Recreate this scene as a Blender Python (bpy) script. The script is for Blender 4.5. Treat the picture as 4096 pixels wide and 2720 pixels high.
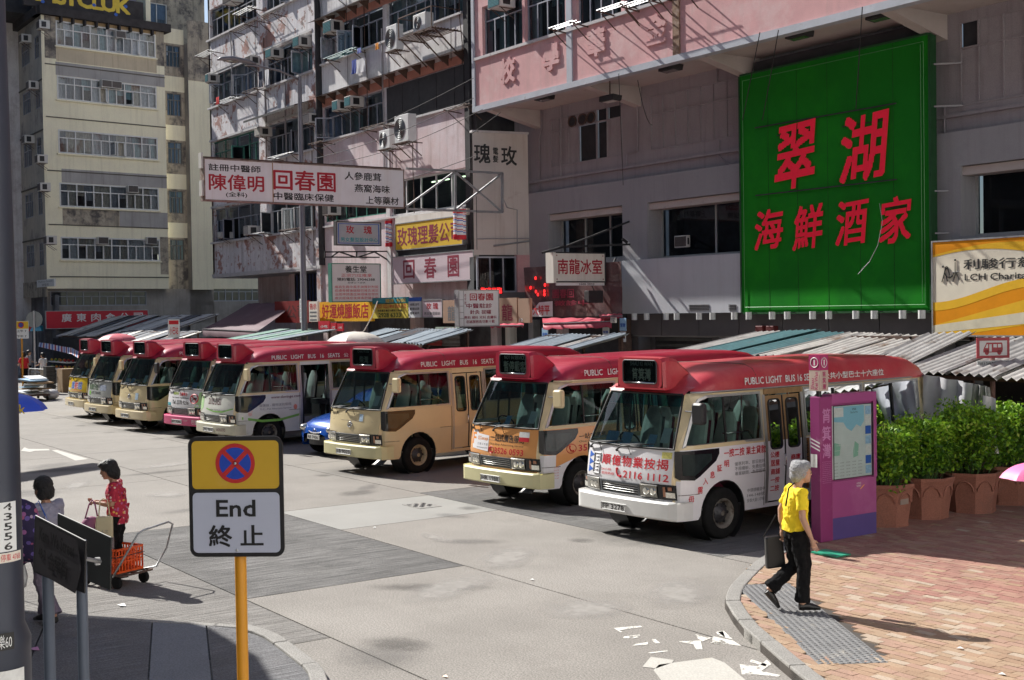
import bpy,math,random
import numpy as np
from mathutils import Vector,Matrix
from mathutils.geometry import tessellate_polygon
random.seed(7)
R = math.radians
scene = bpy.context.scene
COL = scene.collection
for _o in list(bpy.data.objects): bpy.data.objects.remove(_o)
# ---------------------------------------------------------------- camera, sky, sun, exposure
# World axes: X runs along the shop fronts (to the right), Y runs into them, Z is up, metres.
F_PX,W_PX,H_PX = 5046.4,4096.0,2720.0
PITCH,ROLL,CAM_Z,YAW = 0.02288,-0.01555,3.307,R(55)
_rot = Matrix.Rotation(YAW,3,'Z')
_fw = _rot @ Vector((0,math.cos(PITCH),-math.sin(PITCH)))
_up = _rot @ Vector((0,math.sin(PITCH),math.cos(PITCH)))
_rt = _rot @ Vector((1,0,0))
_c,_s = math.cos(ROLL),math.sin(ROLL)
RT,UP,FW = _c*_rt + _s*_up,-_s*_rt + _c*_up,_fw
CAM = Vector((0,0,CAM_Z))
cam = bpy.data.cameras.new('camera'); camo = bpy.data.objects.new('camera',cam); COL.objects.link(camo)
cam.sensor_width = 36; cam.lens = F_PX/W_PX*36; cam.clip_end = 2000
camo.matrix_world = Matrix(((RT.x,UP.x,-FW.x,0),(RT.y,UP.y,-FW.y,0),(RT.z,UP.z,-FW.z,CAM_Z),(0,0,0,1)))
scene.camera = camo
SUN_DIR = Vector((-0.975,-0.222,0)).normalized()      # horizontal direction towards the sun
SUN_EL = R(39.5)
world = bpy.data.worlds.new('World'); scene.world = world; world.use_nodes = True
_nt = world.node_tree
_sky = _nt.nodes.new('ShaderNodeTexSky'); _sky.sky_type = 'NISHITA'; _sky.sun_disc = False
_sky.sun_elevation = SUN_EL; _sky.sun_rotation = math.atan2(SUN_DIR.x,SUN_DIR.y)
_nt.links.new(_sky.outputs[0],_nt.nodes['Background'].inputs[0])
_nt.nodes['Background'].inputs[1].default_value = 0.08
_l = bpy.data.lights.new('sun','SUN'); _l.energy = 5.0; _l.angle = R(0.5); _l.color = (1,.965,.905)
sun = bpy.data.objects.new('sun',_l); COL.objects.link(sun)
_sd = Vector((SUN_DIR.x*math.cos(SUN_EL),SUN_DIR.y*math.cos(SUN_EL),math.sin(SUN_EL)))
sun.rotation_euler = _sd.to_track_quat('Z','Y').to_euler(); sun.location = (0,0,40)
scene.view_settings.view_transform = 'Standard'; scene.view_settings.look = 'None'
scene.view_settings.exposure = 0.62; scene.view_settings.gamma = 1
scene.view_settings.use_curve_mapping = False
scene.cycles.max_bounces = 7; scene.cycles.transparent_max_bounces = 24
scene.cycles.caustics_reflective = False; scene.cycles.caustics_refractive = False
# ---------------------------------------------------------------- reading the photograph: pixel -> ray -> point on a real plane
def cr(ox,oy,s): return lambda X,Y: (ox + X/s,oy + Y/s)
c1 = cr(0,0,1.2064); c2 = cr(800,0,1.12); c3 = cr(1850,0,1.12); c4 = cr(2850,0,1.081)
b1 = cr(200,1250,2.146); b2 = cr(1200,1300,1.9675); b3 = cr(2250,1300,1.65); b4 = cr(2850,1300,1.1043)
b5 = cr(0,1700,1.5375); b6 = cr(1150,1800,1.349); q1 = cr(820,0,2.306); q2 = cr(1260,0,2.24)
q3 = cr(820,640,2.119); q4 = cr(1280,640,2.0628); q5 = cr(2000,950,3.1357); q6 = cr(0,1100,2.8)
dd = cr(0,0,1/1.7348)
def ray(u,v): return RT*((u - W_PX/2)/F_PX) + UP*((H_PX/2 - v)/F_PX) + FW
def GP(u,v,z=0):
    w = ray(u,v); return CAM + w*((z - CAM_Z)/w.z)
class Frame:
    """a vertical reference plane: local x to the viewer's right, local y into the wall, z up"""
    def __init__(s,ox,oy,ang):
        s.M = Matrix.Translation((ox,oy,0)) @ Matrix.Rotation(ang,4,'Z'); s.I = s.M.inverted()
    def at(s,p,t=0):
        o = s.I @ CAM; d = s.I.to_3x3() @ ray(*p); k = (-t - o.y)/d.y; q = o + d*k
        return (q.x,q.z)
FAC = Frame(0,26,0)
# ---------------------------------------------------------------- materials
MATS = {}
def _noise(nt,scale,detail=4,rough=.6,co=None):
    n = nt.nodes.new('ShaderNodeTexNoise'); n.inputs['Scale'].default_value = scale
    n.inputs['Detail'].default_value = detail; n.inputs['Roughness'].default_value = rough
    if co is not None: nt.links.new(co,n.inputs['Vector'])
    return n
def _ramp(nt,src,lo,hi,a=(0,0,0,1),b=(1,1,1,1)):
    r = nt.nodes.new('ShaderNodeValToRGB'); r.color_ramp.elements[0].position = lo; r.color_ramp.elements[1].position = hi
    r.color_ramp.elements[0].color = a; r.color_ramp.elements[1].color = b
    nt.links.new(src,r.inputs[0]); return r
def _mix(nt,fac,a,b):
    m = nt.nodes.new('ShaderNodeMix'); m.data_type = 'RGBA'
    if isinstance(fac,float): m.inputs[0].default_value = fac
    else: nt.links.new(fac,m.inputs[0])
    for i,x in ((6,a),(7,b)):
        if isinstance(x,tuple): m.inputs[i].default_value = (*x[:3],1)
        else: nt.links.new(x,m.inputs[i])
    return m.outputs[2]
def mat(name,col,rough=.6,metal=0.0,vary=.12,vs=3.0,bump=0.0,bs=40.0,spots=None,streak=None,streak_amt=.5,coat=0.0,emit=None,estr=1.0,spec=.5,grain=0.0,gs=200.0,world_co=True):
    """procedural paint/stone/metal: base colour, broad variation, optional patches (spots: list of (colour, scale, lo, hi)), downward streaks, grain and bump"""
    if name in MATS: return MATS[name]
    m = bpy.data.materials.new(name); m.use_nodes = True; nt = m.node_tree; b = nt.nodes['Principled BSDF']
    if world_co:
        g = nt.nodes.new('ShaderNodeNewGeometry'); co = g.outputs['Position']
    else:
        g = nt.nodes.new('ShaderNodeTexCoord'); co = g.outputs['Object']
    c = (*col,1)
    out = None
    if vary > 0:
        n = _noise(nt,vs,5,.65,co)
        d = tuple(x*(1-vary) for x in col); l = tuple(min(1,x*(1+vary)) for x in col)
        out = _ramp(nt,n.outputs[0],.3,.7,(*d,1),(*l,1)).outputs[0]
    else: out = c
    for sp in (spots or []):
        n = _noise(nt,sp[1],6,.7,co); f = _ramp(nt,n.outputs[0],sp[2],sp[3]).outputs[0]
        out = _mix(nt,f,out,sp[0])
    if streak:
        mp = nt.nodes.new('ShaderNodeMapping'); mp.inputs['Scale'].default_value = (2.6,2.6,.16); nt.links.new(co,mp.inputs[0])
        n = _noise(nt,1.6,5,.7,mp.outputs[0]); f = _ramp(nt,n.outputs[0],.5,.78,(0,0,0,1),(streak_amt,)*3 + (1,)).outputs[0]
        out = _mix(nt,f,out,streak)
    if grain > 0:
        n = _noise(nt,gs,2,.6,co); f = _ramp(nt,n.outputs[0],.35,.65,(1-grain,)*3+(1,),(1+grain,)*3+(1,)).outputs[0]
        mm = nt.nodes.new('ShaderNodeMix'); mm.data_type = 'RGBA'; mm.blend_type = 'MULTIPLY'; mm.inputs[0].default_value = 1
        if isinstance(out,tuple): mm.inputs[6].default_value = out
        else: nt.links.new(out,mm.inputs[6])
        nt.links.new(f,mm.inputs[7]); out = mm.outputs[2]
    if isinstance(out,tuple): b.inputs['Base Color'].default_value = out
    else: nt.links.new(out,b.inputs['Base Color'])
    b.inputs['Roughness'].default_value = rough; b.inputs['Metallic'].default_value = metal
    b.inputs['Specular IOR Level'].default_value = spec
    if coat: b.inputs['Coat Weight'].default_value = coat; b.inputs['Coat Roughness'].default_value = .06
    if bump:
        n = _noise(nt,bs,4,.7,co); bp = nt.nodes.new('ShaderNodeBump'); bp.inputs['Strength'].default_value = bump; bp.inputs['Distance'].default_value = .02
        nt.links.new(n.outputs[0],bp.inputs['Height']); nt.links.new(bp.outputs[0],b.inputs['Normal'])
    if emit: b.inputs['Emission Color'].default_value = (*emit,1); b.inputs['Emission Strength'].default_value = estr
    MATS[name] = m; m.diffuse_color = c
    return m
def glass(name,tint=(.75,.85,.82),refl=.25,rough=.02):
    if name in MATS: return MATS[name]
    m = bpy.data.materials.new(name); m.use_nodes = True; nt = m.node_tree
    for n in list(nt.nodes): nt.nodes.remove(n)
    o = nt.nodes.new('ShaderNodeOutputMaterial'); t = nt.nodes.new('ShaderNodeBsdfTransparent'); t.inputs[0].default_value = (*tint,1)
    g = nt.nodes.new('ShaderNodeBsdfGlossy'); g.inputs['Roughness'].default_value = rough; g.inputs[0].default_value = (.9,.95,1,1)
    lw = nt.nodes.new('ShaderNodeLayerWeight'); lw.inputs[0].default_value = refl
    mx = nt.nodes.new('ShaderNodeMixShader'); nt.links.new(lw.outputs['Fresnel'],mx.inputs[0])
    nt.links.new(t.outputs[0],mx.inputs[1]); nt.links.new(g.outputs[0],mx.inputs[2]); nt.links.new(mx.outputs[0],o.inputs[0])
    MATS[name] = m; return m
# ---------------------------------------------------------------- objects
WM = {}
def _link(o,parent,M):
    COL.objects.link(o)
    if parent is not None: o.parent = parent
    WM[o.name] = (WM[parent.name] if parent is not None else Matrix.Identity(4)) @ M
    return o
def tag(o,label=None,cat=None,group=None,kind=None):
    if label: o['label'] = label
    if cat: o['category'] = cat
    if group: o['group'] = group
    if kind: o['kind'] = kind
    return o
def thing(name,label,cat,loc=(0,0,0),rz=0.0,group=None,kind=None,parent=None):
    o = bpy.data.objects.new(name,None); o.empty_display_size = .3
    o.location = loc; o.rotation_euler = (0,0,rz)
    _link(o,parent,Matrix.Translation(loc) @ Matrix.Rotation(rz,4,'Z'))
    return tag(o,label,cat,group,kind)
def frame_thing(name,label,cat,fr,x,y,z,group=None):
    """an Empty standing at frame coordinates (x, y, z)"""
    p = fr.M @ Vector((x,y,z)); a = math.atan2(fr.M[1][0],fr.M[0][0])
    return thing(name,label,cat,tuple(p),a,group)
class MB:
    def __init__(s): s.v = []; s.f = []; s.m = []; s.mi = 0
    def add(s,vs,fs):
        k = len(s.v); s.v += [tuple(p) for p in vs]; s.f += [tuple(i+k for i in f) for f in fs]; s.m += [s.mi]*len(fs); return s
    def box(s,x0,x1,y0,y1,z0,z1):
        if x0 > x1: x0,x1 = x1,x0
        if y0 > y1: y0,y1 = y1,y0
        if z0 > z1: z0,z1 = z1,z0
        return s.add([(x0,y0,z0),(x1,y0,z0),(x1,y1,z0),(x0,y1,z0),(x0,y0,z1),(x1,y0,z1),(x1,y1,z1),(x0,y1,z1)],
                     [(0,3,2,1),(4,5,6,7),(0,1,5,4),(1,2,6,5),(2,3,7,6),(3,0,4,7)])
    def bar(s,p,q,w=.03,h=None):
        p,q = Vector(p),Vector(q); d = (q-p).normalized(); h = h or w
        a = Vector((0,0,1)) if abs(d.z) < .9 else Vector((0,1,0))
        x = d.cross(a).normalized(); y = x.cross(d).normalized(); x *= w/2; y *= h/2
        vs = [p-x-y,p+x-y,p+x+y,p-x+y,q-x-y,q+x-y,q+x+y,q-x+y]
        return s.add(vs,[(0,3,2,1),(4,5,6,7),(0,1,5,4),(1,2,6,5),(2,3,7,6),(3,0,4,7)])
    def tube(s,pts,r,n=8,cap=True,closed=False):
        pts = [Vector(p) for p in pts]; rs = r if isinstance(r,(list,tuple)) else [r]*len(pts)
        k = len(s.v); N = len(pts); ref = None
        for i,p in enumerate(pts):
            d = (pts[(i+1) % N] - pts[i-1]) if (closed or 0 < i < N-1) else ((pts[1]-pts[0]) if i == 0 else (pts[-1]-pts[-2]))
            d = d.normalized()
            if ref is None: ref = Vector((0,0,1)) if abs(d.z) < .9 else Vector((1,0,0))
            x = d.cross(ref).normalized(); y = x.cross(d).normalized(); ref = y
            rr = rs[i]; rx,ry = rr if isinstance(rr,tuple) else (rr,rr)
            for j in range(n):
                a = 2*math.pi*j/n; s.v.append(tuple(p + x*math.cos(a)*rx + y*math.sin(a)*ry))
        for i in range(N if closed else N-1):
            for j in range(n):
                a,b = k+i*n,k+((i+1) % N)*n
                s.f.append((a+j,a+(j+1) % n,b+(j+1) % n,b+j)); s.m.append(s.mi)
        if cap and not closed:
            s.f.append(tuple(k+j for j in reversed(range(n)))); s.f.append(tuple(k+(N-1)*n+j for j in range(n))); s.m += [s.mi]*2
        return s
    def cyl(s,p,q,r,n=12): return s.tube([p,q],r,n)
    def poly(s,pts): return s.add(pts,[tuple(range(len(pts)))])
    def prism(s,pts,d):
        """closed outline of 3D points pushed along the vector d"""
        n = len(pts); pts = [Vector(p) for p in pts]; d = Vector(d)
        return s.add(pts + [p+d for p in pts],[tuple(reversed(range(n))),tuple(range(n,2*n))] + [(i,(i+1) % n,n+(i+1) % n,n+i) for i in range(n)])
    def lathe(s,prof,n=20,M=None,cap=False):
        """profile of (r, h) turned about z"""
        M = M or Matrix.Identity(4); k = len(s.v); P = len(prof)
        for r,h in prof:
            for j in range(n):
                a = 2*math.pi*j/n; s.v.append(tuple(M @ Vector((r*math.cos(a),r*math.sin(a),h))))
        for i in range(P-1):
            for j in range(n): s.f.append((k+i*n+j,k+i*n+(j+1) % n,k+(i+1)*n+(j+1) % n,k+(i+1)*n+j)); s.m.append(s.mi)
        if cap:
            s.f.append(tuple(k+j for j in reversed(range(n)))); s.f.append(tuple(k+(P-1)*n+j for j in range(n))); s.m += [s.mi]*2
        return s
    def grid(s,rows):
        """rows of 3D points, same length, skinned into quads"""
        k = len(s.v); n = len(rows[0])
        for r in rows: s.v += [tuple(p) for p in r]
        for i in range(len(rows)-1):
            for j in range(n-1): s.f.append((k+i*n+j,k+i*n+j+1,k+(i+1)*n+j+1,k+(i+1)*n+j)); s.m.append(s.mi)
        return s
    def ball(s,c,r,n=10,k=6):
        rx,ry,rz = r if isinstance(r,tuple) else (r,r,r); c = Vector(c)
        return s.add([c+Vector((rx*math.sin(math.pi*i/k)*math.cos(2*math.pi*j/n),ry*math.sin(math.pi*i/k)*math.sin(2*math.pi*j/n),rz*math.cos(math.pi*i/k))) for i in range(k+1) for j in range(n)],
                     [(i*n+j,(i+1)*n+j,(i+1)*n+(j+1) % n,i*n+(j+1) % n) for i in range(k) for j in range(n)])
    def mesh(s,name,mats,smooth=False,fn=None):
        me = bpy.data.meshes.new(name); me.from_pydata([fn(Vector(p)) for p in s.v] if fn else s.v,[],s.f)
        for m in (mats if isinstance(mats,(list,tuple)) else [mats]): me.materials.append(m)
        if any(s.m): me.polygons.foreach_set('material_index',s.m)
        if smooth is True: me.polygons.foreach_set('use_smooth',[True]*len(me.polygons))
        me.update(); return me
    def build(s,name,mats,parent=None,M=None,smooth=False,bevel=0,loc=None,rz=0,auto=None,**kw):
        """link as ONE object. M: matrix from the coordinates used here to world (else they are local to the parent)"""
        fn = None
        if M is not None:
            T = ((WM[parent.name].inverted() if parent is not None else Matrix.Identity(4)) @ M)
            if parent is None and loc is None and s.v:
                # origin of a single-mesh thing at its base centre
                ws = [T @ Vector(p) for p in s.v]; lo = Vector((min(p.x for p in ws),min(p.y for p in ws),min(p.z for p in ws))); hi = Vector((max(p.x for p in ws),max(p.y for p in ws),0))
                loc = ((lo.x+hi.x)/2,(lo.y+hi.y)/2,lo.z); T = Matrix.Translation(-Vector(loc)) @ T
            fn = lambda p: tuple(T @ p)
        me = s.mesh(name,mats,smooth,fn)
        o = bpy.data.objects.new(name,me); L = loc or (0,0,0); o.location = L; o.rotation_euler = (0,0,rz)
        _link(o,parent,Matrix.Translation(L) @ Matrix.Rotation(rz,4,'Z'))
        if smooth == 'auto':
            me.polygons.foreach_set('use_smooth',[True]*len(me.polygons))
            me.set_sharp_from_angle(angle=R(38))
        if bevel:
            b = o.modifiers.new('b','BEVEL'); b.width = bevel; b.segments = 2; b.limit_method = 'ANGLE'; b.angle_limit = R(40)
        return tag(o,**kw)
def put(name,me,parent=None,loc=(0,0,0),rot=(0,0,0),scale=None,**kw):
    o = bpy.data.objects.new(name,me); o.location = loc; o.rotation_euler = rot
    if scale: o.scale = scale
    _link(o,parent,Matrix.Translation(loc) @ Matrix.Rotation(rot[2],4,'Z'))
    return tag(o,**kw)
def kids(o): return [c for c in COL.objects if c.parent == o]
# ---------------------------------------------------------------- lettering
_TX = {}
def glyphs(body,bold=0.0,spacing=1.0,shear=0.0,line=1.0,align='LEFT'):
    """outline of a text as flat faces in the unit box; bold strokes are thickened on a fine grid so that close strokes never cancel"""
    k = (body,bold,spacing,shear,line,align)
    if k in _TX: return _TX[k]
    t = bpy.data.curves.new('t','FONT'); t.body = body; t.size = 1; t.space_character = spacing; t.shear = shear
    t.space_line = line; t.align_x = align; t.resolution_u = 2
    ob = bpy.data.objects.new('t',t); me = ob.to_mesh()
    vs = [(v.co.x,v.co.y) for v in me.vertices]; fs = [tuple(p.vertices) for p in me.polygons]
    ob.to_mesh_clear(); bpy.data.objects.remove(ob); bpy.data.curves.remove(t)
    if bold > .004:
        x0 = min(v[0] for v in vs); x1 = max(v[0] for v in vs); y0 = min(v[1] for v in vs); y1 = max(v[1] for v in vs)
        N = 96 if bold > .03 and len(body) < 3 else 56; rad = max(1,bold*N); pad = int(rad)+2
        Wd,Ht = int((x1-x0)*N)+2*pad+2,int((y1-y0)*N)+2*pad+2; im = np.zeros((Ht,Wd),bool)
        P = np.array(vs); P = (P-[x0,y0])*N+pad
        for f in fs:
            for q in range(1,len(f)-1):
                a,b,c = P[f[0]],P[f[q]],P[f[q+1]]
                lx,hx = int(min(a[0],b[0],c[0])),int(max(a[0],b[0],c[0]))+1; ly,hy = int(min(a[1],b[1],c[1])),int(max(a[1],b[1],c[1]))+1
                X,Y = np.meshgrid(np.arange(lx,hx+1)+.5,np.arange(ly,hy+1)+.5)
                d = (b[0]-a[0])*(c[1]-a[1])-(b[1]-a[1])*(c[0]-a[0])
                if abs(d) < 1e-9: continue
                s = 1 if d > 0 else -1
                e = lambda p,r: s*((r[0]-p[0])*(Y-p[1])-(r[1]-p[1])*(X-p[0])) >= -.001
                im[ly:hy+1,lx:hx+1] |= e(a,b) & e(b,c) & e(c,a)
        out = im.copy(); R0 = int(rad)
        for dy in range(-R0,R0+1):
            for dx in range(-R0,R0+1):
                if (dx or dy) and dx*dx+dy*dy <= rad*rad+.3: out |= np.roll(np.roll(im,dy,0),dx,1)
        vs,fs,open_ = [],[],{}
        for r in range(Ht+1):
            runs = []
            if r < Ht:
                z = np.flatnonzero(np.diff(np.concatenate(([0],out[r].astype(np.int8),[0])))); runs = list(zip(z[::2],z[1::2]))
            S = set(runs)
            for q in [q for q in open_ if q not in S]:
                b0 = open_.pop(q); n = len(vs); vs += [(q[0],b0),(q[1],b0),(q[1],r),(q[0],r)]; fs.append((n,n+1,n+2,n+3))
            for q in runs: open_.setdefault(q,r)
    x0 = min(v[0] for v in vs); x1 = max(v[0] for v in vs); y0 = min(v[1] for v in vs); y1 = max(v[1] for v in vs)
    _TX[k] = ([((a-x0)/(x1-x0),(b-y0)/(y1-y0)) for a,b in vs],fs,(x1-x0)/(y1-y0)); return _TX[k]
def letter(mb,body,fn,x0,x1,y0,y1,bold=.01,**kw):
    """write body into the rectangle; fn maps (x, y) to a 3D point on the surface"""
    vs,fs,asp = glyphs(body,bold,**kw)
    if x1 is None: x1 = x0 + (y1-y0)*asp
    return mb.add([fn(x0+(x1-x0)*a,y0+(y1-y0)*b) for a,b in vs],fs)
def lettering(body,mt,parent,fn,x0,x1,y0,y1,bold=.01,M=None,name='lettering',**kw):
    m = MB(); letter(m,body,fn,x0,x1,y0,y1,bold*.5,**kw); return m.build(name,mt,parent,M)
def tri2d(outline,holes=()):
    """flat polygon with holes -> verts, tris"""
    loops = [outline] + list(holes); vs = [p for l in loops for p in l]
    t = tessellate_polygon([[Vector((p[0],p[1],0)) for p in l] for l in loops])
    return vs,[tuple(x) for x in t]
def rect(x0,z0,x1,z1): return [(x0,z0),(x1,z0),(x1,z1),(x0,z1)]
# ---------------------------------------------------------------- red minibuses
CREAM = mat('cream_paint',(.72,.60,.36),.3,vary=.06,vs=1.2,coat=.4,spots=[((.40,.33,.2),3.2,.66,.8)])
CREAM2 = mat('pale_bumper_paint',(.66,.62,.36),.4,vary=.06,vs=2,spots=[((.4,.37,.25),5,.66,.75)])
WHITE = mat('white_vinyl',(.84,.83,.85),.32,vary=.03,coat=.3,spots=[((.6,.58,.55),2.5,.66,.85)])
OFFW = mat('offwhite_paint',(.72,.73,.67),.4,vary=.05,coat=.2,spots=[((.42,.40,.33),2.6,.6,.8)])
YELLOWV = mat('yellow_vinyl',(.78,.55,.03),.35,vary=.05,coat=.3)
ORANGEV = mat('orange_vinyl',(.82,.38,.13),.35,vary=.04,coat=.3)
GREENV = mat('green_vinyl',(.22,.5,.1),.35,vary=.04)
PINKV = mat('pink_vinyl',(.68,.08,.22),.35,vary=.04)
SILV = mat('silver_paint',(.50,.52,.50),.35,.2,vary=.05)
REDP = mat('roof_red_paint',(.40,.010,.040),.36,vary=.1,vs=1.1,coat=.35,spots=[((.43,.035,.06),1.4,.5,.8),((.26,.02,.03),4,.62,.72)])
REDP2 = mat('faded_red_paint',(.46,.03,.045),.42,vary=.1,vs=1.1,coat=.25,spots=[((.52,.09,.09),1.2,.42,.7),((.28,.03,.03),4,.62,.72)])
BLACKR = mat('black_rubber',(.012,.012,.012),.55,vary=0)
BLACKG = mat('black_gloss',(.01,.01,.012),.2,vary=0,spec=.4,coat=.1)
BLKPLASTIC = mat('black_plastic',(.02,.02,.022),.4,vary=0)
TYRE = mat('tyre_rubber',(.014,.014,.014),.9,spec=.2,vary=.3,vs=9,bump=.3,bs=60)
HUBCREAM = mat('cream_hub',(.42,.35,.22),.5,vary=.15,vs=9,spots=[((.10,.08,.06),12,.55,.7)])
HUBGREY = mat('rusty_grey_hub',(.22,.20,.17),.55,.3,vary=.2,vs=9,spots=[((.07,.045,.03),10,.48,.65)])
ALU = mat('aluminium_trim',(.48,.48,.47),.38,.7,vary=.08,vs=5)
CHROME = mat('chrome',(.75,.75,.77),.12,1,vary=0)
DARKM = mat('dark_metal',(.05,.05,.055),.5,.4,vary=.2,vs=6)
LAMP = mat('headlamp_lens',(.24,.23,.20),.12,.5,vary=.25,vs=14,coat=1)
LAMPR = mat('headlamp_reflector',(.75,.74,.68),.15,.9,vary=.2,vs=20,coat=1)
AMBER = mat('amber_lens',(.33,.12,.05),.15,vary=.1,vs=20,coat=1)
PLATEW = mat('plate_white',(.72,.72,.70),.45,vary=.05)
PLATEB = mat('plate_black',(.015,.015,.015),.5,vary=0)
GLASSW = glass('windscreen_glass',(.66,.86,.84),.30)
GLASSB = glass('tinted_glass',(.50,.62,.58),.25)
GLASSD = glass('dark_side_glass',(.22,.29,.28),.22)
TINTBAND = glass('teal_sunband',(.10,.55,.62),.32)
SEATW = mat('seat_cover_white',(.66,.72,.70),.8,vary=.08,vs=6,bump=.3,bs=12)
SEATM = mat('seat_vinyl_maroon',(.14,.015,.04),.5,vary=.1)
SEATG = mat('seat_vinyl_grey',(.06,.06,.065),.6,vary=.1)
FLOORM = mat('cabin_floor',(.04,.04,.042),.8,vary=.2)
LETW = mat('letter_white',(.75,.74,.72),.5,vary=0)
LETR = mat('letter_red',(.60,.015,.03),.5,vary=0)
LETK = mat('letter_black',(.02,.02,.02),.5,vary=0)
LETG = mat('letter_grey',(.18,.18,.19),.5,vary=0)
LETBL = mat('letter_blue',(.03,.12,.5),.5,vary=0)
LETGR = mat('letter_green',(.06,.28,.08),.5,vary=0)
LETBR = mat('letter_maroon',(.13,.03,.05),.5,vary=0)
SCREEN = mat('blind_black',(.012,.018,.022),.25,vary=0)
PAPER = mat('paper_white',(.75,.76,.74),.7,vary=.1,vs=30)
PAPERB = mat('paper_blue',(.35,.55,.75),.7,vary=.2,vs=30)
RUSTB = mat('rust_brown',(.16,.075,.035),.8,vary=.3,vs=9)
_RZ = [(.30,.97),(.36,.985),(.62,1.0),(.9,1.02),(1.33,1.01),(1.7,.975),(2.06,.945),(2.13,.945),(2.4,.9)]
def _lerp(tab,z):
    if z <= tab[0][0]: return tab[0][1]
    for (a,p),(b,q) in zip(tab,tab[1:]):
        if z <= b: return p+(q-p)*(z-a)/(b-a)
    return tab[-1][1]
def side_y(x,z):
    xf = -.24 if z < 1.33 else -.24-(z-1.33)/.76*.35
    g0 = .885 if z < 1.33 else .885-(z-1.33)/.76*.08
    d = xf-x; g = 1.0 if d >= .36 else g0+(1-g0)*math.sqrt(max(0,1-((.36-max(d,0))/.36)**2))
    if x < -5.7: g *= 1-.10*((-5.7-x)/.5)**2
    return _lerp(_RZ,z)*g
def front_x(y,z):
    b = _lerp([(.4,-.13),(.62,-.10),(.9,-.075),(1.33,-.14),(2.09,-.51),(2.2,-.57)],z)
    return b - .10*(abs(y)/.89)**2.6
def SL(x,z,e=0.0): return (x,side_y(x,z)+e,z)
def SR(x,z,e=0.0): return (x,-side_y(x,z)-e,z)
def FR(y,z,e=0.0): return (front_x(y,z)+e,y,z)
def fw(z): return _lerp([(.36,.87),(1.33,.89),(2.09,.765),(2.2,.75)],z)
def arch(cx,r=.46,zb=.36,n=14):
    return [(cx+r*math.cos(a),.39+r*math.sin(a)) for a in [math.pi*i/n for i in range(n+1)]]
W1 = [(-.36,1.385),(-1.93,1.385),(-1.93,2.045),(-.84,2.045),(-.70,2.00),(-.64,1.93)]
W3 = rect(-4.37,1.385,-2.96,2.06); W4 = rect(-5.88,1.385,-4.45,2.06)
W1R = [(-.36,1.385),(-1.45,1.385),(-1.45,2.045),(-.84,2.045),(-.70,2.00),(-.64,1.93)]; W2R = rect(-2.95,1.385,-1.52,2.06)
DOOR = rect(-2.86,.42,-2.05,2.03)
FA,RA = -1.10,-4.30
def _bisect(vs,fs,zs,xs):
    import bmesh
    bm = bmesh.new(); V = [bm.verts.new((a,b,0)) for a,b in vs]
    for f in fs:
        try: bm.faces.new([V[i] for i in f])
        except ValueError: pass
    for z in zs: bmesh.ops.bisect_plane(bm,geom=bm.verts[:]+bm.edges[:]+bm.faces[:],plane_co=(0,z,0),plane_no=(0,1,0))
    for x in xs: bmesh.ops.bisect_plane(bm,geom=bm.verts[:]+bm.edges[:]+bm.faces[:],plane_co=(x,0,0),plane_no=(1,0,0))
    bm.verts.index_update()
    r = [(v.co.x,v.co.y) for v in bm.verts],[tuple(v.index for v in f.verts) for f in bm.faces]
    bm.free(); return r
_SIDE = {}
def side_data(left):
    if left not in _SIDE:
        out = [(-.24,.33),] + [(-.24,.62),(-.24,1.33),(-.59,2.10),(-6.16,2.10),(-6.16,.45)]
        out += [(RA-.46,.39)] + [(x,z) for x,z in reversed(arch(RA))][1:] + [(RA+.46,.36),(FA-.46,.36)] + [(x,z) for x,z in reversed(arch(FA))] + [(FA+.50,.33)]
        holes = [W1,DOOR,W3,W4] if left else [W1R,W2R,W3,W4]
        vs,fs = tri2d(out,holes)
        _SIDE[left] = _bisect(vs,fs,(.62,.9,1.33,1.7,2.06),(-.28,-.33,-.4,-.5,-.6,-.95,-5.7,-5.9,-6.05))
    return _SIDE[left]
QX = (-.28,-.33,-.4,-.5,-.6,-.75,-.9)
def frame_loop(mb,pts,fn,w=.028,t=.012):
    """flat moulding following a closed outline on the side of the body"""
    n = len(pts); cx = sum(p[0] for p in pts)/n; cz = sum(p[1] for p in pts)/n
    def off(k):
        res = []
        for i in range(n):
            a,b,c = Vector(pts[i-1]),Vector(pts[i]),Vector(pts[(i+1) % n])
            d1 = (b-a).normalized(); d2 = (c-b).normalized(); n1 = Vector((d1.y,-d1.x)); n2 = Vector((d2.y,-d2.x))
            m = (n1+n2).normalized(); s = 1/max(.4,m.dot(n1)); q = b+m*k*s
            res.append(q)
        return res
    A,B = off(w),off(-w*.25)
    if (A[0]-Vector((cx,cz))).length < (B[0]-Vector((cx,cz))).length: A,B = off(-w),off(w*.25)
    k = len(mb.v)
    for i in range(n):
        mb.v += [fn(A[i].x,A[i].y,0),fn(A[i].x,A[i].y,t),fn(B[i].x,B[i].y,t),fn(B[i].x,B[i].y,-t)]
    for i in range(n):
        j = (i+1) % n
        for q in range(3): mb.f.append((k+4*i+q,k+4*j+q,k+4*j+q+1,k+4*i+q+1)); mb.m.append(mb.mi)
def rounded(x0,z0,x1,z1,r,n=4):
    if x0 > x1: x0,x1 = x1,x0
    o = []
    for cx,cz,a0 in ((x1-r,z0+r,-90),(x1-r,z1-r,0),(x0+r,z1-r,90),(x0+r,z0+r,180)):
        o += [(cx+r*math.cos(R(a0+90*i/n)),cz+r*math.sin(R(a0+90*i/n))) for i in range(n+1)]
    return o
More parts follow.
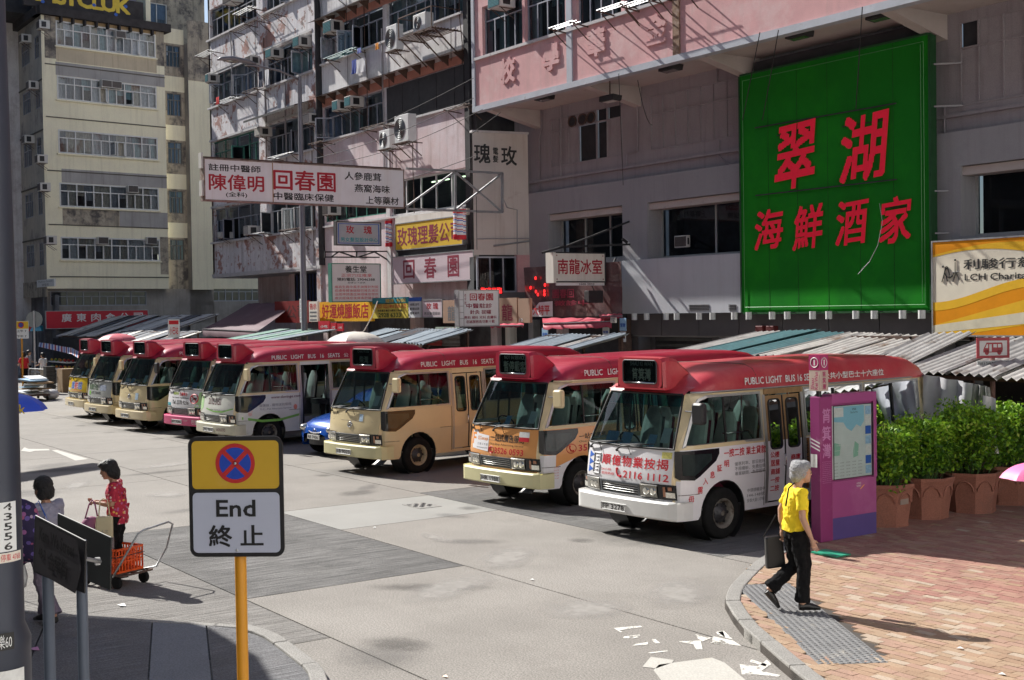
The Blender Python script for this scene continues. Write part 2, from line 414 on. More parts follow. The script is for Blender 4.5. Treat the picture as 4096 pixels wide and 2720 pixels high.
def wheel(parent,x,y,hub,mesh={}):
    if 'tyre' not in mesh:
        Mx = Matrix.Rotation(R(90),4,'X')
        prof = [(.20,.10),(.235,.105),(.30,.112),(.345,.10),(.368,.075),(.372,0),(.368,-.075),(.345,-.10),(.30,-.112),(.2,-.10),(.2,.10)]
        mesh['tyre'] = MB().lathe(prof,28,Mx).mesh('tyre',TYRE,True)
        pr = [(0,.085),(.05,.085),(.055,.07),(.075,.05),(.12,.045),(.155,.03),(.175,.075),(.2,.10),(.215,.108),(.22,.09)]
        for nm,m in (('c',HUBCREAM),('g',HUBGREY)):
            a = MB().lathe(pr,28,Mx); a.mi = 1
            for i in range(6):
                t = 2*math.pi*i/6; a.tube([(0.142*math.cos(t),-.052,.142*math.sin(t)),(.142*math.cos(t),-.03,.142*math.sin(t))],(.024),8)
            for i in range(5):
                t = 2*math.pi*i/5+.3; a.tube([(0.095*math.cos(t),-.068,.095*math.sin(t)),(.095*math.cos(t),-.03,.095*math.sin(t))],(.011),6)
            mesh[nm] = a.mesh('rim',[m,BLKPLASTIC],'auto')
        mesh['w'] = MB().lathe([(.04,.1),(.2,.0),(.2,-.09),(0.02,-.09)],16,Mx).mesh('wheel',DARKM)
    # outer face looks along local -y of the meshes; turn for the left side of the bus
    rz = math.pi if y > 0 else 0
    w = put('wheel',mesh['w'],parent,(x,y,.37),(0,0,rz))
    put('tyre',mesh['tyre'],w); put('rim',mesh['c' if hub == 'c' else 'g'],w)
    return w
_SHARED = {}
def shared(key,fn):
    if key not in _SHARED: _SHARED[key] = fn()
    return _SHARED[key]
def seat_mesh(cover,base):
    m = MB(); m.mi = 0
    m.tube([(-.02,0,.44),(-.07,0,.75),(-.14,0,1.02),(-.17,0,1.16)],[(.21,.06),(.215,.06),(.19,.05),(.11,.035)],12)
    m.mi = 1
    m.box(-.1,.36,-.21,.21,.34,.46); m.box(-.05,.2,-.03,.03,0,.34)
    m.tube([(-.08,0,.40),(-.12,0,.75),(-.19,0,1.02)],[(.225,.045),(.225,.045),(.2,.03)],12)
    return m.mesh('seat',[cover,base],'auto')
def minibus(i,pos,ang,label,L):
    """L: livery dict"""
    t = thing('minibus',label,'minibus',(pos[0],pos[1],0),R(ang),'red topped minibuses parked side by side')
    front,side,low,pil,red = L['front'],L['side'],L.get('low',L['side']),L.get('pillar',CREAM),L.get('red',REDP)
    # --- body shell: two sides, nose, tail and floor
    m = MB()
    for left in (True,False):
        vs,fs = side_data(left); S = SL if left else SR
        for f in fs:
            cx = sum(vs[k][0] for k in f)/len(f); cz = sum(vs[k][1] for k in f)/len(f)
            m.mi = 3 if (cz > 1.33 or (cx > -.30 and cz > .9)) else (2 if (cz < L.get('lowz',.0) and cx > -2.0) else 1)
            if cx < L.get('side_end',-99): m.mi = 3
            m.add([S(*vs[k]) for k in f],[tuple(range(len(f)))])
    m.mi = 0
    zs = [.60,.75,.9,1.05,1.2,1.33]; N = 16
    m.grid([[FR(fw(z)*(-1+2*j/N),z) for j in range(N+1)] for z in zs])
    m.mi = 3
    for s in (-1,1):   # corner posts between nose and side
        m.grid([[FR(s*fw(z),z),(-.24 if z < 1.33 else -.24-(z-1.33)/.76*.35,s*side_y(-.24 if z < 1.33 else -.24-(z-1.33)/.76*.35,z),z)] for z in [.6,.9,1.33,1.6,1.85,2.1]])
    m.mi = 3
    m.grid([[(-6.16-.05*(1-(2*j/8-1)**2),side_y(-6.16,z)*(-1+2*j/8),z) for j in range(9)] for z in (.45,.9,1.33,1.7,2.1,2.15)])
    m.mi = 4; m.box(-6.1,-.3,-.93,.93,.44,.47)
    for cx in (FA,RA):
        for s in (-1,1): m.tube([(cx,s*.60,.39),(cx,s*.985,.39)],.455,18,cap=False)
    m.build('body',[front,side,low,pil,BLKPLASTIC],t,smooth='auto')
    # --- roof with its rounded front cap
    def roof_mesh():
        m = MB(); st = [(-.60,.80,2.15),(-.72,.875,2.24),(-.9,.92,2.33),(-1.15,.945,2.41),(-1.5,.955,2.455),(-1.9,.96,2.475),(-3.2,.96,2.50),(-4.6,.96,2.51),(-5.4,.955,2.49),(-5.8,.945,2.44),(-6.05,.92,2.34),(-6.2,.86,2.18)]
        rows = []
        for x,hw,zt in st:
            r = []
            for a in (-1,-.985,-.95,-.88,-.75,-.5,-.2,0,.2,.5,.75,.88,.95,.985,1):
                z = 2.10+(zt-2.10)*max(0,1-abs(a)**9)**.45; r.append((x - (.10*abs(a)**2.6 if x > -.8 else 0),a*hw,z))
            rows.append(r)
        m.grid(rows)
        m.grid([[FR(.8*(-1+2*j/14)*.97,2.085,.01) for j in range(15)],[(FR(.8*(-1+2*j/14),2.12,.005)[0],.8*(-1+2*j/14),2.125) for j in range(15)],[(-.64-.10*abs(-1+2*j/14)**2.6,.82*(-1+2*j/14),2.19) for j in range(15)]])
        for y in (-.45,-.22,.22,.45):
            zt = 2.505; m.tube([(-1.9,y,2.462),(-3.2,y,2.488),(-4.6,y,2.498),(-5.5,y,2.47)],(.012),6)
        return m.mesh('roof',red,True)
    rf = put('roof',shared(('roof',red.name),roof_mesh),t)
    def gutter():
        m = MB();
        for S in (SL,SR): m.tube([S(x,2.115,.018) for x in (-.62,-.8,-1.2,-2,-3,-4.2,-5.4,-6.1)],.014,6)
        return m.mesh('gutter',L.get('gut',CREAM),True)
    def seam():
        m = MB()
        for S in (SL,SR):
            m.tube([S(x,.905,.002) for x in (-1.66,-1.8,-1.98)],.005,4); m.tube([S(x,.905,.002) for x in (-2.95,-3.3,-3.8)],.005,4); m.tube([S(x,.905,.002) for x in (-4.8,-5.4,-5.9,-6.1)],.005,4)
            m.tube([S(x,.70,.002) for x in (-.26,-.33,-.42,-.6)],.005,4); m.tube([S(-1.97,z,.002) for z in (.40,.62,.9,1.33)],.005,4); m.tube([S(-4.41,z,.002) for z in (.9,1.1,1.33)],.005,4)
        m.tube([(-1.9,y,2.10+.375*max(0,1-abs(y/.96)**9)**.45+.004) for y in (-.93,-.86,-.7,-.4,0,.4,.7,.86,.93)],.006,4); m.tube([FR(y,1.10,.001) for y in (-.7,-.3,0,.3,.7)],.003,4)
        return m.mesh('panel_seam',mat('seam_dark',(.12,.09,.07),.8,vary=0))
    put('panel_seam',shared('seam',seam),t)
    put('gutter',shared(('gut',L.get('gut',CREAM).name),gutter),t)
    # --- destination box on the roof
    def sign():
        m = MB()
        rows = []
        for x,zt,hw in ((-.44,2.59,.455),(-.5,2.605,.47),(-.6,2.61,.475),(-.75,2.575,.47),(-.9,2.47,.455),(-1.08,2.36,.44)):
            rows.append([(x,-hw-.015,2.17 if x > -.55 else 2.14),(x,-hw,zt-.05),(x,-hw+.05,zt),(x,0,zt+.01),(x,hw-.05,zt),(x,hw,zt-.05),(x,hw+.015,2.17 if x > -.55 else 2.14)])
        m.grid(rows)
        o = rounded(-.455,2.17,.455,2.60,.07); ii = rounded(-.355,2.225,.355,2.565,.05)
        vs,fs = tri2d(o,[ii]); m.add([(-.435,a,b) for a,b in vs],fs)
        n = len(ii); m.add([(-.435,a,b) for a,b in ii]+[(-.47,a,b) for a,b in ii],[(k,(k+1) % n,n+(k+1) % n,n+k) for k in range(n)])
        return m.mesh('roof_sign',red,'auto')
    sg = put('roof_sign',shared(('sign',red.name),sign),t)
    def bez():
        m = MB(); m.tube([(-.437,a,b) for a,b in rounded(-.352,2.228,.352,2.562,.05)],.011,6,closed=True); return m.mesh('bezel',DARKM,True)
    put('bezel',shared('bezel',bez),sg)
    put('sill_strip',shared('sstrip',lambda: MB().tube([(-.432,-.3,2.238),(-.432,.3,2.238)],.011,6).mesh('sill_strip',CHROME,True)),sg)
    put('blind',shared('blind',lambda: MB().box(-.475,-.468,-.36,.36,2.22,2.57).mesh('blind',SCREEN)),sg)
    put('blind_glass',shared('bglass',lambda: MB().poly([(-.45,-.35,2.23),(-.45,.35,2.23),(-.45,.35,2.56),(-.45,-.35,2.56)]).mesh('blind_glass',GLASSB)),sg)
    for k,(body,y0,y1,z0,z1,b,mt) in enumerate(L.get('dest',())):
        lettering(body,mt,sg,lambda a,c: (-.466,a,c),y0,y1,z0,z1,b)
    put('sign_skirt',shared(('sk',red.name),lambda: MB().box(-.52,-.435,-.52,.52,2.145,2.175).mesh('sign_skirt',red)),t)
    # --- glass
    def wsm():
        N = 16; zz = [1.355,1.55,1.75,1.92]; m = MB(); m.grid([[FR((fw(z)-.03)*(-1+2*j/N),z,-.006) for j in range(N+1)] for z in zz])
        m.mi = 1; m.grid([[FR((fw(z)-.03)*(-1+2*j/N),z,-.006) for j in range(N+1)] for z in (1.92,2.0,2.075)]); return m.mesh('windscreen',[GLASSW,TINTBAND],True)
    ws = put('windscreen',shared('ws',wsm),t)
    def wsr():
        m = MB(); N = 14
        p = [FR((fw(1.34)-.01)*(-1+2*j/N),1.34,.004) for j in range(N+1)] + [FR((fw(z)-.012),z,.004) for z in (1.5,1.7,1.9,2.03)] + [FR((fw(2.085)-.03)*(1-2*j/N),2.085,.004) for j in range(N+1)] + [FR(-(fw(z)-.012),z,.004) for z in (2.03,1.9,1.7,1.5)]
        m.tube(p,.017,6,closed=True); return m.mesh('seal',BLACKR,True)
    put('seal',shared('seal',wsr),ws)
    wins = [(SL,W1),(SL,W3),(SL,W4),(SR,W1R),(SR,W2R),(SR,W3),(SR,W4)]
    for S,w in wins:
        def wm(S=S,w=w):
            m = MB(); vs,fs = tri2d(w); m.add([S(a,b,-.012) for a,b in vs],fs); return m.mesh('pane',GLASSD if (w is W3 or w is W4 or S is SR) else GLASSB)
        def fm(S=S,w=w):
            m = MB(); frame_loop(m,w,S)
            m.mi = 1
            xs = [p[0] for p in w]; x0,x1 = min(xs),max(xs); xm = (x0+x1)/2 if x1 < -1.9 or x1-x0 < 1.3 else -1.16
            m.prism([S(xm-.018,1.39,-.01),S(xm+.018,1.39,-.01),S(xm+.018,2.04,-.01),S(xm-.018,2.04,-.01)],(0,.016 if S is SL else -.016,0))
            return m.mesh('window_frame',[ALU,BLACKR])
        k = (S is SL,w[0],w[1])
        wf = put('window_frame',shared(('wf',)+k,fm),t); put('pane',shared(('wp',)+k,wm),wf)
    for S in (SL,SR):
        def qm(S=S):
            m = MB(); o = [(-.215,.955),(-.255,.92),(-.49,.90),(-.60,.95),(-.93,1.14),(-1.0,1.24),(-1.0,1.315),(-.215,1.318)]
            q = _bisect(*tri2d(o),(1.1,),QX); m.add([S(a,b,.010) for a,b in q[0]],q[1]); return m.mesh('quarter_window',BLACKG)
        put('quarter_window',shared(('q',S is SL),qm),t)
        def qg(S=S):
            m = MB(); o = [(-.30,.98),(-.50,.965),(-.84,1.16),(-.84,1.25),(-.30,1.27)]
            q = _bisect(*tri2d(o),(1.1,),QX); m.add([S(a,b,.015) for a,b in q[0]],q[1]); return m.mesh('quarter_pane',mat('quarter_glass',(.02,.03,.03),.08,vary=.4,vs=3,spec=.35,coat=.15))
        put('quarter_pane',shared(('qg',S is SL),qg),t)
    # --- folding door on the left side
    def hdr():
        m = MB(); m.prism([SL(-2.03,2.02,.006),SL(-2.9,2.02,.006),SL(-2.9,2.105,.006),SL(-2.03,2.105,.006)],(0,.012,0)); return m.mesh('door_header',L.get('doorpost',CREAM))
    put('door_header',shared(('hdr',L.get('doorpost',CREAM).name),hdr),t)
    if not L.get('open'):
        for x0,x1 in ((-2.445,-2.065),(-2.845,-2.465)):
            def leaf(x0=x0,x1=x1):
                o = rect(x0,.44,x1,2.0); h = rounded(x0+.06,1.21,x1-.06,1.94,.06)
                vs,fs = _bisect(*tri2d(o,[h]),(.62,.9,1.33,1.7),())
                m = MB()
                for f in fs:
                    cz = sum(vs[k][1] for k in f)/len(f); m.mi = 1 if cz > 1.2 else 0
                    m.add([SL(vs[k][0],vs[k][1],-.006) for k in f],[tuple(range(len(f)))])
                m.mi = 2; m.tube([SL(a,b,-.0) for a,b in h],.013,6,closed=True)
                m.tube([SL(x0,z,.0) for z in (.45,.9,1.33,1.99)],.012,6)
                return m.mesh('door_leaf',[side,L.get('doorpost',CREAM),BLACKR],'auto')
            lf = put('door_leaf',shared(('leaf',x0,side.name,L.get('doorpost',CREAM).name),leaf),t)
            def pn(x0=x0,x1=x1):
                m = MB(); vs,fs = tri2d(rounded(x0+.06,1.21,x1-.06,1.94,.06)); m.add([SL(a,b,-.01) for a,b in vs],fs); return m.mesh('pane',GLASSB)
            put('pane',shared(('lp',x0),pn),lf)
            if x0 > -2.46:
                put('handle',shared('dh',lambda: MB().tube([(-2.40,1.03,1.12),(-2.40,1.06,1.1),(-2.40,1.06,.97),(-2.40,1.03,.95)],.013,6).mesh('handle',CHROME,True)),lf)
    else:
        put('door_leaf',shared('oleaf',lambda: MB().box(-2.12,-2.08,.62,.98,.45,2.0).mesh('door_leaf',BLKPLASTIC)),t)
        put('step',shared('step',lambda: MB().box(-2.84,-2.07,.55,.96,.42,.46).box(-2.84,-2.07,.5,.55,.46,.66).mesh('step',ALU)),t)
    def post():
        m = MB()
        for x in (-2.02,-2.89): m.prism([SL(x-.035,.42,.004),SL(x+.035,.42,.004),SL(x+.035,2.02,.004),SL(x-.035,2.02,.004)],(0,.012,0))
        return m.mesh('door_post',L.get('post',ALU))
    for xx in (-2.02,-2.895):
        def post(xx=xx):
            m = MB(); zz = [.42,.9,1.33,1.7,2.02]
            m.grid([[SL(xx-.03,z,.009),SL(xx+.03,z,.009)] for z in zz]); return m.mesh('door_post',L.get('post',ALU))
        put('door_post',shared(('dp',xx,L.get('post',ALU).name),post),t)
    # --- bumper
    def bump():
        m = MB(); N = 18; P = []
        for j in range(N+1):
            a = -1+2*j/N; y = 1.03*a; x = -.005-.07*abs(a)**2.2
            if abs(a) > .93: x -= .05
            P.append((x,y))
        P = [(-.42,-1.05),(-.25,-1.055)]+P+[(-.25,1.055),(-.42,1.05)]
        rows = []
        for dz,dx in ((.36,-.03),(.385,0),(.59,0),(.615,-.02),(.62,-.10),(.60,-.16)):
            rows.append([((x+dx if abs(y) < 1.02 else x),y,dz) for x,y in P])
        m.grid(rows); return m.mesh('bumper',L['bumper'],'auto')
    bp = put('bumper',shared(('bump',L['bumper'].name),bump),t)
    pl = MB().box(-.004,.012,-.38,.14,.405,.515).build('licence_plate',PLATEW,bp)
    if L.get('plate'):
        lettering(L['plate'],PLATEB,pl,lambda a,c: (.014,a,c),-.345,.105,.424,.496,.02)
        put('plate_rim',shared('prim',lambda: MB().tube([(.012,-.375,.41),(.012,.135,.41),(.012,.135,.51),(.012,-.375,.51)],.007,4,closed=True).mesh('plate_rim',PLATEB)),pl)
    # --- grille, headlights
    def grl():
        m = MB(); N = 10
        m.grid([[FR(-.50+.84*j/N,z,e) for j in range(N+1)] for z,e in ((.645,.0),(.65,.022),(.665,.024))])
        m.grid([[FR(-.50+.84*j/N,z,e) for j in range(N+1)] for z,e in ((.80,.024),(.825,.022),(.83,.0))])
        for y in (-.50,.31): m.prism([FR(y,.65,.024),FR(y+.035,.65,.024),FR(y+.035,.82,.024),FR(y,.82,.024)],(-.03,0,0))
        m.mi = 1; m.grid([[FR(-.50+.84*j/N,z,.003) for j in range(N+1)] for z in (.65,.82)])
        return m.mesh('grille',[mat('grille_grey',(.10,.11,.12),.35,.3,vary=.1),BLKPLASTIC],'auto')
    gr = put('grille',shared('grl',grl),t)
    for z in (.69,.725,.76,.79):
        put('slat',shared(('slat',z),lambda z=z: MB().tube([FR(-.46+.77*j/8,z,.014) for j in range(9)],.0065,5).mesh('slat',ALU,True)),gr)
    for s in (-1,1):
        def hl(s=s):
            m = MB(); y = [s*(.36 + .60*j/8) if s > 0 else s*(.52+.44*j/8) for j in range(9)]
            m.mi = 0; m.grid([[FR(a,z,.012) for a in y] for z in (.635,.85)])
            m.mi = 1; k = 5 if s > 0 else 7
            m.grid([[FR(a,z,.03) for a in y[:k]] for z in (.665,.825)])
            m.tube([FR(a,.665,.02) for a in y[:k]],.012,4); m.tube([FR(a,.825,.02) for a in y[:k]],.012,4)
            m.mi = 2
            for c in (y[1]*.6+y[2]*.4,y[3]):
                p = FR(c,.745,.034); m.lathe([(0,.012),(.035,.01),(.055,0),(.06,-.01)],14,Matrix.Translation(p) @ Matrix.Rotation(R(90),4,'Y'))
            return m.mesh('headlight',[BLACKG,LAMP,LAMPR],'auto')
        h = put('headlight',shared(('hl',s),hl),t)
        def ind(s=s):
            m = MB(); ys = (.72,.80,.90,.945)
            m.mi = 0; m.grid([[FR(s*a,z,.028) for a in (.76,.80)] for z in (.68,.82)]); m.grid([[FR(s*a,z,.028) for a in (.84,.90)] for z in (.77,.82)])
            m.mi = 1; m.grid([[FR(s*a,z,.028) for a in ys[1:]] for z in (.67,.745)]); return m.mesh('indicator',[AMBER,LAMPR])
        put('indicator',shared(('ind',s),ind),h)
    # --- wipers, mirrors, emblem
    for y0 in (-.80,-.16):
        def wp(y0=y0):
            m = MB(); p = [FR(y0,1.27,.03),FR(y0+.1,1.33,.05),FR(y0+.33,1.37,.045),FR(y0+.62,1.385,.03)]
            m.tube(p,[.014,.012,.009,.006],6)
            m.tube([FR(y0+.05,1.355,.02),FR(y0+.72,1.40,.02)],.007,4); m.ball(FR(y0,1.27,.02),.022,8,4)
            m.tube([FR(y0+.22,1.345,.03),FR(y0+.30,1.22,.012)],.006,4); return m.mesh('wiper',BLACKR,True)
        put('wiper',shared(('wp',y0),wp),t)
    mm = L.get('mirror',CREAM)
    def mir():
        m = MB(); m.tube([SL(-.50,1.86,.0),(-.42,1.12,1.87),(-.36,1.20,1.86)],.011,6)
        m.mi = 1; o = rounded(-.11,-.15,.11,.15,.05)
        rows = [[(-.34,1.22+a*.8,1.85+b*.8) for a,b in o+o[:1]],[(-.36,1.22+a,1.85+b) for a,b in o+o[:1]],[(-.42,1.22+a,1.85+b) for a,b in o+o[:1]]]
        m.grid(rows); m.add([(-.34,1.22+a*.8,1.85+b*.8) for a,b in o],[tuple(range(len(o)))]); m.mi = 2; m.add([(-.42,1.22+a,1.85+b) for a,b in o],[tuple(range(len(o)))])
        return m.mesh('mirror',[DARKM,mm,CHROME],'auto')
    put('mirror',shared(('mir',mm.name),mir),t)
    if L.get('emblem'):
        m = MB(); m.tube([FR(.0+.075*math.cos(a),1.02+.055*math.sin(a),.012) for a in [2*math.pi*k/16 for k in range(16)]],.009,6,closed=True)
        m.tube([FR(.0+.03*math.cos(a),1.02+.052*math.sin(a),.012) for a in [2*math.pi*k/12 for k in range(12)]],.007,6,closed=True)
        m.tube([FR(.04*math.cos(a),1.05+.015*math.sin(a),.012) for a in [2*math.pi*k/12 for k in range(12)]],.006,6,closed=True)
        m.build('emblem',CHROME,t,smooth=True)
    for x,s in ((FA,1),(RA,1),(FA,-1),(RA,-1)): wheel(t,x,s*.89,L.get('hub','g'))
    # --- cabin
    sm = shared(('seat',L.get('seatbase',SEATG).name),lambda: seat_mesh(SEATW,L.get('seatbase',SEATG)))
    for r in range(5):
        for y in (.66,.22,-.66):
            if r in (1,) and y > .5: continue
            put('seat',sm,t,(-1.55-.85*r+(.0 if r else .12),y,.62),(0,0,0))
    put('driver_seat',shared('dseat',lambda: seat_mesh(mat('seat_stripe_grey',(.3,.33,.32),.7,vary=.2,vs=8),SEATG)),t,(-.98,-.42,.66))
    put('front_seat',sm,t,(-1.0,.5,.66))
    put('steering_wheel',shared('stw',lambda: MB().tube([(-.62+.06*math.sin(a),-.42+.2*math.cos(a),1.36+.17*math.sin(a)*.7) for a in [2*math.pi*k/18 for k in range(18)]],.014,6,closed=True).tube([(-.62,-.42,1.36),(-.45,-.42,1.15)],.03,8).mesh('steering_wheel',BLKPLASTIC,True)),t)
    put('rear_bulkhead',shared('rbk',lambda: MB().box(-6.1,-6.05,-.85,.85,.5,2.2).mesh('rear_bulkhead',FLOORM)),t)
    put('dashboard',shared('dash',lambda: MB().grid([[(x,y,z) for y in (-.86,-.4,0,.4,.86)] for x,z in ((-.25,1.30),(-.42,1.31),(-.55,1.26),(-.58,1.0))]).mesh('dashboard',SEATG)),t)
    put('grab_rail',shared('rail',lambda: MB().tube([(-2.0,.9,.7),(-2.0,.9,1.25),(-1.75,.9,1.5),(-1.2,.9,1.5)],.014,6).tube([(-1.95,.6,.66),(-1.95,.6,2.35)],.016,6).tube([(-3.0,.6,.66),(-3.0,.6,2.35)],.016,6).mesh('grab_rail',CHROME,True)),t)
    rng = random.Random(i)
    for k in range(L.get('papers',3)):
        y = rng.uniform(-.7,.3); w = rng.uniform(.12,.3); m = MB(); z = 1.31
        m.poly([(-.24,y,z+.01),(-.24,y+w,z+.01),(-.34,y+w,z+.02+.13*(k % 2+.4)),(-.34,y,z+.02+.13*(k % 2+.4))]); m.build('dashboard_paper',[PAPER,PAPERB][k % 2],t)
    m = MB(); m.poly([FR(.60,1.42,-.012),FR(.74,1.42,-.012),FR(.74,1.62,-.012),FR(.60,1.62,-.012)]); m.build('licence_sticker',PAPER,t)
    # --- lettering along the roof
    tc = L.get('rooftext',LETW)
    if L.get('roofstyle') == 'b':
        segs = [('PUBLIC LIGHT  BUS 16 SEATS',1.62,3.30,.022),('公共小型巴士十六座位',3.42,4.95,.02)]
    else: segs = [('PUBLIC   LIGHT   BUS   16   SEATS',1.22,3.22,.018),('公 共 小 型 巴 士 十 六 座 位',3.34,5.25,.02)]
    for body,a0,a1,b in segs:
        m = shared(('rt',body,tc.name),lambda: letter(MB(),body,lambda a,c: (-a,.966-(c-2.2)*.09,c),a0,a1,2.18,2.285,b).mesh('lettering',tc))
        put('lettering',m,rf)
    return t
def fl(t,body,y0,y1,z0,z1,mt,b=.01,parent=None,slant=0.0,**kw):
    """print on the nose: y0..y1 (towards the bus's left), z0..z1"""
    return lettering(body,mt,t,lambda a,c: FR(a+slant*(c-z0),c,.004),y0,y1,z0,z1,b,name='lettering',**kw)
def sl(t,body,x0,x1,z0,z1,mt,b=.01,rise=0.0,**kw):
    """print on the left side, x measured backwards from the bumper"""
    return lettering(body,mt,t,lambda a,c: SL(-a,c+rise*(a-x0),.005),x0,x1,z0,z1,b,name='lettering',**kw)
def fpatch(t,pts,mt,e=.003,name='print_patch',n=6):
    """a flat printed shape on the nose"""
    vs,fs = tri2d(pts); z0 = min(p[1] for p in pts); z1 = max(p[1] for p in pts); y0 = min(p[0] for p in pts); y1 = max(p[0] for p in pts)
    vs,fs = _bisect(vs,fs,[z0+(z1-z0)*k/4 for k in (1,2,3)],[y0+(y1-y0)*k/n for k in range(1,n)])
    m = MB(); m.add([FR(a,b,e) for a,b in vs],fs); return m.build(name,mt,t)
def spatch(t,pts,mt,e=.004,name='print_patch',n=8):
    vs,fs = tri2d(pts); x0 = min(p[0] for p in pts); x1 = max(p[0] for p in pts)
    vs,fs = _bisect(vs,fs,[.62,.9,1.33],[x0+(x1-x0)*k/n for k in range(1,n)])
    m = MB(); m.add([SL(-a,b,e) for a,b in vs],fs); return m.build(name,mt,t)
def phone(t,F,cx,cz,s,mt):
    m = MB(); m.tube([F(cx-.5*s,cz+.55*s),F(cx-.42*s,cz),F(cx-.1*s,cz-.45*s),F(cx+.5*s,cz-.55*s)],s*.13,6)
    m.ball(F(cx-.4*s,cz+.5*s),s*.22,6,4); m.ball(F(cx+.45*s,cz-.5*s),s*.22,6,4); return m.build('phone_symbol',mt,t)
BUSPOS = {1: (-42.729,12.03,-87.6),2: (-39.492,11.776,-84.3),3: (-36.30,11.757,-84.0),4: (-33.068,12.126,-80.5),
          5: (-30.185,11.881,-85.0),6: (-23.243,12.075,-82.9),7: (-17.728,12.012,-85.1),8: (-13.95,11.607,-87.0)}
def bus(i,label,L): p = BUSPOS[i]; return minibus(i,p[:2],p[2],label,L)
DIM = mat('blind_dim_letter',(.35,.40,.42),.5,vary=0); BRI = mat('blind_bright_letter',(.85,.87,.86),.5,vary=0)
# 8: white bus with red mortgage print
t = bus(8,'white minibus with red property loan print, parked beside the purple kiosk',dict(front=WHITE,side=WHITE,pillar=CREAM,bumper=mat('white_bumper_paint',(.72,.72,.70),.4,vary=.06,spots=[((.35,.33,.3),9,.68,.74)]),red=REDP2,mirror=BLKPLASTIC,plate='FP 3278',hub='g',seatbase=SEATM,roofstyle='b',papers=6,doorpost=mat('worn_bronze',(.36,.22,.10),.5,.3,vary=.25,vs=5),gut=ALU,
    dest=[('SHAU KI WAN',-.23,.24,2.48,2.545,.01,DIM),('筲箕灣',-.19,.20,2.27,2.45,.03,BRI)]))
fl(t,'順億物業按揭',-.49,.82,1.045,1.20,LETR,.018,spacing=1.15)
fl(t,'24小時',-.49,-.26,.955,.995,LETR,.004); fl(t,'查詢熱線',-.48,-.19,.90,.94,LETR,.004)
phone(t,lambda a,c: FR(a,c,.006),-.09,.95,.10,LETR); fl(t,'2116 1112',.0,.84,.885,.99,LETR,.03)
for k in range(3): fpatch(t,[(-.83,.895+.105*k),(-.83,1.0+.105*k),(-.70,.9475+.105*k)],LETBL)
m = MB()
for pts in ([(-.69,.90),(-.53,.90)],[(-.69,1.19),(-.53,1.19)],[(-.67,1.045),(-.55,1.045)],[(-.69,.90),(-.69,1.19)],[(-.53,.90),(-.53,1.02)],[(-.53,1.07),(-.53,1.19)],[(-.64,.95),(-.58,.95)],[(-.64,1.0),(-.58,1.0)],[(-.64,1.09),(-.58,1.09)],[(-.64,1.14),(-.58,1.14)]): m.tube([FR(*pts[0],.004),FR(*pts[1],.004)],.010,4)
m.build('print_logo',LETG,t)
fpatch(t,rect(.70,1.21,.86,1.30),mat('sticker_yellow',(.7,.65,.2),.5,vary=.3,vs=30),.005,'sticker')
sl(t,'一按二按 業主貸款',1.10,2.0,1.17,1.29,LETR,.01)
for k,w in enumerate(('優惠利率．即日批核','不限樓齡．免費估價','專業顧問．為您服務')): sl(t,w,1.32,1.98,1.03-.07*k,1.085-.07*k,LETG,.006)
for k,(w,x,z) in enumerate((('毋',.40,.58),('需',.56,.70),('入',.66,.82),('息',.80,.90),('証',.95,.98),('明',1.10,1.03))): sl(t,w,x,x+.10,z,z+.10,LETR,.015)
for k,w in enumerate(('中環德輔道中','144-148號','安泰大廈13字樓')): sl(t,w,1.60,1.98,.62-.075*k,.675-.075*k,LETG,.005)
for k,w in enumerate(('公樓','居屋','商舖','一按','二按')): sl(t,w,2.10,2.30,1.08-.125*k,1.17-.125*k,LETR,.012)
for k,w in enumerate(('商廈','廠房','唐樓')): sl(t,w,2.56,2.78,1.02-.11*k,1.10-.11*k,LETR,.012)
spatch(t,rect(2.87,.55,3.0,1.32),mat('brown_strip',(.30,.14,.05),.5,vary=.2),.006)
lettering('2751 6666',LETK,t,lambda a,c: SL(-(2.965-c),a,.009),.86,1.28,.0,.07,.01)
# 7: orange bus
t = bus(7,'orange and cream minibus showing NOT IN SERVICE on its roof box',dict(front=ORANGEV,side=ORANGEV,low=WHITE,lowz=.80,pillar=CREAM,bumper=CREAM2,plate='HR 1988',hub='g',papers=3,
    dest=[('NOT IN SERVICE',-.26,.28,2.475,2.54,.01,BRI),('暫停載客',-.28,.30,2.26,2.45,.02,BRI)]))
fpatch(t,[(-.78,.93),(-.28,.90),(-.28,1.17),(-.60,1.19),(-.66,1.25),(-.80,1.23),(-.83,1.1)],WHITE)
fl(t,'QConcept',-.62,-.30,1.065,1.15,mat('letter_orange',(.75,.25,.03),.5,vary=0),.03); fl(t,'正 意 工 作 室',-.62,-.30,.995,1.035,LETG,.006); fl(t,'www.Qconcept.com.hk',-.64,-.29,.935,.97,LETG,.006)
fl(t,'F',-.80,-.68,1.0,1.20,mat('letter_orange',(.75,.25,.03),.5),.05)
fl(t,'一站式廣告服務',-.24,.62,1.085,1.215,LETK,.016); fl(t,'One-Stop Advertising Service',-.25,.61,1.015,1.06,LETK,.006)
fl(t,'3526 0593',-.10,.62,.88,.985,LETR,.03); phone(t,lambda a,c: FR(a,c,.006),-.19,.935,.07,LETR)
m = MB().tube([FR(-.19+.075*math.cos(a),.935+.06*math.sin(a),.004) for a in [2*math.pi*k/20 for k in range(20)]],.006,4,closed=True); m.build('print_ring',LETR,t)
fpatch(t,rect(.50,1.12,.72,1.28),PAPER,.007,'sticker'); fpatch(t,rect(.50,1.12,.72,1.19),LETR,.009,'sticker')
sl(t,'一站式廣告服務',1.02,1.95,1.12,1.22,LETK,.016); sl(t,'One-Stop Advertising',1.02,1.9,1.06,1.10,LETK,.006)
sl(t,'3526 0593',1.0,1.95,.92,1.03,LETR,.03); phone(t,lambda a,c: SL(-a,c,.006),.84,.98,.08,LETR)
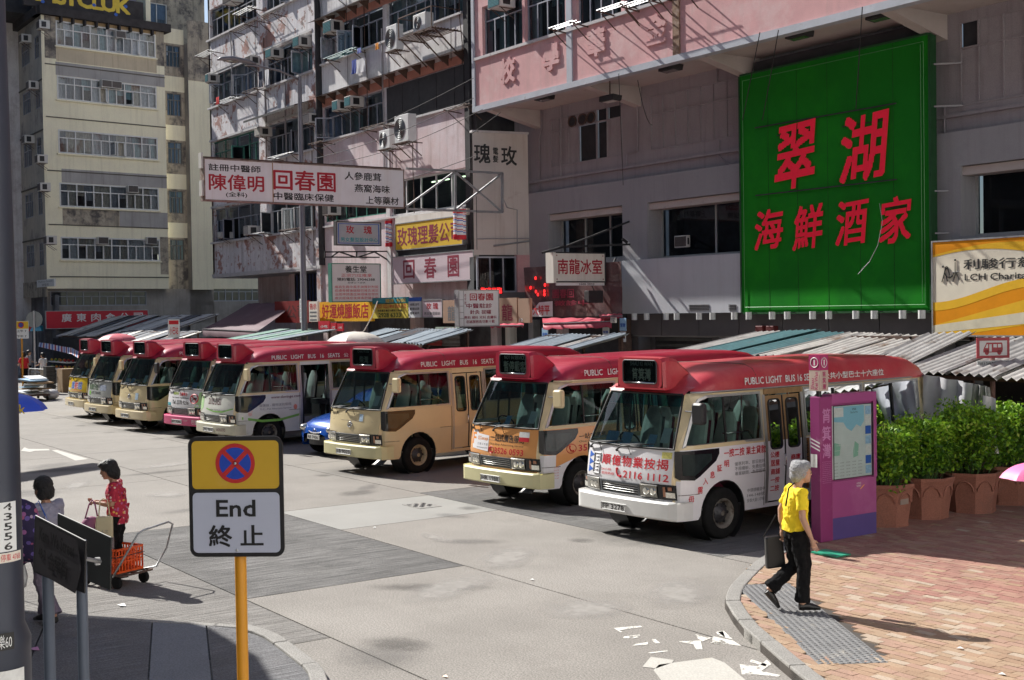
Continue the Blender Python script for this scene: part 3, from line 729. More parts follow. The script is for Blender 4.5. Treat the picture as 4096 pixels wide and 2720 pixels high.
m = MB().tube([SL(-(.84+.11*math.cos(a)),.98+.075*math.sin(a),.004) for a in [2*math.pi*k/20 for k in range(20)]],.006,4,closed=True); m.build('print_ring',LETR,t)
for k in range(5): sl(t,'小心上落',.46,.56,.68-.045*k,.70-.045*k,LETR,.0)
# 6: plain cream bus
t = bus(6,'plain cream minibus with round chrome badge next to the blue hatchback',dict(front=CREAM,side=CREAM,bumper=CREAM2,plate='LB 9023',hub='c',emblem=True,papers=5,
    dest=[('CHAI WAN',-.22,.18,2.49,2.54,.008,DIM),('柴灣',-.16,.16,2.27,2.42,.02,DIM)]))
fpatch(t,rect(.30,1.10,.42,1.245),mat('sticker_blue_pattern',(.45,.6,.8),.5,vary=.4,vs=50),.005,'sticker')
# 5: white and green pet service bus with open door
t = bus(5,'white and green minibus with a pet care web address and its door open',dict(front=OFFW,side=OFFW,pillar=CREAM,bumper=mat('dirty_white_bumper',(.56,.54,.42),.5,vary=.1,spots=[((.2,.12,.06),5,.66,.72)]),plate='MG 9810',hub='g',open=True,papers=5,doorpost=OFFW,
    dest=[('CAUSEWAY BAY',-.2,.2,2.49,2.53,.005,DIM)]))
fl(t,'2115 3151',-.30,.34,1.08,1.24,LETBR,.012); fl(t,'www.tlovinge.com',-.22,.58,.92,.985,LETG,.004)
fpatch(t,[(-.86,.86),(-.62,.98),(-.62,1.26),(-.86,1.28)],mat('pale_green_vinyl',(.45,.68,.35),.4,vary=.1))
fpatch(t,[(-.4,.955),(0,.90),(.45,.90),(.86,.99),(.86,1.02),(.45,.935),(0,.925),(-.4,.985)],GREENV)
sl(t,'www.tlovinge.com',1.15,2.0,1.19,1.28,LETBR,.01); sl(t,'寵樂緣 - 寵物送別服務',.82,1.72,1.02,1.09,LETG,.008); sl(t,'TLC - Pet Aftercare Service',.82,1.72,.94,.985,LETG,.006)
spatch(t,[(.35,.80),(.9,.70),(1.4,.70),(1.95,.80),(1.95,.74),(1.4,.64),(.9,.64),(.35,.74)],GREENV)
m = MB()
for dx,dz in ((0,0),(-.05,.06),(.05,.06)): m.ball(SL(-(.56+dx),.86+dz,.0),(.06,.006,.05) if not dx else (.022,.006,.02),8,5)
m.build('print_pig',mat('print_pink',(.75,.5,.45),.5),t)
m = MB(); m.ball(SL(-1.84,.97,.0),(.055,.006,.07),8,5); m.build('print_flower',mat('print_salmon',(.7,.25,.18),.5),t)
fl(t,'66066090',.25,.75,.66,.70,LETBR,.0) if False else None
lettering('66066090',LETBR,t,lambda a,c: (-.002-.07*(abs(a)/1.03)**2.2+.006,a,c),.28,.72,.44,.53,.004)
# 4: pest control bus with pink bumper
t = bus(4,'white minibus with pest control phone print and a bright pink bumper',dict(front=WHITE,side=mat('green_white_vinyl',(.35,.55,.25),.4,vary=.1),pillar=CREAM,bumper=PINKV,plate='BY 9286',mirror=BLKPLASTIC,papers=6,dest=[('WANCHAI',-.22,.2,2.45,2.53,.01,DIM),('灣仔',-.2,.2,2.27,2.42,.01,DIM)]))
fl(t,'滅蟲專家',-.50,-.18,1.17,1.25,mat('letter_olive',(.35,.45,.05),.5),.02); fl(t,'白蟻專治',-.12,.26,1.15,1.25,LETR,.02)
fl(t,'Pest Control   Termite Expert',-.55,.35,1.075,1.12,LETK,.012); fl(t,'Tel: 2370 9236',-.52,.36,.92,1.03,LETK,.03)
m = MB().tube([FR(.58+.16*math.cos(a),1.09+.12*math.sin(a),.004) for a in [2*math.pi*k/20 for k in range(20)]],.016,4,closed=True); m.tube([FR(.47,1.17,.004),FR(.69,1.01,.004)],.015,4); m.build('print_ring',LETR,t)
m = MB().ball(FR(.58,1.09,0),(.006,.06,.035),8,5); [m.tube([FR(.58-.1,1.09+d,.004),FR(.58+.1,1.09-d*.6,.004)],.008,4) for d in (-.05,0,.05)]; m.build('print_ant',LETK,t)
fpatch(t,[(.6,.86),(.87,.86),(.87,1.3),(.76,1.25),(.72,1.0)],mat('pale_green_vinyl',(.45,.68,.35),.4),.0025)
fpatch(t,rect(-.86,.87,-.62,.95),mat('letter_teal',(.03,.3,.35),.5))
lettering('小巴宣傳',LETW,t,lambda a,c: (-.002-.07*(abs(a)/1.03)**2.2+.006,a,c),.20,.42,.48,.52,.006); lettering('巴宣',LETW,t,lambda a,c: (-.002-.07*(abs(a)/1.03)**2.2+.008,a,c),.62,.86,.42,.54,.01)
# 3: plain cream bus with black mirror
t = bus(3,'cream minibus with a black mirror beside the pink bumpered one',dict(front=CREAM,side=CREAM,bumper=CREAM,plate='AP 8908',emblem=True,mirror=BLKPLASTIC,papers=4,dest=[('WANCHAI',-.2,.2,2.3,2.5,.005,DIM)]))
fpatch(t,rect(.38,.93,.54,1.12),mat('sticker_blue_pattern',(.45,.6,.8),.5),.005,'sticker')
# 2: silver front
t = bus(2,'minibus with a silver nose, between the cream one and the yellow nosed one',dict(front=SILV,side=CREAM,bumper=CREAM,plate='CC 8853',mirror=CREAM,papers=3,dest=[('灣仔',-.2,.2,2.3,2.5,.005,DIM)]))
fl(t,'新旅行社',-.66,.10,1.06,1.25,mat('letter_darkgreen',(.04,.11,.03),.5,vary=0),.03); fl(t,'ATC TRAVEL',-.40,.34,.93,1.01,LETK,.03)
fpatch(t,rect(-.62,.90,-.45,1.02),GREENV); fpatch(t,rect(.22,1.05,.62,1.22),mat('print_greyblue',(.35,.4,.5),.5,vary=.4,vs=20))
# 1: yellow front
t = bus(1,'minibus with a bright yellow nose, last in the row by the barrier',dict(front=YELLOWV,side=YELLOWV,bumper=CREAM,plate='CE 872',mirror=CREAM,papers=3,dest=[('灣仔',-.2,.2,2.3,2.5,.005,DIM)]))
fl(t,'魔鮮館',-.33,.62,.94,1.21,WHITE,.11); fl(t,'魔',-.32,-.02,.95,1.20,LETBL,.035,) ; fl(t,'鮮',.0,.29,.93,1.19,LETR,.035); fl(t,'館',.32,.61,.95,1.21,LETBL,.035)
fpatch(t,rect(-.75,1.12,-.5,1.25),ORANGEV); fpatch(t,rect(-.78,.9,-.4,.97),WHITE); fpatch(t,rect(-.3,.87,.6,.915),ORANGEV)
# ---------------------------------------------------------------- ground
def line_noise(m,amt=.5,sc=(3,60,1),lo=.4,hi=.6,dark=(.05,.05,.05)):
    """combed grooves pressed into concrete, running along X"""
    nt = m.node_tree; b = nt.nodes['Principled BSDF']; g = nt.nodes.new('ShaderNodeNewGeometry')
    mp = nt.nodes.new('ShaderNodeMapping'); mp.inputs['Scale'].default_value = sc; nt.links.new(g.outputs['Position'],mp.inputs[0])
    n = _noise(nt,1.0,5,.6,mp.outputs[0]); r = _ramp(nt,n.outputs[0],lo,hi)
    src = b.inputs['Base Color'].links[0].from_socket
    mx = nt.nodes.new('ShaderNodeMix'); mx.data_type = 'RGBA'; mx.blend_type = 'MIX'
    ff = nt.nodes.new('ShaderNodeMath'); ff.operation = 'MULTIPLY'; ff.inputs[1].default_value = amt
    nt.links.new(r.outputs[0],ff.inputs[0]); nt.links.new(ff.outputs[0],mx.inputs[0]); nt.links.new(src,mx.inputs[6]); mx.inputs[7].default_value = (*dark,1)
    nt.links.new(mx.outputs[2],b.inputs['Base Color'])
    bp = nt.nodes.new('ShaderNodeBump'); bp.inputs['Strength'].default_value = .8; bp.inputs['Distance'].default_value = .02
    inv = nt.nodes.new('ShaderNodeMath'); inv.operation = 'SUBTRACT'; inv.inputs[0].default_value = 1; nt.links.new(r.outputs[0],inv.inputs[1])
    nt.links.new(inv.outputs[0],bp.inputs['Height']); nt.links.new(bp.outputs[0],b.inputs['Normal']); return m
CONC = mat('road_concrete',(.245,.228,.205),.85,vary=.10,vs=.9,grain=.34,gs=55,bump=.35,bs=70,spots=[((.285,.265,.24),.3,.48,.7),((.20,.18,.16),1.1,.62,.80),((.20,.18,.16),14,.68,.75),((.13,.12,.11),3.1,.74,.8)])
CONC2 = mat('road_concrete_worn',(.262,.244,.22),.85,vary=.12,vs=.7,grain=.34,gs=55,bump=.35,bs=70,spots=[((.30,.28,.255),.35,.5,.7),((.20,.185,.165),.9,.6,.8),((.14,.13,.12),3.5,.73,.8)])
CONCL = mat('smooth_patch_concrete',(.30,.295,.275),.8,vary=.07,vs=.9,grain=.15,gs=80,spots=[((.28,.27,.25),1.3,.55,.75)])
CONCD = line_noise(mat('grooved_concrete',(.155,.152,.147),.9,vary=.25,vs=1.1,grain=.4,gs=60,bump=.4,bs=60,spots=[((.22,.216,.205),.9,.55,.75)]),.42,(24,1.0,1),.47,.66)
CONCG = line_noise(mat('grooved_light_concrete',(.225,.215,.20),.9,vary=.16,vs=1.0,grain=.3,gs=60,bump=.3,bs=60,spots=[((.25,.24,.22),1.2,.55,.75)]),.34,(24,1.0,1),.46,.68,(.12,.11,.10))
PAVE = line_noise(mat('brushed_pavement',(.165,.165,.17),.9,vary=.14,vs=1.3,grain=.3,gs=60,bump=.3,bs=60,spots=[((.22,.21,.2),1.2,.55,.75)]),.22,(30,1.2,1),.46,.66,(.12,.115,.11))
PAVEL = mat('light_pavement',(.21,.22,.235),.85,vary=.08,vs=1.3,grain=.2,gs=60,bump=.2,bs=60)
JOINT = mat('joint_dirt',(.07,.06,.052),.95,vary=.2,vs=8)
KERBM = mat('kerb_granite',(.28,.27,.25),.8,vary=.12,vs=3,grain=.3,gs=70,bump=.3,bs=50,spots=[((.24,.22,.19),3,.6,.78)])
MARK = mat('road_paint',(.50,.485,.44),.7,vary=.05,vs=3,grain=.12,gs=60,spots=[((.52,.46,.36),5,.6,.72)])
def worn(m,sc=2.2,lo=.5,hi=.56):
    nt = m.node_tree; o = nt.nodes['Material Output']; g = nt.nodes.new('ShaderNodeNewGeometry'); n = _noise(nt,sc,7,.75,g.outputs['Position']); r = _ramp(nt,n.outputs[0],lo,hi)
    t = nt.nodes.new('ShaderNodeBsdfTransparent'); mx = nt.nodes.new('ShaderNodeMixShader'); nt.links.new(r.outputs[0],mx.inputs[0]); nt.links.new(nt.nodes['Principled BSDF'].outputs[0],mx.inputs[1]); nt.links.new(t.outputs[0],mx.inputs[2]); nt.links.new(mx.outputs[0],o.inputs[0]); return m
MARKW = worn(mat('worn_road_paint',(.72,.70,.64),.7,vary=.05,grain=.12,gs=60),8.5,.53,.60)
MB().box(-260,160,-140,240,-.4,-.03).build('ground',JOINT,None,kind='structure')
road = thing('road',None,None,(0,0,0),kind='structure')
rows = [(-24,-3.2),(-3.2,-.2),(-.2,2.8),(2.8,5.8),(5.8,8.85),(8.85,11.8),(11.8,14.8),(14.8,17.8),(17.8,20.8),(20.8,30)]
cuts = {4: [-90,-60,-48,-42.2,-36.5,-30.7,-25,-19.2,-13.8,-2.5,10,40],5: [-90,-60,-48,-42.6,-37,-31,-25.4,-19.55,-17.3,-6,10,40],6: [-90,-60,-48,-42,-37,-31,-25.4,-19.9,-12.1,0,40],3: [-90,-60,-46,-38.5,-30.7,-24.9,-18.2,-11.6,-3,10,40]}
for r,(y0,y1) in enumerate(rows):
    xs = cuts.get(r,[-90,-60,-45,-36,-27,-18,-9,0,40])
    for x0,x1 in zip(xs,xs[1:]):
        m = CONC if (r*7+int(x0)) % 3 else CONC2
        if r == 4 and x0 == -19.2: m = CONCD
        if r == 3 and x0 in (-18.2,-24.9): m = CONCG
        if r == 5 and x0 == -19.55: m = CONCL
        if r == 6 and x0 == -19.9: m = CONCD
        g = .011
        MB().box(x0+g,x1-g,y0+g,y1-g,-.16,0).build('road_slab',m,road)
def deck(pts,z=.004): return [(*GP(*p)[:2],z) for p in pts]
# manhole cover cast into the smooth patch
p = GP(*b6(725,300)); mh = thing('manhole_cover','small square iron manhole cover in the pale smooth concrete patch','manhole cover',(p.x,p.y,.0))
MB().box(-.30,.30,-.22,.22,0,.006).build('frame',KERBM,mh)
for i in range(4):
    for j in range(5):
        if (i+j) % 2 == 0: MB().box(-.2+.10*i,-.12+.10*i,-.18+.072*j,-.13+.072*j,.006,.012).build('plate',DARKM,mh)
# left pavement (brushed concrete) with kerb stones
PV = .03
lp = [(-14.6,3.6),(-14.36,3.8),(-13.37,4.56),(-12.95,4.92),(-12.45,5.27),(-12.0,5.36),(-11.43,5.30),(-10.5,5.17),(-9.3,4.7),(-8.2,3.9),(-7.6,2.9),(-7.3,1.0),(-7.3,-12),(-40,-12),(-40,-5),(-24,-1.0),(-18,1.6)]
lpv = thing('pavement',None,None,(0,0,0),kind='structure')
def clip_slab(poly,x0,x1,y0,y1,m,par,z0=-.1,z1=PV,d=None):
    import bmesh
    bm = bmesh.new(); bm.faces.new([bm.verts.new((a,b,0)) for a,b in poly])
    dx = d or Vector((1,0)); dy = Vector((-dx.y,dx.x))
    for co,no in ((dx*x0,-dx),(dx*x1,dx),(dy*y0,-dy),(dy*y1,dy)):
        bmesh.ops.bisect_plane(bm,geom=bm.verts[:]+bm.edges[:]+bm.faces[:],plane_co=(co.x,co.y,0),plane_no=(no.x,no.y,0),clear_outer=True)
    if bm.faces:
        for f in bm.faces[:1]:
            o = [(v.co.x,v.co.y,z0) for v in f.verts]
            if f.calc_area() > .02: MB().prism(o,(0,0,z1-z0)).build('paving_slab',m,par)
    bm.free()
# slabs follow the joints seen in the photo, which run along (.94,-.34)
dj = Vector((.94,-.342)).normalized(); dyj = Vector((-dj.y,dj.x))
ys = [-14,-8.9,-6.2,-3.6,-1.4,dyj.dot(Vector((-13.37,4.56))),dyj.dot(Vector((-12.95,4.87)))+.12,2.6,6]
ys = sorted([y for y in ys]);
for k,(a,b) in enumerate(zip(ys,ys[1:])):
    for x0,x1 in ((-45,-20),(-20,-8.6),(-8.6,8)):
        clip_slab(lp,x0+.01,x1-.01,a+.008,b-.008,PAVEL if abs(a-dyj.dot(Vector((-13.37,4.56)))) < .01 else PAVE,lpv,d=dj)
def kerb(pts,par,w=.15,z1=.10,z0=-.1,step=.9,side=1,mats=KERBM):
    P = [Vector(p) for p in pts]; L = [0]
    for a,b in zip(P,P[1:]): L.append(L[-1]+(b-a).length)
    def at(s):
        s = max(0,min(L[-1]-1e-6,s)); i = max(k for k in range(len(L)) if L[k] <= s); i = min(i,len(P)-2)
        return P[i].lerp(P[i+1],(s-L[i])/(L[i+1]-L[i]))
    s = 0
    while s < L[-1]-.1:
        e = min(s+step,L[-1]); q = [at(s+.006+(e-s-.012)*k/3) for k in range(4)]; inn = []
        for k in range(4):
            d = (at(s+(e-s)*k/3+.05)-at(s+(e-s)*k/3-.05)).normalized(); inn.append(q[k]+Vector((-d.y,d.x))*w*side)
        o = q+inn[::-1]; dz = random.uniform(-.004,.004)
        MB().prism([(v.x,v.y,z0) for v in o],(0,0,z1-z0+dz)).build('kerb_stone',mats,par,bevel=.012); s = e
kerb([(-12.45,5.27),(-12.0,5.36),(-11.43,5.30),(-10.5,5.17),(-9.3,4.7),(-8.2,3.9),(-7.6,2.9),(-7.3,1.0),(-7.3,-3)],lpv,side=-1,z1=.06)
kerb([(-18,1.6),(-14.36,3.8),(-13.37,4.56),(-12.95,4.92),(-12.45,5.27)],lpv,side=-1,z1=.036,w=.10)
# right pavement: brick
PZ = .10
kb = [(-12.95,26),(-12.95,15.6),(-12.6,14.5),(-12.15,13.2),(-11.7,12.1),(-11.2,11.3),(-10.73,10.6),(-10.3,10.1),(-9.77,9.7),(-9.3,9.38),(-8.78,9.09),(-8.23,8.78),(-7.63,8.46),(-6.5,7.95),(-5,7.5),(-3,7.2),(6,7.0)]
kb = [(a*.97,b*.97) for a,b in kb]
bp = thing('pavement',None,None,(0,0,0),kind='structure')
kerb(kb,bp,w=.16,z1=PZ+.012,side=1,step=.85)
BUFF = [mat('buff_brick_%s' % n,c,.8,vary=.12,vs=3,grain=.22,gs=90,bump=.2,bs=90) for n,c in (('sand',(.38,.265,.175)),('tan',(.35,.23,.15)),('pink',(.38,.24,.175)),('pale',(.44,.35,.265)))]
REDB = [mat('red_brick_%s' % n,c,.8,vary=.15,vs=3,grain=.22,gs=90,bump=.2,bs=90) for n,c in (('rose',(.33,.175,.135)),('deep',(.33,.165,.13)),('salmon',(.36,.21,.155)),('dull',(.36,.225,.17)))]
def kerb_y(x):   # inner edge of kerb
    for (a,b),(c,d) in zip(kb[2:],kb[3:]):
        if a <= x <= c: return b+(d-b)*(x-a)/(c-a)+.17
    return 14.6
tact = [(-10.52,10.71),(-10.6,11.21),(-7.92,9.69),(-7.9,8.97)]
TQ = [Vector((a*.97,b*.97)) for a,b in ((-10.75,10.75),(-10.45,11.35),(-7.75,9.72),(-8.05,9.05))]
def in_tact(x,y):
    s = [(TQ[(i+1) % 4]-TQ[i]).cross(Vector((x,y))-TQ[i]) for i in range(4)]
    return all(v < 0 for v in s) or all(v > 0 for v in s)
MB().prism([(x,y,-.1) for x,y in kb[:]+[(6,26)]],(0,0,PZ+.085)).build('brick_bed',JOINT,bp)
bl,bw = .205,.1025; cells = []
y = 8.0
row = 0
while y < 25:
    x = -12.5+(row % 2)*bl/2 - (.07 if row % 4 > 1 else 0)
    while x < 5.8:
        cx,cy = x+bl/2,y+bw/2
        if cy > kerb_y(cx)-.02 and cx > -12.38 and not in_tact(cx,cy):
            v = Vector((cx,cy,PZ)); d = v-CAM; w = d.dot(FW); u = W_PX/2+F_PX*d.dot(RT)/w; vv = H_PX/2-F_PX*d.dot(UP)/w
            if -100 < u < 5200 and vv < 3000: cells.append((w,cx,cy))
        x += bl
    y += bw; row += 1
cells.sort()
meshes = {}
def brick_mat(cx,cy):
    rr = random.random(); red = (cy-cx*.42 > 15.1+.35*math.sin(cx*3)) or (cy > 13.0)
    if cy < 12.2 and cx < -9.0: red = False
    fam = REDB if red and random.random() < .86 else BUFF
    return fam,random.choices(range(4),(4,4,3,1.6 if fam is BUFF else 3))[0]
rest = {}
for k,(w,cx,cy) in enumerate(cells):
    fam,j = brick_mat(cx,cy); dz = random.uniform(-.0022,.0022)
    if k < 300:
        key = (fam is REDB,j)
        if key not in meshes: meshes[key] = MB().box(-bl/2+.003,bl/2-.003,-bw/2+.003,bw/2-.003,-.05,0).mesh('brick',fam[j])
        o = put('brick',meshes[key],bp,(cx,cy,PZ+dz)); o.rotation_euler = (random.uniform(-.012,.012),random.uniform(-.008,.008),0)
    else:
        m = rest.setdefault('r',MB()); m.mi = j+(4 if fam is REDB else 0); g = .003
        x0,x1,y0,y1,z = cx-bl/2+g,cx+bl/2-g,cy-bw/2+g,cy+bw/2-g,PZ+dz; a,b = random.uniform(-.0016,.0016),random.uniform(-.0016,.0016)
        q = len(m.v); m.v += [(x0,y0,z+a),(x1,y0,z+b),(x1,y1,z-a),(x0,y1,z-b),(x0,y0,z-.02),(x1,y0,z-.02),(x1,y1,z-.02),(x0,y1,z-.02)]
        m.f += [(q,q+1,q+2,q+3),(q,q+4,q+5,q+1),(q+1,q+5,q+6,q+2),(q+2,q+6,q+7,q+3),(q+3,q+7,q+4,q)]; m.m += [m.mi]*5
rest['r'].build('brick',BUFF+REDB,bp,kind='stuff')
# tactile slabs with studs
TACT = mat('tactile_grey',(.215,.215,.215),.75,vary=.1,vs=4,grain=.2,gs=80,spots=[((.46,.43,.37),2.5,.58,.72)])
tx = (TQ[3]-TQ[0]).normalized(); ty = Vector((-tx.y,tx.x)); Lx = (TQ[3]-TQ[0]).length; nx = int(Lx/.30)
stud = MB().lathe([(.022,0),(.017,.008),(0,.009)],7)
for i in range(nx+1):
    for j in range(2):
        o = TQ[0]+tx*(.30*i)+ty*(.32*j)+ty*(-.02)
        if not (o.x < -7.4): continue
        m = MB(); c = [o,o+tx*.295,o+tx*.295+ty*.315,o+ty*.315]
        m.prism([(v.x,v.y,.05) for v in c],(0,0,PZ+.001-.05))
        for a in range(5):
            for b in range(5):
                q = o+tx*(.03+.059*a+.02*(b % 2))+ty*(.032+.062*b); k = len(m.v); m.v += [(p[0]+q.x,p[1]+q.y,p[2]+PZ+.001) for p in stud.v]; m.f += [tuple(t+k for t in f) for f in stud.f]; m.m += [0]*len(stud.f)
        m.build('tactile_slab',TACT,bp)
# road markings
def marking(pts,name='road_marking',m=MARK): return MB().poly(deck(pts)).build(name,m,road)
marking([b5(128,160),b5(150,138),b5(175,148),b5(300,148),b5(306,157),b5(215,160),b5(185,167)]); marking([b5(318,156),b5(350,154),b5(545,210),b5(465,220)])
marking([b6(1915,1172),b6(1960,1118),b6(2085,1135),b6(2075,1150),b6(1990,1180)])
marking([b6(1975,1190),b6(2005,1160),b6(2290,1122),b6(2360,1150),b6(2480,1250),b6(2440,1420),b6(2150,1420)],m=MARK)
for q in ([(1760,962),(1905,950),(1915,957),(1790,975),(1810,985),(1795,985)],[(1810,1018),(1815,1008),(1900,998),(1905,1010),(1870,1018)],[(1860,1058),(1880,1048),(1945,1038),(1945,1052)],[(1965,1025),(1985,1022),(2012,1044),(1985,1047)],
          [(1945,1095),(2050,1083),(2052,1088),(1960,1100)],[(2100,1035),(2230,1030),(2240,1078),(2205,1078),(2190,1050)],[(2200,995),(2250,1010),(2290,1015),(2240,1035),(2215,1020)],[(2280,1040),(2360,1042),(2361,1050),(2300,1047)],[(2310,985),(2350,980),(2361,1010),(2330,1005)]):
    marking([b6(*p) for p in q],m=MARKW)
for q in ([(0,1375),(40,1385),(90,1395),(130,1420),(60,1410),(0,1408)],[(20,1355),(50,1352),(90,1390),(60,1385)],[(120,1500),(200,1510),(240,1480),(260,1500),(215,1530),(300,1548),(290,1556),(190,1545),(130,1545)],[(170,1478),(240,1500),(235,1510),(165,1490)]):
    marking([b4(*p) for p in q],m=MARKW)
# oil drips, tyre scuffs and old patches
def stain(name,col,dens,sc):
    m = mat(name,col,.7,vary=.2,vs=6); nt = m.node_tree; o = nt.nodes['Material Output']; tc = nt.nodes.new('ShaderNodeTexCoord'); gr = nt.nodes.new('ShaderNodeTexGradient'); gr.gradient_type = 'SPHERICAL'; nt.links.new(tc.outputs['Object'],gr.inputs[0])
    g = nt.nodes.new('ShaderNodeNewGeometry'); n = _noise(nt,sc,6,.7,g.outputs['Position']); mu = nt.nodes.new('ShaderNodeMath'); mu.operation = 'MULTIPLY'; nt.links.new(gr.outputs[0],mu.inputs[0]); nt.links.new(n.outputs[0],mu.inputs[1]); r = _ramp(nt,mu.outputs[0],.08,.36,(0,0,0,1),(dens,)*3+(1,))
    t = nt.nodes.new('ShaderNodeBsdfTransparent'); mx = nt.nodes.new('ShaderNodeMixShader'); nt.links.new(r.outputs[0],mx.inputs[0]); nt.links.new(t.outputs[0],mx.inputs[1]); nt.links.new(nt.nodes['Principled BSDF'].outputs[0],mx.inputs[2]); nt.links.new(mx.outputs[0],o.inputs[0]); return m
OIL = stain('oil_stain',(.06,.055,.05),.34,7.5); SCUF = stain('pale_scuff',(.42,.40,.37),.6,2.2); WET = stain('grey_stain',(.15,.145,.14),.28,5.0)
disc_ = MB().add([(math.cos(2*math.pi*k/20),math.sin(2*math.pi*k/20),0) for k in range(20)],[tuple(range(20))]); dm = {m.name: disc_.mesh('stain',m) for m in (OIL,SCUF,WET)}
rs = random.Random(9)
def st(m,x,y,a,b,r=0.0,z=.0065): o = put('stain',dm[m.name],road,(x,y,z),(0,0,r),(a,b,1))
for i_,(x,y,a_) in BUSPOS.items(): st(OIL,x+rs.uniform(-.3,.3),y+1.3,.8,.6); st(OIL,x+rs.uniform(-.4,.4),y-.5,.3,.25); st(WET,x,y+.4,1.3,1.1)
for k in range(16): st([WET,OIL,WET,SCUF][k % 4],rs.uniform(-30,-8),rs.uniform(5.5,11.5),rs.uniform(.3,1.3),rs.uniform(.25,.8),rs.uniform(0,3))
for p,q,w in ((b6(1250,520),b6(1130,640),.5),(b6(1050,670),b6(700,820),.5),(b6(2150,700),b6(2080,850),.5),(b6(850,470),b6(760,480),.6),(b6(1500,820),b6(1720,900),.7)):
    A_,B_ = GP(*p),GP(*q); c_ = (A_+B_)/2; d_ = B_-A_; st(SCUF,c_.x,c_.y,d_.length*.75,w,math.atan2(d_.y,d_.x),.007)
p = GP(*b6(600,1050)); st(OIL,p.x,p.y,.55,.35,.4,.0072)
# tar line and grit along the joints, small litter
rl = random.Random(3)
for k,(u,v,c) in enumerate([(*b6(470,420),PAPER),(*b6(1320,702),PAPER),(*b6(852,1225),ORANGEV),(*b4(1095,1430),PAPER),(*b5(215,1380),mat('pink_leaf',(.65,.3,.5),.6)),(*b4(1280,1545),PAPER),(*b5(750,1110),PAPER),(*b5(1200,805),PAPER)]):
    z = PZ+.004 if u > 3000 else (PV+.006 if v > 2500 and u < 800 else .004)
    p = GP(u,v,z); m = MB(); s = .026 if k not in (4,6) else .06
    m.poly([(-s*1.4,-s*.5,0),(s*.9,-s*.6,.012),(s*1.3,s*.4,.004),(-s*.5,s*.6,.018)])
    m.build('litter',c,None,loc=(p.x,p.y,z),label=('scrap of paper lying on the pale smooth concrete patch','small white scrap on the open concrete near the long joint','small orange and white scrap at the lower edge of the road','white paper slip lying on the buff brick paving past the head of the shadow','pink fallen petal on the shaded left pavement','tiny white scrap on bricks near the corner of the paving','flattened white scrap beside the trolley shadow','small scrap beside the pole of the yellow sign')[k],cat='litter')
# ---------------------------------------------------------------- buildings along the shop fronts
PINK = mat('pink_render',(.64,.36,.36),.85,vary=.10,vs=1.2,grain=.1,gs=60,bump=.2,bs=30,spots=[((.68,.50,.49),.8,.5,.72),((.36,.17,.16),2.8,.66,.78)],streak=(.45,.30,.28),streak_amt=.5)
PALEBLUE = mat('pale_blue_trim',(.44,.47,.52),.8,vary=.12,vs=2,grain=.1,spots=[((.28,.26,.25),4,.62,.75)])
GREYW = mat('mauve_grey_render',(.33,.305,.325),.85,vary=.08,vs=.8,grain=.08,gs=40,spots=[((.37,.35,.365),.6,.5,.75),((.22,.20,.21),5,.70,.76)],streak=(.17,.15,.155),streak_amt=.5)
GREYB = mat('grey_render_band',(.33,.325,.34),.85,vary=.06,vs=.6,grain=.06,gs=40,spots=[((.28,.275,.29),1.2,.55,.8)],streak=(.2,.19,.19),streak_amt=.4)
SOFF = mat('soffit_cream',(.50,.44,.41),.85,vary=.1,vs=1,spots=[((.33,.29,.27),2,.6,.75)])
PANELG = mat('light_grey_panel',(.52,.53,.57),.6,vary=.05,vs=.7,streak=(.36,.36,.38),streak_amt=.35)
FASC = mat('dark_fascia_panel',(.115,.11,.115),.35,vary=.1,vs=2,coat=.1)
ROSEW = mat('cream_side_render',(.62,.57,.52),.85,vary=.06,vs=.8,spots=[((.44,.36,.32),1.6,.6,.8)],streak=(.36,.27,.22),streak_amt=.45)
TENA = mat('peeling_lilac_render',(.68,.66,.68),.9,vary=.12,vs=1.0,grain=.12,gs=40,bump=.35,bs=20,spots=[((.76,.75,.75),1.1,.5,.7),((.40,.22,.19),.75,.545,.58),((.24,.20,.19),1.5,.60,.66),((.36,.18,.14),3.2,.60,.63)],streak=(.17,.13,.12),streak_amt=.75)
TENB = mat('pale_render',(.70,.68,.68),.9,vary=.10,vs=.9,grain=.1,gs=40,bump=.25,bs=20,spots=[((.46,.42,.42),.8,.5,.7)],streak=(.3,.25,.23),streak_amt=.6)
TENP = mat('salmon_render',(.62,.50,.51),.9,vary=.12,vs=.9,grain=.1,gs=40,bump=.25,bs=20,spots=[((.68,.60,.62),1.0,.44,.62),((.40,.25,.22),2,.64,.74)],streak=(.24,.15,.13),streak_amt=.55)
PLASTIC_W = mat('unit_casing',(.60,.585,.55),.5,vary=.08,vs=6,spots=[((.4,.36,.3),6,.6,.75)])
LOUV = mat('unit_louvre_teal',(.10,.26,.29),.35,vary=.15,vs=8)
LOUVG = mat('unit_louvre_dark',(.10,.085,.08),.5,vary=.15,vs=8)
WFRAME = mat('grey_blue_window_frame',(.33,.35,.40),.5,.2,vary=.12,vs=5)
WFRAMEW = mat('white_window_frame',(.66,.67,.66),.5,vary=.06,vs=5)
WFRAMEG = mat('green_window_frame',(.05,.20,.15),.5,vary=.2,vs=5)
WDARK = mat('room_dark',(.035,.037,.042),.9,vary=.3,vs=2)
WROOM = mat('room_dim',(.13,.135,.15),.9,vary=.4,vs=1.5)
CURT = [mat('curtain_%s' % n,c,.9,vary=.18,vs=7) for n,c in (('white',(.62,.64,.66)),('grey',(.30,.32,.35)),('beige',(.50,.46,.38)),('blue',(.14,.20,.32)),('teal',(.25,.40,.43)))]
WGLASS = glass('window_glass',(.70,.76,.80),.38,.03)
DARKGL = glass('dark_window_glass',(.35,.38,.42),.3,.02)
STEEL = mat('galvanised_steel',(.42,.43,.44),.45,.6,vary=.15,vs=6)
RUSTY = mat('rusty_iron',(.11,.07,.055),.8,.2,vary=.3,vs=6)
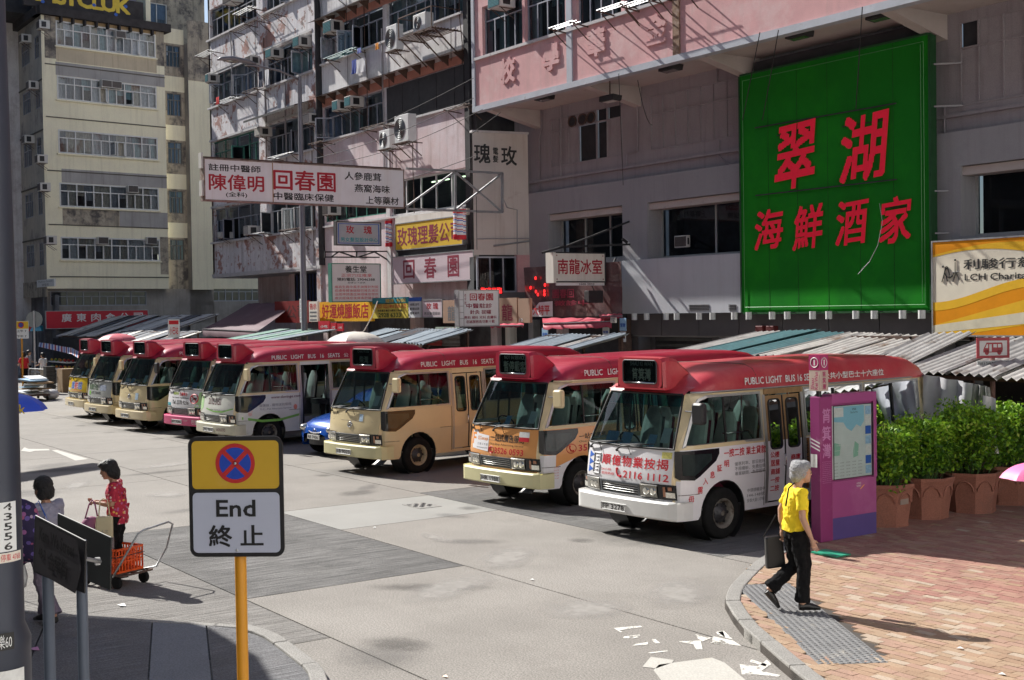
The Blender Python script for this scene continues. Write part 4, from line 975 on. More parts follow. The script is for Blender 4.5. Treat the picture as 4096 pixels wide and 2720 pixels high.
GRIME = mat('black_grime_paint',(.035,.034,.036),.8,vary=.3,vs=3)
LEDGE = mat('worn_ledge_white',(.55,.54,.54),.85,vary=.15,vs=3,spots=[((.25,.22,.2),3,.58,.7)])
def fwall(fr,parent,outline,t,m,holes=(),name='wall',depth=.3,thick=0.0):
    """a wall face on a plane of the frame with real rectangular openings and reveals"""
    b = MB(); X0,Z0,X1,Z1 = outline[0][0],outline[0][1],outline[2][0],outline[2][1]
    H = [(max(X0,h[0][0]),max(Z0,h[0][1]),min(X1,h[2][0]),min(Z1,h[2][1])) for h in holes]; H = [h for h in H if h[0] < h[2] and h[1] < h[3]]
    xs = sorted({X0,X1,*[h[0] for h in H],*[h[2] for h in H]}); zs = sorted({Z0,Z1,*[h[1] for h in H],*[h[3] for h in H]})
    idx = {}
    def V(x,z):
        if (x,z) not in idx: idx[(x,z)] = len(b.v); b.v.append((x,-t,z))
        return idx[(x,z)]
    for a,c in zip(xs,xs[1:]):
        for d,e in zip(zs,zs[1:]):
            mx,mz = (a+c)/2,(d+e)/2
            if any(h[0] < mx < h[2] and h[1] < mz < h[3] for h in H): continue
            b.f.append((V(a,d),V(c,d),V(c,e),V(a,e))); b.m.append(0)
    for h in H:
        r = rect(*h); b.add([(x,-t,z) for x,z in r]+[(x,-t+depth,z) for x,z in r],[(i,(i+1) % 4,4+(i+1) % 4,4+i) for i in range(4)])
    return b.build(name,m,parent,fr.M)
def fbox(fr,parent,x0,x1,z0,z1,t0,t1,m,name,**kw):
    return MB().box(x0,x1,-t1,-t0,z0,z1).build(name,m,parent,fr.M,**kw)
wrng = random.Random(11)
def window(fr,parent,x0,z0,x1,z1,t,cols,transom=None,fm=None,gl=None,bar=.055,curtains=.5,split=1,open_=(),room=True,lower=None,name='window',palette=None):
    """casement window: frame bars, panes as sub-parts, curtains and a dim room behind"""
    fm = fm or WFRAME; gl = gl or WGLASS; b = MB(); y = -t
    zt = z0+(z1-z0)*transom if transom else z1
    for (a0,a1,c0,c1) in ((x0,x1,z0,z0+bar),(x0,x1,z1-bar,z1),(x0,x0+bar,z0+bar,z1-bar),(x1-bar,x1,z0+bar,z1-bar)): b.box(a0,a1,y-.03,y+.05,c0,c1)
    w = (x1-x0)/cols
    for i in range(1,cols): b.box(x0+w*i-bar*.45,x0+w*i+bar*.45,y-.025,y+.045,z0+bar,zt-bar*.4)
    if transom:
        b.box(x0+bar,x1-bar,y-.025,y+.045,zt-bar*.4,zt+bar*.4)
        tc = max(1,cols//2)
        for i in range(1,tc): b.box(x0+(x1-x0)/tc*i-bar*.45,x0+(x1-x0)/tc*i+bar*.45,y-.025,y+.045,zt+bar*.4,z1-bar)
    wf = b.build(name,fm,parent,fr.M)
    for i in range(cols):
        a0,a1 = x0+w*i+bar*.45,x0+w*(i+1)-bar*.45
        if i in open_:   # a casement swung outwards
            s = MB(); hx = a0 if wrng.random() < .5 else a1; d = 1 if hx == a0 else -1; an = R(wrng.uniform(35,75)); L = w-bar*.9
            e = (hx+d*L*math.cos(an),y-.04-L*math.sin(an))
            P = lambda k,z: (hx+(e[0]-hx)*k,y-.04+(e[1]-y+.04)*k,z)
            for q in ((P(0,z0+bar),P(1,z0+bar)),(P(0,zt-bar),P(1,zt-bar)),(P(0,z0+bar),P(0,zt-bar)),(P(1,z0+bar),P(1,zt-bar))): s.bar(q[0],q[1],.045)
            s.build('casement',fm,wf,fr.M)
            g = MB(); g.poly([P(.03,z0+bar),P(.97,z0+bar),P(.97,zt-bar),P(.03,zt-bar)]); g.build('pane',gl,wf,fr.M)
        else:
            g = MB(); g.poly([(a0,y,z0+bar*.9),(a1,y,z0+bar*.9),(a1,y,zt-bar*.3),(a0,y,zt-bar*.3)]); g.build('pane',gl,wf,fr.M)
    if transom:
        tc = max(1,cols//2); ww = (x1-x0)/tc
        for i in range(tc):
            g = MB(); g.poly([(x0+ww*i+bar*.45,y,zt+bar*.3),(x0+ww*(i+1)-bar*.45,y,zt+bar*.3),(x0+ww*(i+1)-bar*.45,y,z1-bar*.9),(x0+ww*i+bar*.45,y,z1-bar*.9)]); g.build('pane',gl,wf,fr.M)
    pal = palette or CURT
    for i in range(cols):
        if wrng.random() < curtains*1.9:
            c = wrng.choice(pal); zz = z0 if wrng.random() < .8 else z0+(z1-z0)*wrng.uniform(.3,.6); a0 = x0+w*i; a1 = a0+w; k = 6
            g = MB(); g.grid([[(a0+(a1-a0)*j/k,y+.16+.02*(j % 2),z) for j in range(k+1)] for z in (zz,z1)]); g.build('curtain',c,wf,fr.M)
    if room:
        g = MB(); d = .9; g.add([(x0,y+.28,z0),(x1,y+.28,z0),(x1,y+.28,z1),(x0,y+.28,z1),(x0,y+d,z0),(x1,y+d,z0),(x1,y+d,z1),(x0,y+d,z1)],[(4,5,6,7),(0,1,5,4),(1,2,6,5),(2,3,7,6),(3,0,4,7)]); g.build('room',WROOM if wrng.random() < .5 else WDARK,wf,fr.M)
    return wf
def ac_unit(fr,x,z,t,label,w=.62,h=.42,d=.62,louv=None,stand=True):
    """window air conditioner poking out of a window, x,z = lower left corner of its front"""
    a = frame_thing('air_conditioner',label,'air conditioner',fr,x+w/2,-t,z,'air conditioners on the old facades')
    m = MB().box(-w/2,w/2,-d,0,0,h); m.build('casing',PLASTIC_W,a,bevel=.012)
    m = MB();
    for i in range(7): m.box(-w/2+.04,w/2-.04,-d-.018,-d-.002,.05+(h-.1)*i/7,.05+(h-.1)*i/7+.032)
    m.mi = 1; m.box(-w/2+.03,w/2-.03,-d-.006,-d,.035,h-.035); m.build('grille',[louv or LOUV,BLKPLASTIC],a)
    m = MB(); m.box(w/2+.001,w/2+.008,-d*.8,-d*.35,.08,h-.08); m.build('side_vent',BLKPLASTIC,a)
    if stand:
        m = MB()
        for s in (-1,1): m.bar((s*w*.35,-d+.05,-.01),(s*w*.35,0.0,-.01),.025); m.bar((s*w*.35,-d+.1,-.01),(s*w*.35,.0,-.32),.02)
        m.build('bracket',RUSTY,a)
    return a
def condenser(fr,x,z,t,label,w=.8,h=.62,d=.32,shelf=True):
    a = frame_thing('condenser',label,'condenser',fr,x+w/2,-t,z,'split air conditioner condensers on the old facades')
    MB().box(-w/2,w/2,-d,0,0,h).build('casing',WFRAMEW,a,bevel=.015)
    m = MB(); c = (-w*.12,-d-.004,h/2)
    for r in (.24,.2,.16,.12,.08,.04): m.tube([(c[0]+r*h/.62*math.cos(2*math.pi*k/20),c[1]-.006,c[2]+r*h/.62*math.sin(2*math.pi*k/20)) for k in range(20)],.006,4,closed=True)
    m.build('fan_guard',STEEL,a); MB().cyl((c[0],-d-.002,c[2]),(c[0],-d+.01,c[2]),h*.4,20).build('fan_opening',BLKPLASTIC,a)
    if shelf:
        m = MB()
        for s in (-1,1): m.bar((s*w*.4,-d-.1,-.03),(s*w*.4,.3,-.03),.035); m.bar((s*w*.4,-d,-.04),(s*w*.4,.25,-.5),.03)
        for k in range(5): m.bar((-w*.55,-d-.08+.1*k,-.02),(w*.55,-d-.08+.1*k,-.02),.022)
        m.build('bracket',RUSTY,a)
    return a
def rack(fr,x0,x1,z,t,label,d=.75,col=None,poles=4):
    """a clothes drying rack: two arms and poles"""
    a = frame_thing('drying_rack',label,'drying rack',fr,(x0+x1)/2,-t,z,'clothes drying racks under the windows'); h = (x1-x0)/2
    m = MB()
    for s in (-1,1): m.bar((s*h*.85,0,0),(s*h*.85,-d,.06),.035); m.bar((s*h*.85,0,-.4),(s*h*.85,-d*.75,0),.025)
    m.build('arm',RUSTY,a)
    for k in range(poles):
        y = -d+.07+k*.14; MB().tube([(-h,y,.1-.02*(k % 2)),(h,y,.1+.02*(k % 2))],.013,6).build('pole',col or STEEL,a)
    return a
# ---- the pink and grey restaurant building -------------------------------------------------------
rb = thing('restaurant_building','pink and grey concrete building with a deep overhang above the big green restaurant sign','building',(-23,26,0))
T = 2.3; XL = -35.75; XR = 12
wins = [(-35.3,-33.0),(-32.85,-30.75),(-30.2,-28.1),(-27.95,-25.9)]
k = -25.6
while k < XR-2.4: wins += [(k,k+2.15),(k+2.3,k+4.45)]; k += 4.95
fwall(FAC,rb,rect(XL,10.2,XR,24),T,PINK,[rect(a,11.86,b,13.5) for a,b in wins]+[rect(a,15.1,b,16.8) for a,b in wins],depth=.25)
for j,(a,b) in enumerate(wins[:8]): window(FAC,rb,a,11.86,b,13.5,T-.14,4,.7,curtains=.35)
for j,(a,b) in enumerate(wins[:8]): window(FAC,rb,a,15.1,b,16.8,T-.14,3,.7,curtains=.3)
fbox(FAC,rb,XL-.02,XR,11.78,11.87,T-.05,T+.07,LEDGE,'sill')
fbox(FAC,rb,XL-.16,XL-.001,10.2,24,.0,T+.05,PALEBLUE,'corner_trim')
for x in (-30.52,-25.75,-15.5): fbox(FAC,rb,x-.13,x+.13,10.22,24,T,T+.05,PALEBLUE if x < -26 or x > -20 else mat('rust_pipe_mark',(.22,.14,.09),.9,vary=.4,vs=5,spots=[((.4,.3,.25),6,.5,.7)]),'pilaster')
MB().box(XL-.16,XR,-(T+.06),-(T-.22),10.06,10.24).build('edge_trim',PALEBLUE,rb,FAC.M)
MB().box(XL-.1,XR,-(T-.1),0,10.22,10.40).build('soffit',SOFF,rb,FAC.M)
MB().box(XL-.16,XL+.01,-T,0,10.2,24).build('end_wall',PINK,rb,FAC.M)
for x in (-35.35,-30.1,-25.05,-18.95,-13):
    MB().prism([(x-.16,0,10.22),(x-.16,-2.1,10.22),(x-.16,-2.1,10.08),(x-.16,0,9.62)],(.32,0,0)).build('bracket',SOFF,rb,FAC.M)
# raised characters on the parapet, read from right to left
for ch,p in (('金',c3(870,130)),('華',c3(602,190)),('學',c3(400,255)),('校',c3(205,315))):
    x,z = FAC.at(p,T); m = MB(); vs,fs,a = glyphs(ch,.045); n = len(vs)
    m.add([(x-.42+.84*u,-T-.05,z-.42+.84*v) for u,v in vs],fs)
    for f in fs:
        for i in range(len(f)):
            u,v = vs[f[i]],vs[f[(i+1) % len(f)]]; m.add([(x-.42+.84*u[0],-T-.05,z-.42+.84*u[1]),(x-.42+.84*v[0],-T-.05,z-.42+.84*v[1]),(x-.42+.84*v[0],-T,z-.42+.84*v[1]),(x-.42+.84*u[0],-T,z-.42+.84*u[1])],[(0,1,2,3)])
    m.build('raised_character',PINK,rb,FAC.M)
# upper grey wall, set back
hA = rect(-34.64,8.19,-30.85,9.85); hB = rect(-29.5,8.18,-24.7,9.86); hC = rect(-18.45,8.0,-16.2,9.98)
fwall(FAC,rb,rect(-37.2,7.3,XR,10.3),0,GREYW,[hA,hB,hC],depth=.10)
def blocked(x0,z0,x1,z1,vx,zt,skip=()):
    m = MB(); b = .04
    for (a0,a1,c0,c1) in ((x0,x1,z0,z0+b),(x0,x1,z1-b,z1),(x0,x0+b,z0+b,z1-b),(x1-b,x1,z0+b,z1-b),(x0+b,x1-b,zt-.02,zt+.02)): m.box(a0,a1,-.02,.05,c0,c1)
    for v in vx: m.box(v-.02,v+.02,-.015,.05,z0+b,z1-b)
    f = m.build('window_frame',GREYW,rb,FAC.M); xs = [x0]+list(vx)+[x1]
    for i,(a,c) in enumerate(zip(xs,xs[1:])):
        for j,(u,v) in enumerate(((z0,zt),(zt,z1))):
            MB().box(a+.02,c-.02,.02 if (i,j) not in skip else .09,.05 if (i,j) not in skip else .095,u+.02,v-.02).build('panel',GREYW if (i,j) not in skip else WDARK,f,FAC.M)
    return f
blocked(-34.64,8.19,-30.85,9.85,(-34.15,-33.65,-33.1,-32.15,-31.6),9.42,skip=((3,0),(4,1),(5,1),(4,0)))
blocked(-29.5,8.18,-24.7,9.86,(-28.95,-28.4,-27.85,-27.3,-26.75,-26.2,-25.6),9.3,skip=((7,1),))
blocked(-18.45,8.0,-16.2,9.98,(-17.95,-17.3,-16.75),9.35,skip=((0,1),))
for k,x in enumerate((-33.4,-32.85,-32.4)):
    m = MB(); m.tube([(x+.2*math.cos(a),-.03,9.6+.17*math.sin(a)) for a in [2*math.pi*q/18 for q in range(18)]],.02,5,closed=True); m.mi = 1; m.cyl((x,-.02,9.6),(x,.02,9.6),.19,16); m.build('extractor_fan',[RUSTY,WDARK],rb,FAC.M)
for pts in ([c3(440,430),c3(440,800)],[c3(783,462),c3(783,680),c3(735,690),c3(735,760)],[c3(352,460),c3(352,580),c3(343,620),c3(343,855)],[c3(1150,630),c3(1150,700),c3(1200,740)],[c4(1003,465),c4(1003,575)],[c3(1140,290),c3(1140,365)]):
    MB().tube([(FAC.at(p,.05)[0],-.05,FAC.at(p,.05)[1]) for p in pts],.022,6).build('conduit',GREYW,rb,FAC.M)
MB().box(-37.2,XR,-.10,.0,7.75,7.83).build('string_course',GREYW,rb,FAC.M)
# lower projecting band with the restaurant windows
hA = rect(-34.45,4.95,-30.55,6.58); hB = rect(-29.36,4.86,-24.6,6.57); hC = rect(-18.25,4.9,-13,6.55)
fwall(FAC,rb,rect(-35.55,2.45,XR,7.35),.3,GREYB,[hA,hB,hC],depth=.75)
MB().box(-35.55,XR,-.3,0,7.35,7.37).build('ledge',GREYB,rb,FAC.M); MB().box(-35.57,-35.551,-.3,.3,2.45,7.36).build('band_end',GREYB,rb,FAC.M)
for (x0,z0,x1,z1),cols in (((-34.45,4.95,-30.55,6.58),3),((-29.36,4.86,-24.6,6.57),2),((-18.25,4.9,-13,6.55),2)):
    window(FAC,rb,x0,z0,x1,z1,-.30,cols,None,fm=mat('pale_steel_frame',(.36,.38,.38),.5,vary=.1),gl=DARKGL,bar=.07,curtains=0)
    MB().box(x0,x1,-.22,.30,z1-.22,z1-.02).build('roller_blind_box',SOFF,rb,FAC.M)
ac_unit(FAC,-28.6,5.15,-.25,'window air conditioner inside the restaurant window left of the green sign',w=.55,d=.15,h=.36,louv=LOUVG,stand=False)
fbox(FAC,rb,-30.25,-24.5,3.17,4.82,.3,.6,PANELG,'white_panel')
for p in (c3(1060,1377),c3(1210,1377)):
    x,z = FAC.at(p,.6); m = MB()
    for q in range(4): m.box(x-.42 if p[0] < 2900 else x-.14,x+.42 if p[0] < 2900 else x+.14,-.62,-.60,z-.08+.045*q,z-.06+.045*q)
    m.build('vent_louvre',DARKM,rb,FAC.M)
for i in range(12):
    x0 = -30.25+1.62*i; MB().box(x0+.01,x0+1.60,-.42,-.30,2.5,3.165).build('fascia_panel',FASC,rb,FAC.M)
# floodlights below the overhang, downlights below the panel
for k,p in enumerate((c3(360,435),c3(655,440),c3(925,303),c4(368,148),c4(722,65))):
    x,z = FAC.at(p,1.7); f = frame_thing('floodlight',('rusty floodlight under the overhang above the cream side wall','pale lensed floodlight under the overhang above the extractor fans','black floodlight under the overhang left of the green sign','black floodlight hanging over the top left of the green sign','black floodlight hanging over the top right of the green sign')[k],'floodlight',FAC,x,-1.7,z,'floodlights under the pink overhang')
    MB().prism([(-.33,-.12,-.07),(-.33,.22,-.10),(-.33,.26,.06),(-.33,-.1,.09)],(.66,0,0)).build('housing',GRIME,f,bevel=.01)
    MB().poly([(-.26,-.05,-.088),(.26,-.05,-.088),(.26,.17,-.107),(-.26,.17,-.107)]).build('lens',PLASTIC_W if k == 1 else LAMP,f)
    MB().bar((0,.05,.05),(0,.05,10.22-z),.03).build('arm',RUSTY,f)
for k,p in enumerate([c3(x,1418) for x in (770,825,912,960,1060,1120,1217)]+[c4(x,1366) for x in (95,157,258,324,433,503,620,700,822,905)]):
    x,z = FAC.at(p,.95); f = frame_thing('downlight','small white cylinder downlight, %s from the left end of the row' % ('first second third fourth fifth sixth seventh eighth ninth tenth eleventh twelfth thirteenth fourteenth fifteenth sixteenth seventeenth'.split()[k]),'downlight',FAC,x,-.95,2.98,'white cylinder downlights along the shopfront')
    MB().lathe([(.085,.0),(.085,.2),(0,.2)],12).build('shade',WFRAMEW,f,smooth='auto'); MB().lathe([(0,.02),(.08,.02)],12).build('reflector',LAMP,f)
    MB().bar((0,0,.16),(0,.5,.19),.02).build('arm',DARKM,f)
# ground floor: shutters, columns and dark shop openings
def shutter(fr,parent,x0,x1,z0,z1,t,m,n=14):
    b = MB(); rows = []
    for i in range(n*2+1): rows.append([(x0,-t-(.03 if i % 2 else 0),z0+(z1-z0)*i/(n*2)),(x1,-t-(.03 if i % 2 else 0),z0+(z1-z0)*i/(n*2))])
    b.grid(rows); return b.build('shutter',m,parent,fr.M)
SHUT = mat('dark_shutter',(.06,.062,.065),.5,.3,vary=.2,vs=4); SHUTR = mat('red_shutter',(.30,.02,.03),.5,vary=.15); SHUTG = mat('grey_shutter',(.17,.17,.175),.5,.3,vary=.2,vs=4)
for x0,x1 in ((-29.5,-26.6),(-26.3,-22.6),(-22.3,-19),(-18.7,-14)): shutter(FAC,rb,x0,x1,0,2.5,-.1,SHUT)
MB().box(-36,XR,.2,.3,0,2.5).build('shop_back_wall',WROOM,rb,FAC.M)
for x in (-30.0,-26.45,-22.45,-18.85): MB().box(x-.15,x+.15,-.3,.2,0,2.46).build('column',FASC,rb,FAC.M)
for k,x in enumerate((-24.45,-24.05)): MB().box(x-.14,x+.14,-.62,-.42,2.62,2.80).build('alarm_box',mat('dark_red_box',(.12,.02,.02),.5),rb,FAC.M,bevel=.02)
# ---- the splayed cream side wall with black characters ------------------------------------------
A = Vector((-37.05,23.72)); ang = math.atan2(.8192,.5736)
AL = FAC.at(c3(45,700),2.3); A = Vector((AL[0],23.7));
SW = Frame(A.x,A.y,math.atan2(25.7-A.y,-35.57-A.x)); LEN = (Vector((-35.57,25.7))-A).length
sb = thing('side_wall_block','cream splayed side wall with black characters between the pink building and the barber shop','wall',(A.x,A.y,0))
zt = SW.at(c3(45,592))[1]; zb = SW.at(c3(60,1142))[1]
fwall(SW,sb,rect(0,zb,LEN,zt),0,ROSEW); MB().box(-.02,LEN+.02,-.05,.2,zt,zt+.07).build('coping',LEDGE,sb,SW.M)
for p in ((c3(65,1070),c3(300,1068)),(c3(140,1102),c3(300,1080))): MB().tube([(*SW.at(q,.02),)[:1] + (-.03,SW.at(q,.02)[1]) for q in p],.02 if p[0][1] < 957 else .035,6).build('conduit',STEEL if p[0][1] > 957 else GREYB,sb,SW.M)
MB().tube([(SW.at(p,.03)[0],-.03,SW.at(p,.03)[1]) for p in (c3(160,780),c3(172,800),c3(178,880),c3(200,930),c3(245,940),c3(245,1140))],.016,6).build('cable',GREYB,sb,SW.M)
for ch,x,y,hx,hz in (('瑰',88,688,.30,.33),('玫',208,698,.29,.33),('電',148,677,.10,.12),('髮',148,712,.10,.12)):
    x,z = SW.at(c3(x,y),.01); lettering(ch,LETK,sb,lambda a,c: (a,-.012,c),x-hx,x+hx,z-hz,z+hz,.06,SW.M)
# below it: first floor window with striped curtains and a pink strip
x0,z1 = SW.at(c3(68,1148)); x1,_ = SW.at(c3(245,1148)); z0 = SW.at(c3(150,1310))[1]
window(SW,sb,x0,z0,x1,z1,-.12,3,None,fm=WFRAME,gl=DARKGL,curtains=0,room=True)
g = MB(); g.grid([[(x0+.1+(x1-x0)*.38*j/12,.2+.03*(j % 2),z) for j in range(13)] for z in (z0,z1)]); g.build('striped_curtain',mat('striped_curtain',(.23,.13,.10),.9,vary=.4,vs=12),sb,SW.M)
MB().box(x1,LEN,-.02,.25,z0-.2,zb).build('pink_strip',PINK,sb,SW.M); MB().box(0,LEN,-.03,.3,z0-.35,z0).build('lower_beam',FASC,sb,SW.M)
# ---- old tenement B (barber shop building) ------------------------------------------------------
tb = thing('tenement_building','pale pink tenement with tin awnings and a blacked out window, above the barber shop sign','building',(-43,24.4,0))
TB = 1.6; BX0,BX1,BX2,BX3 = -48.62,-43.26,-42.92,-37.52
sills = [(17.15,18.7,'n'),(13.9,15.35,'n'),(10.66,12.05,'b'),(7.05,8.42,'c')]
holes = []
for z0,z1,k in sills:
    if k != 'c': holes.append(rect(BX0+.08,z0,BX1,z1))
    holes.append(rect(BX2,z0,BX3,z1))
holes.append(rect(BX0+.08,7.2,BX1,8.3))
def band(z0,z1,m,hs): fwall(FAC,tb,rect(BX0,z0,BX3+.1,z1),TB,m,hs,depth=.22)
band(12.38,24,TENB,[h for h in holes if h[0][1] > 12.38]); band(8.6,12.38,TENP,[h for h in holes if 8.6 < h[0][1] < 12.38]); band(3.3,8.6,TENP,[h for h in holes if h[0][1] < 8.6])
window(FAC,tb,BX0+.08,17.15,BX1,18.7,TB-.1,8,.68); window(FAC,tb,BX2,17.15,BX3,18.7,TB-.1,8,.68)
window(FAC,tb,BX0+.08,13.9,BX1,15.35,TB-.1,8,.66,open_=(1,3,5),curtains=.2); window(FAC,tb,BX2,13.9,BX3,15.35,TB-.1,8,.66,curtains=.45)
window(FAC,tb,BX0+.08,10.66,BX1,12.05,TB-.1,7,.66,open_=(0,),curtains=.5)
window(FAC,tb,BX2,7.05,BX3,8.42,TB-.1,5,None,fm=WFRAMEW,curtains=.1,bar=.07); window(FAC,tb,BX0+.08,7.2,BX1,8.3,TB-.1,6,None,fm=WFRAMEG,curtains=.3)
for k,z in enumerate((7.4,8.3)): MB().box(-40.6+k*2.1,-39.4+k*2.1,-TB+.45,-TB+.5,8.18,8.22).build('lit_tube',mat('lit_tube',(.8,.9,.7),.5,emit=(.75,1,.6),estr=2.2),tb,FAC.M)
bb = MB(); n = 9
for i in range(n):
    x0 = BX2-.06+(BX3-BX2+.12)*i/n; MB().box(x0+.01,x0+(BX3-BX2+.12)/n-.01,-TB-.07-.012*(i % 2),-TB+.02,10.62,12.02).build('black_sheet',GRIME,tb,FAC.M)
for x in (-43.09,): MB().box(x-.15,x+.15,-TB-.03,-TB-.001,3.4,24).build('pilaster',TENB,tb,FAC.M)
MB().box(BX3+.02,BX3+.75,-TB-.04,.2,3.3,24).build('black_end_strip',GRIME,tb,FAC.M)
MB().tube([(BX3+.5,-TB-.1,3.3),(BX3+.5,-TB-.1,24)],.06,8).build('drain_pipe',GRIME,tb,FAC.M)
MB().box(BX3-.001,BX3+.05,-TB,3,3.3,24).build('return_wall',TENB,tb,FAC.M)
AWN = mat('tin_awning',(.42,.41,.40),.6,.3,vary=.15,vs=4,spots=[((.2,.16,.14),3,.6,.75)])
for z in (12.42,15.62,18.95):
    m = MB(); m.grid([[(x,y,zz) for x in np.linspace(BX0-.3,BX3+.15,60)] for y,zz in ((-TB,z+.18),(-TB-.55,z))]); m.build('tin_awning',AWN,tb,FAC.M)
    m = MB()
    for i in range(12): x = BX0+.3+i*.98; m.prism([(x-.01,-TB,z+.13),(x-.01,-TB-.45,z),(x-.01,-TB,z-.3)],(.03,0,0))
    m.build('awning_strut',RUSTY,tb,FAC.M,kind='stuff')
    MB().box(BX0+.05,BX3,-TB-.035,-TB-.001,z-.34,z-.02).build('red_lintel',mat('salmon_lintel',(.48,.22,.17),.9,vary=.15,vs=2,streak=(.3,.2,.18)),tb,FAC.M)
for z in (13.82,10.58,6.97,17.07): MB().box(BX0,BX3,-TB-.10,-TB-.001,z,z+.075).build('sill',LEDGE,tb,FAC.M)
# ---- old tenement A ----
ta = thing('tenement_building','peeling lilac white tenement with projecting balconies behind the tall lamp post','building',(-55,24.4,0))
AX0,AX1,AX2,AX3 = -61.2,-55.15,-54.45,-49.42
for bay,(x0,x1) in enumerate(((AX0,AX1),(AX2,AX3))):
    hs = [rect(x0+.12,z,x1-.05,z+h) for z,h in ((17.2,1.5),(13.8,1.62),(10.45,1.6),(7.02,1.65),(20.6,1.5))]
    fwall(FAC,ta,rect(x0,5.4,x1,24),TB,TENA,hs,depth=.25)
    for k,(z,h) in enumerate(((17.2,1.5),(13.8,1.62),(10.45,1.6),(7.02,1.65))):
        fm = WFRAMEG if (bay == 0 and k == 2) else WFRAME
        window(FAC,ta,x0+.12,z,x1-.05,z+h,TB-.16,8 if bay == 0 else 7,.64,fm=fm if k < 3 else WFRAMEW if bay else WFRAME,open_=((3,),(5,),(4,),(0,3,4,6))[k] if bay else ((),(1,5),(5,),(1,3))[k],curtains=(.2,.5,.35,.1)[k],palette=[CURT[1],CURT[3],CURT[0],CURT[4]])
        MB().box(x0-.03,x1+.03,-TB-.12,-TB-.001,z-.09,z).build('sill',LEDGE,ta,FAC.M)
        MB().box(x0-.03,x1+.03,-TB-.06,-TB-.001,z-1.72,z-1.62).build('slab_edge',LEDGE,ta,FAC.M)
MB().box(AX1,AX2,-TB-.04,-TB+.3,5.4,24).build('pilaster',TENA,ta,FAC.M)
MB().box(AX3,-49.05,-TB-.03,-TB+.3,3.2,24).build('pilaster',TENA,ta,FAC.M)
MB().box(-49.04,-48.64,-TB+.05,-TB+.4,0,24).build('recess_strip',TENP,ta,FAC.M)
MB().tube([(-48.82,-TB-.05,5.4),(-48.82,-TB-.05,24)],.14,10).build('drain_pipe',GRIME,ta,FAC.M)
MB().box(AX0,AX3+.4,-TB-.05,.6,5.22,5.4).build('balcony_slab',LEDGE,ta,FAC.M)
MB().box(AX0-.001,AX0+.2,-TB,8,5.2,24).build('end_wall',TENA,ta,FAC.M)
MB().box(AX0+.5,AX3+.4,.6,.8,0,5.3).build('shop_wall',TENP,ta,FAC.M)
# ground floor of tenement A: pinkish columns, blue shuttered opening
for x0,x1,z0,z1,m,nm in ((-54.6,-53.95,0,5.2,TENP,'column'),(-53.95,-50.9,3.2,5.15,mat('blue_slats',(.025,.045,.13),.6,vary=.3,vs=8),'blue_shutter'),(-50.9,-50.3,0,5.2,TENP,'column'),(-50.3,-49.3,3.4,4.9,WDARK,'dark_window'),(-49.3,-48.6,0,5.2,TENP,'column')):
    fbox(FAC,ta,x0,x1,z0,z1,.25,.5,m,nm)
for i in range(9): fbox(FAC,ta,-53.9+i*.33,-53.85+i*.33,3.2,5.15,.5,.55,WDARK,'slat')
# ground floor of tenement B
fbox(FAC,tb,BX0,BX3+.7,0,3.3,-.5,-.4,WROOM,'shop_back_wall')
for x in (-48.4,-43.1,-37.4): fbox(FAC,tb,x-.2,x+.2,0,3.3,.2,.6,TENP,'column')
fbox(FAC,tb,BX0,BX3+.7,3.2,3.4,-.2,1.6,TENP,'canopy_slab')
shutter(FAC,tb,-43.0,-39.8,0,2.5,.5,SHUTG); shutter(FAC,tb,-42.1,-41.0,0,2.5,.54,SHUTR)
MB().box(-49,BX3+.7,.4,9,22,24).build('roof',GREYB,tb,FAC.M)
for k in range(16):   # pipes and stray cables climbing the old fronts
    x = [-60.9,-58.2,-55.3,-54.3,-52.2,-50.6,-49.6,-48.5,-46.2,-44.6,-43.3,-42.7,-41.1,-39.6,-38.3,-37.6][k]; z0 = 5.5+1.7*((k*5) % 6); p = ta if x < -48.7 else tb; t_ = TB+.05
    MB().tube([(x,-t_,z0),(x+.05,-t_,z0+2.2),(x-.1*(k % 2),-t_,z0+3.1),(x-.1*(k % 2),-t_,z0+5.5)],(.018,.035,.012)[k % 3],5).build('pipe',(RUSTY,GREYB,GRIME)[k % 3],p,FAC.M)
# air conditioners and condensers
def acp(p,t,label,**k): x,z = FAC.at(p,t+.6); return ac_unit(FAC,x,z,t,label,**k)
acp(q1(560,545),TB-.1,'teal fronted air conditioner behind the lamp arm on the lilac tenement')
acp(q1(812,445),TB-.1,'teal fronted air conditioner highest beside the black drain pipe',h=.46)
acp(q1(370,610),TB-.1,'beige air conditioner behind the lamp head',louv=LOUVG)
acp(q1(165,50),TB+.1,'big beige air conditioner at the top of the lilac tenement',w=1.1,louv=LOUVG)
acp(q1(460,1265),TB-.1,'beige air conditioner left of the window under the dark awning',louv=PLASTIC_W)
acp(q1(905,1148),TB-.1,'beige air conditioner behind the lamp post under the dark awning',louv=PLASTIC_W)
acp(q1(5,765),TB-.1,'small air conditioner on the outer corner of the lilac tenement',w=.4)
acp(q2(75,310),TB-.05,'teal fronted air conditioner just under the top tin awning beside the drain pipe',w=.74,h=.5)
acp(q2(155,1000),TB-.1,'left one of two blue fronted air conditioners on the pink tenement',w=.5)
acp(q2(265,965),TB-.1,'right one of two blue fronted air conditioners on the pink tenement',w=.55)
acp(q3(110,665),TB-.1,'small white air conditioner with a window beside the red cross',w=.5,h=.3,louv=PLASTIC_W)
acp(q3(330,640),TB-.1,'white louvred air conditioner right of the red cross',w=.55,h=.44,louv=PLASTIC_W)
acp(q3(1000,470),TB-.1,'air conditioner right behind the hanging herb doctor sign',w=.5,louv=LOUVG)
acp(c3(115,45),T-.1,'white air conditioner in the window of the pink overhang',w=.7)
def cp(p,t,label,**k): x,z = FAC.at(p,t+.3); return condenser(FAC,x,z,t,label,**k)
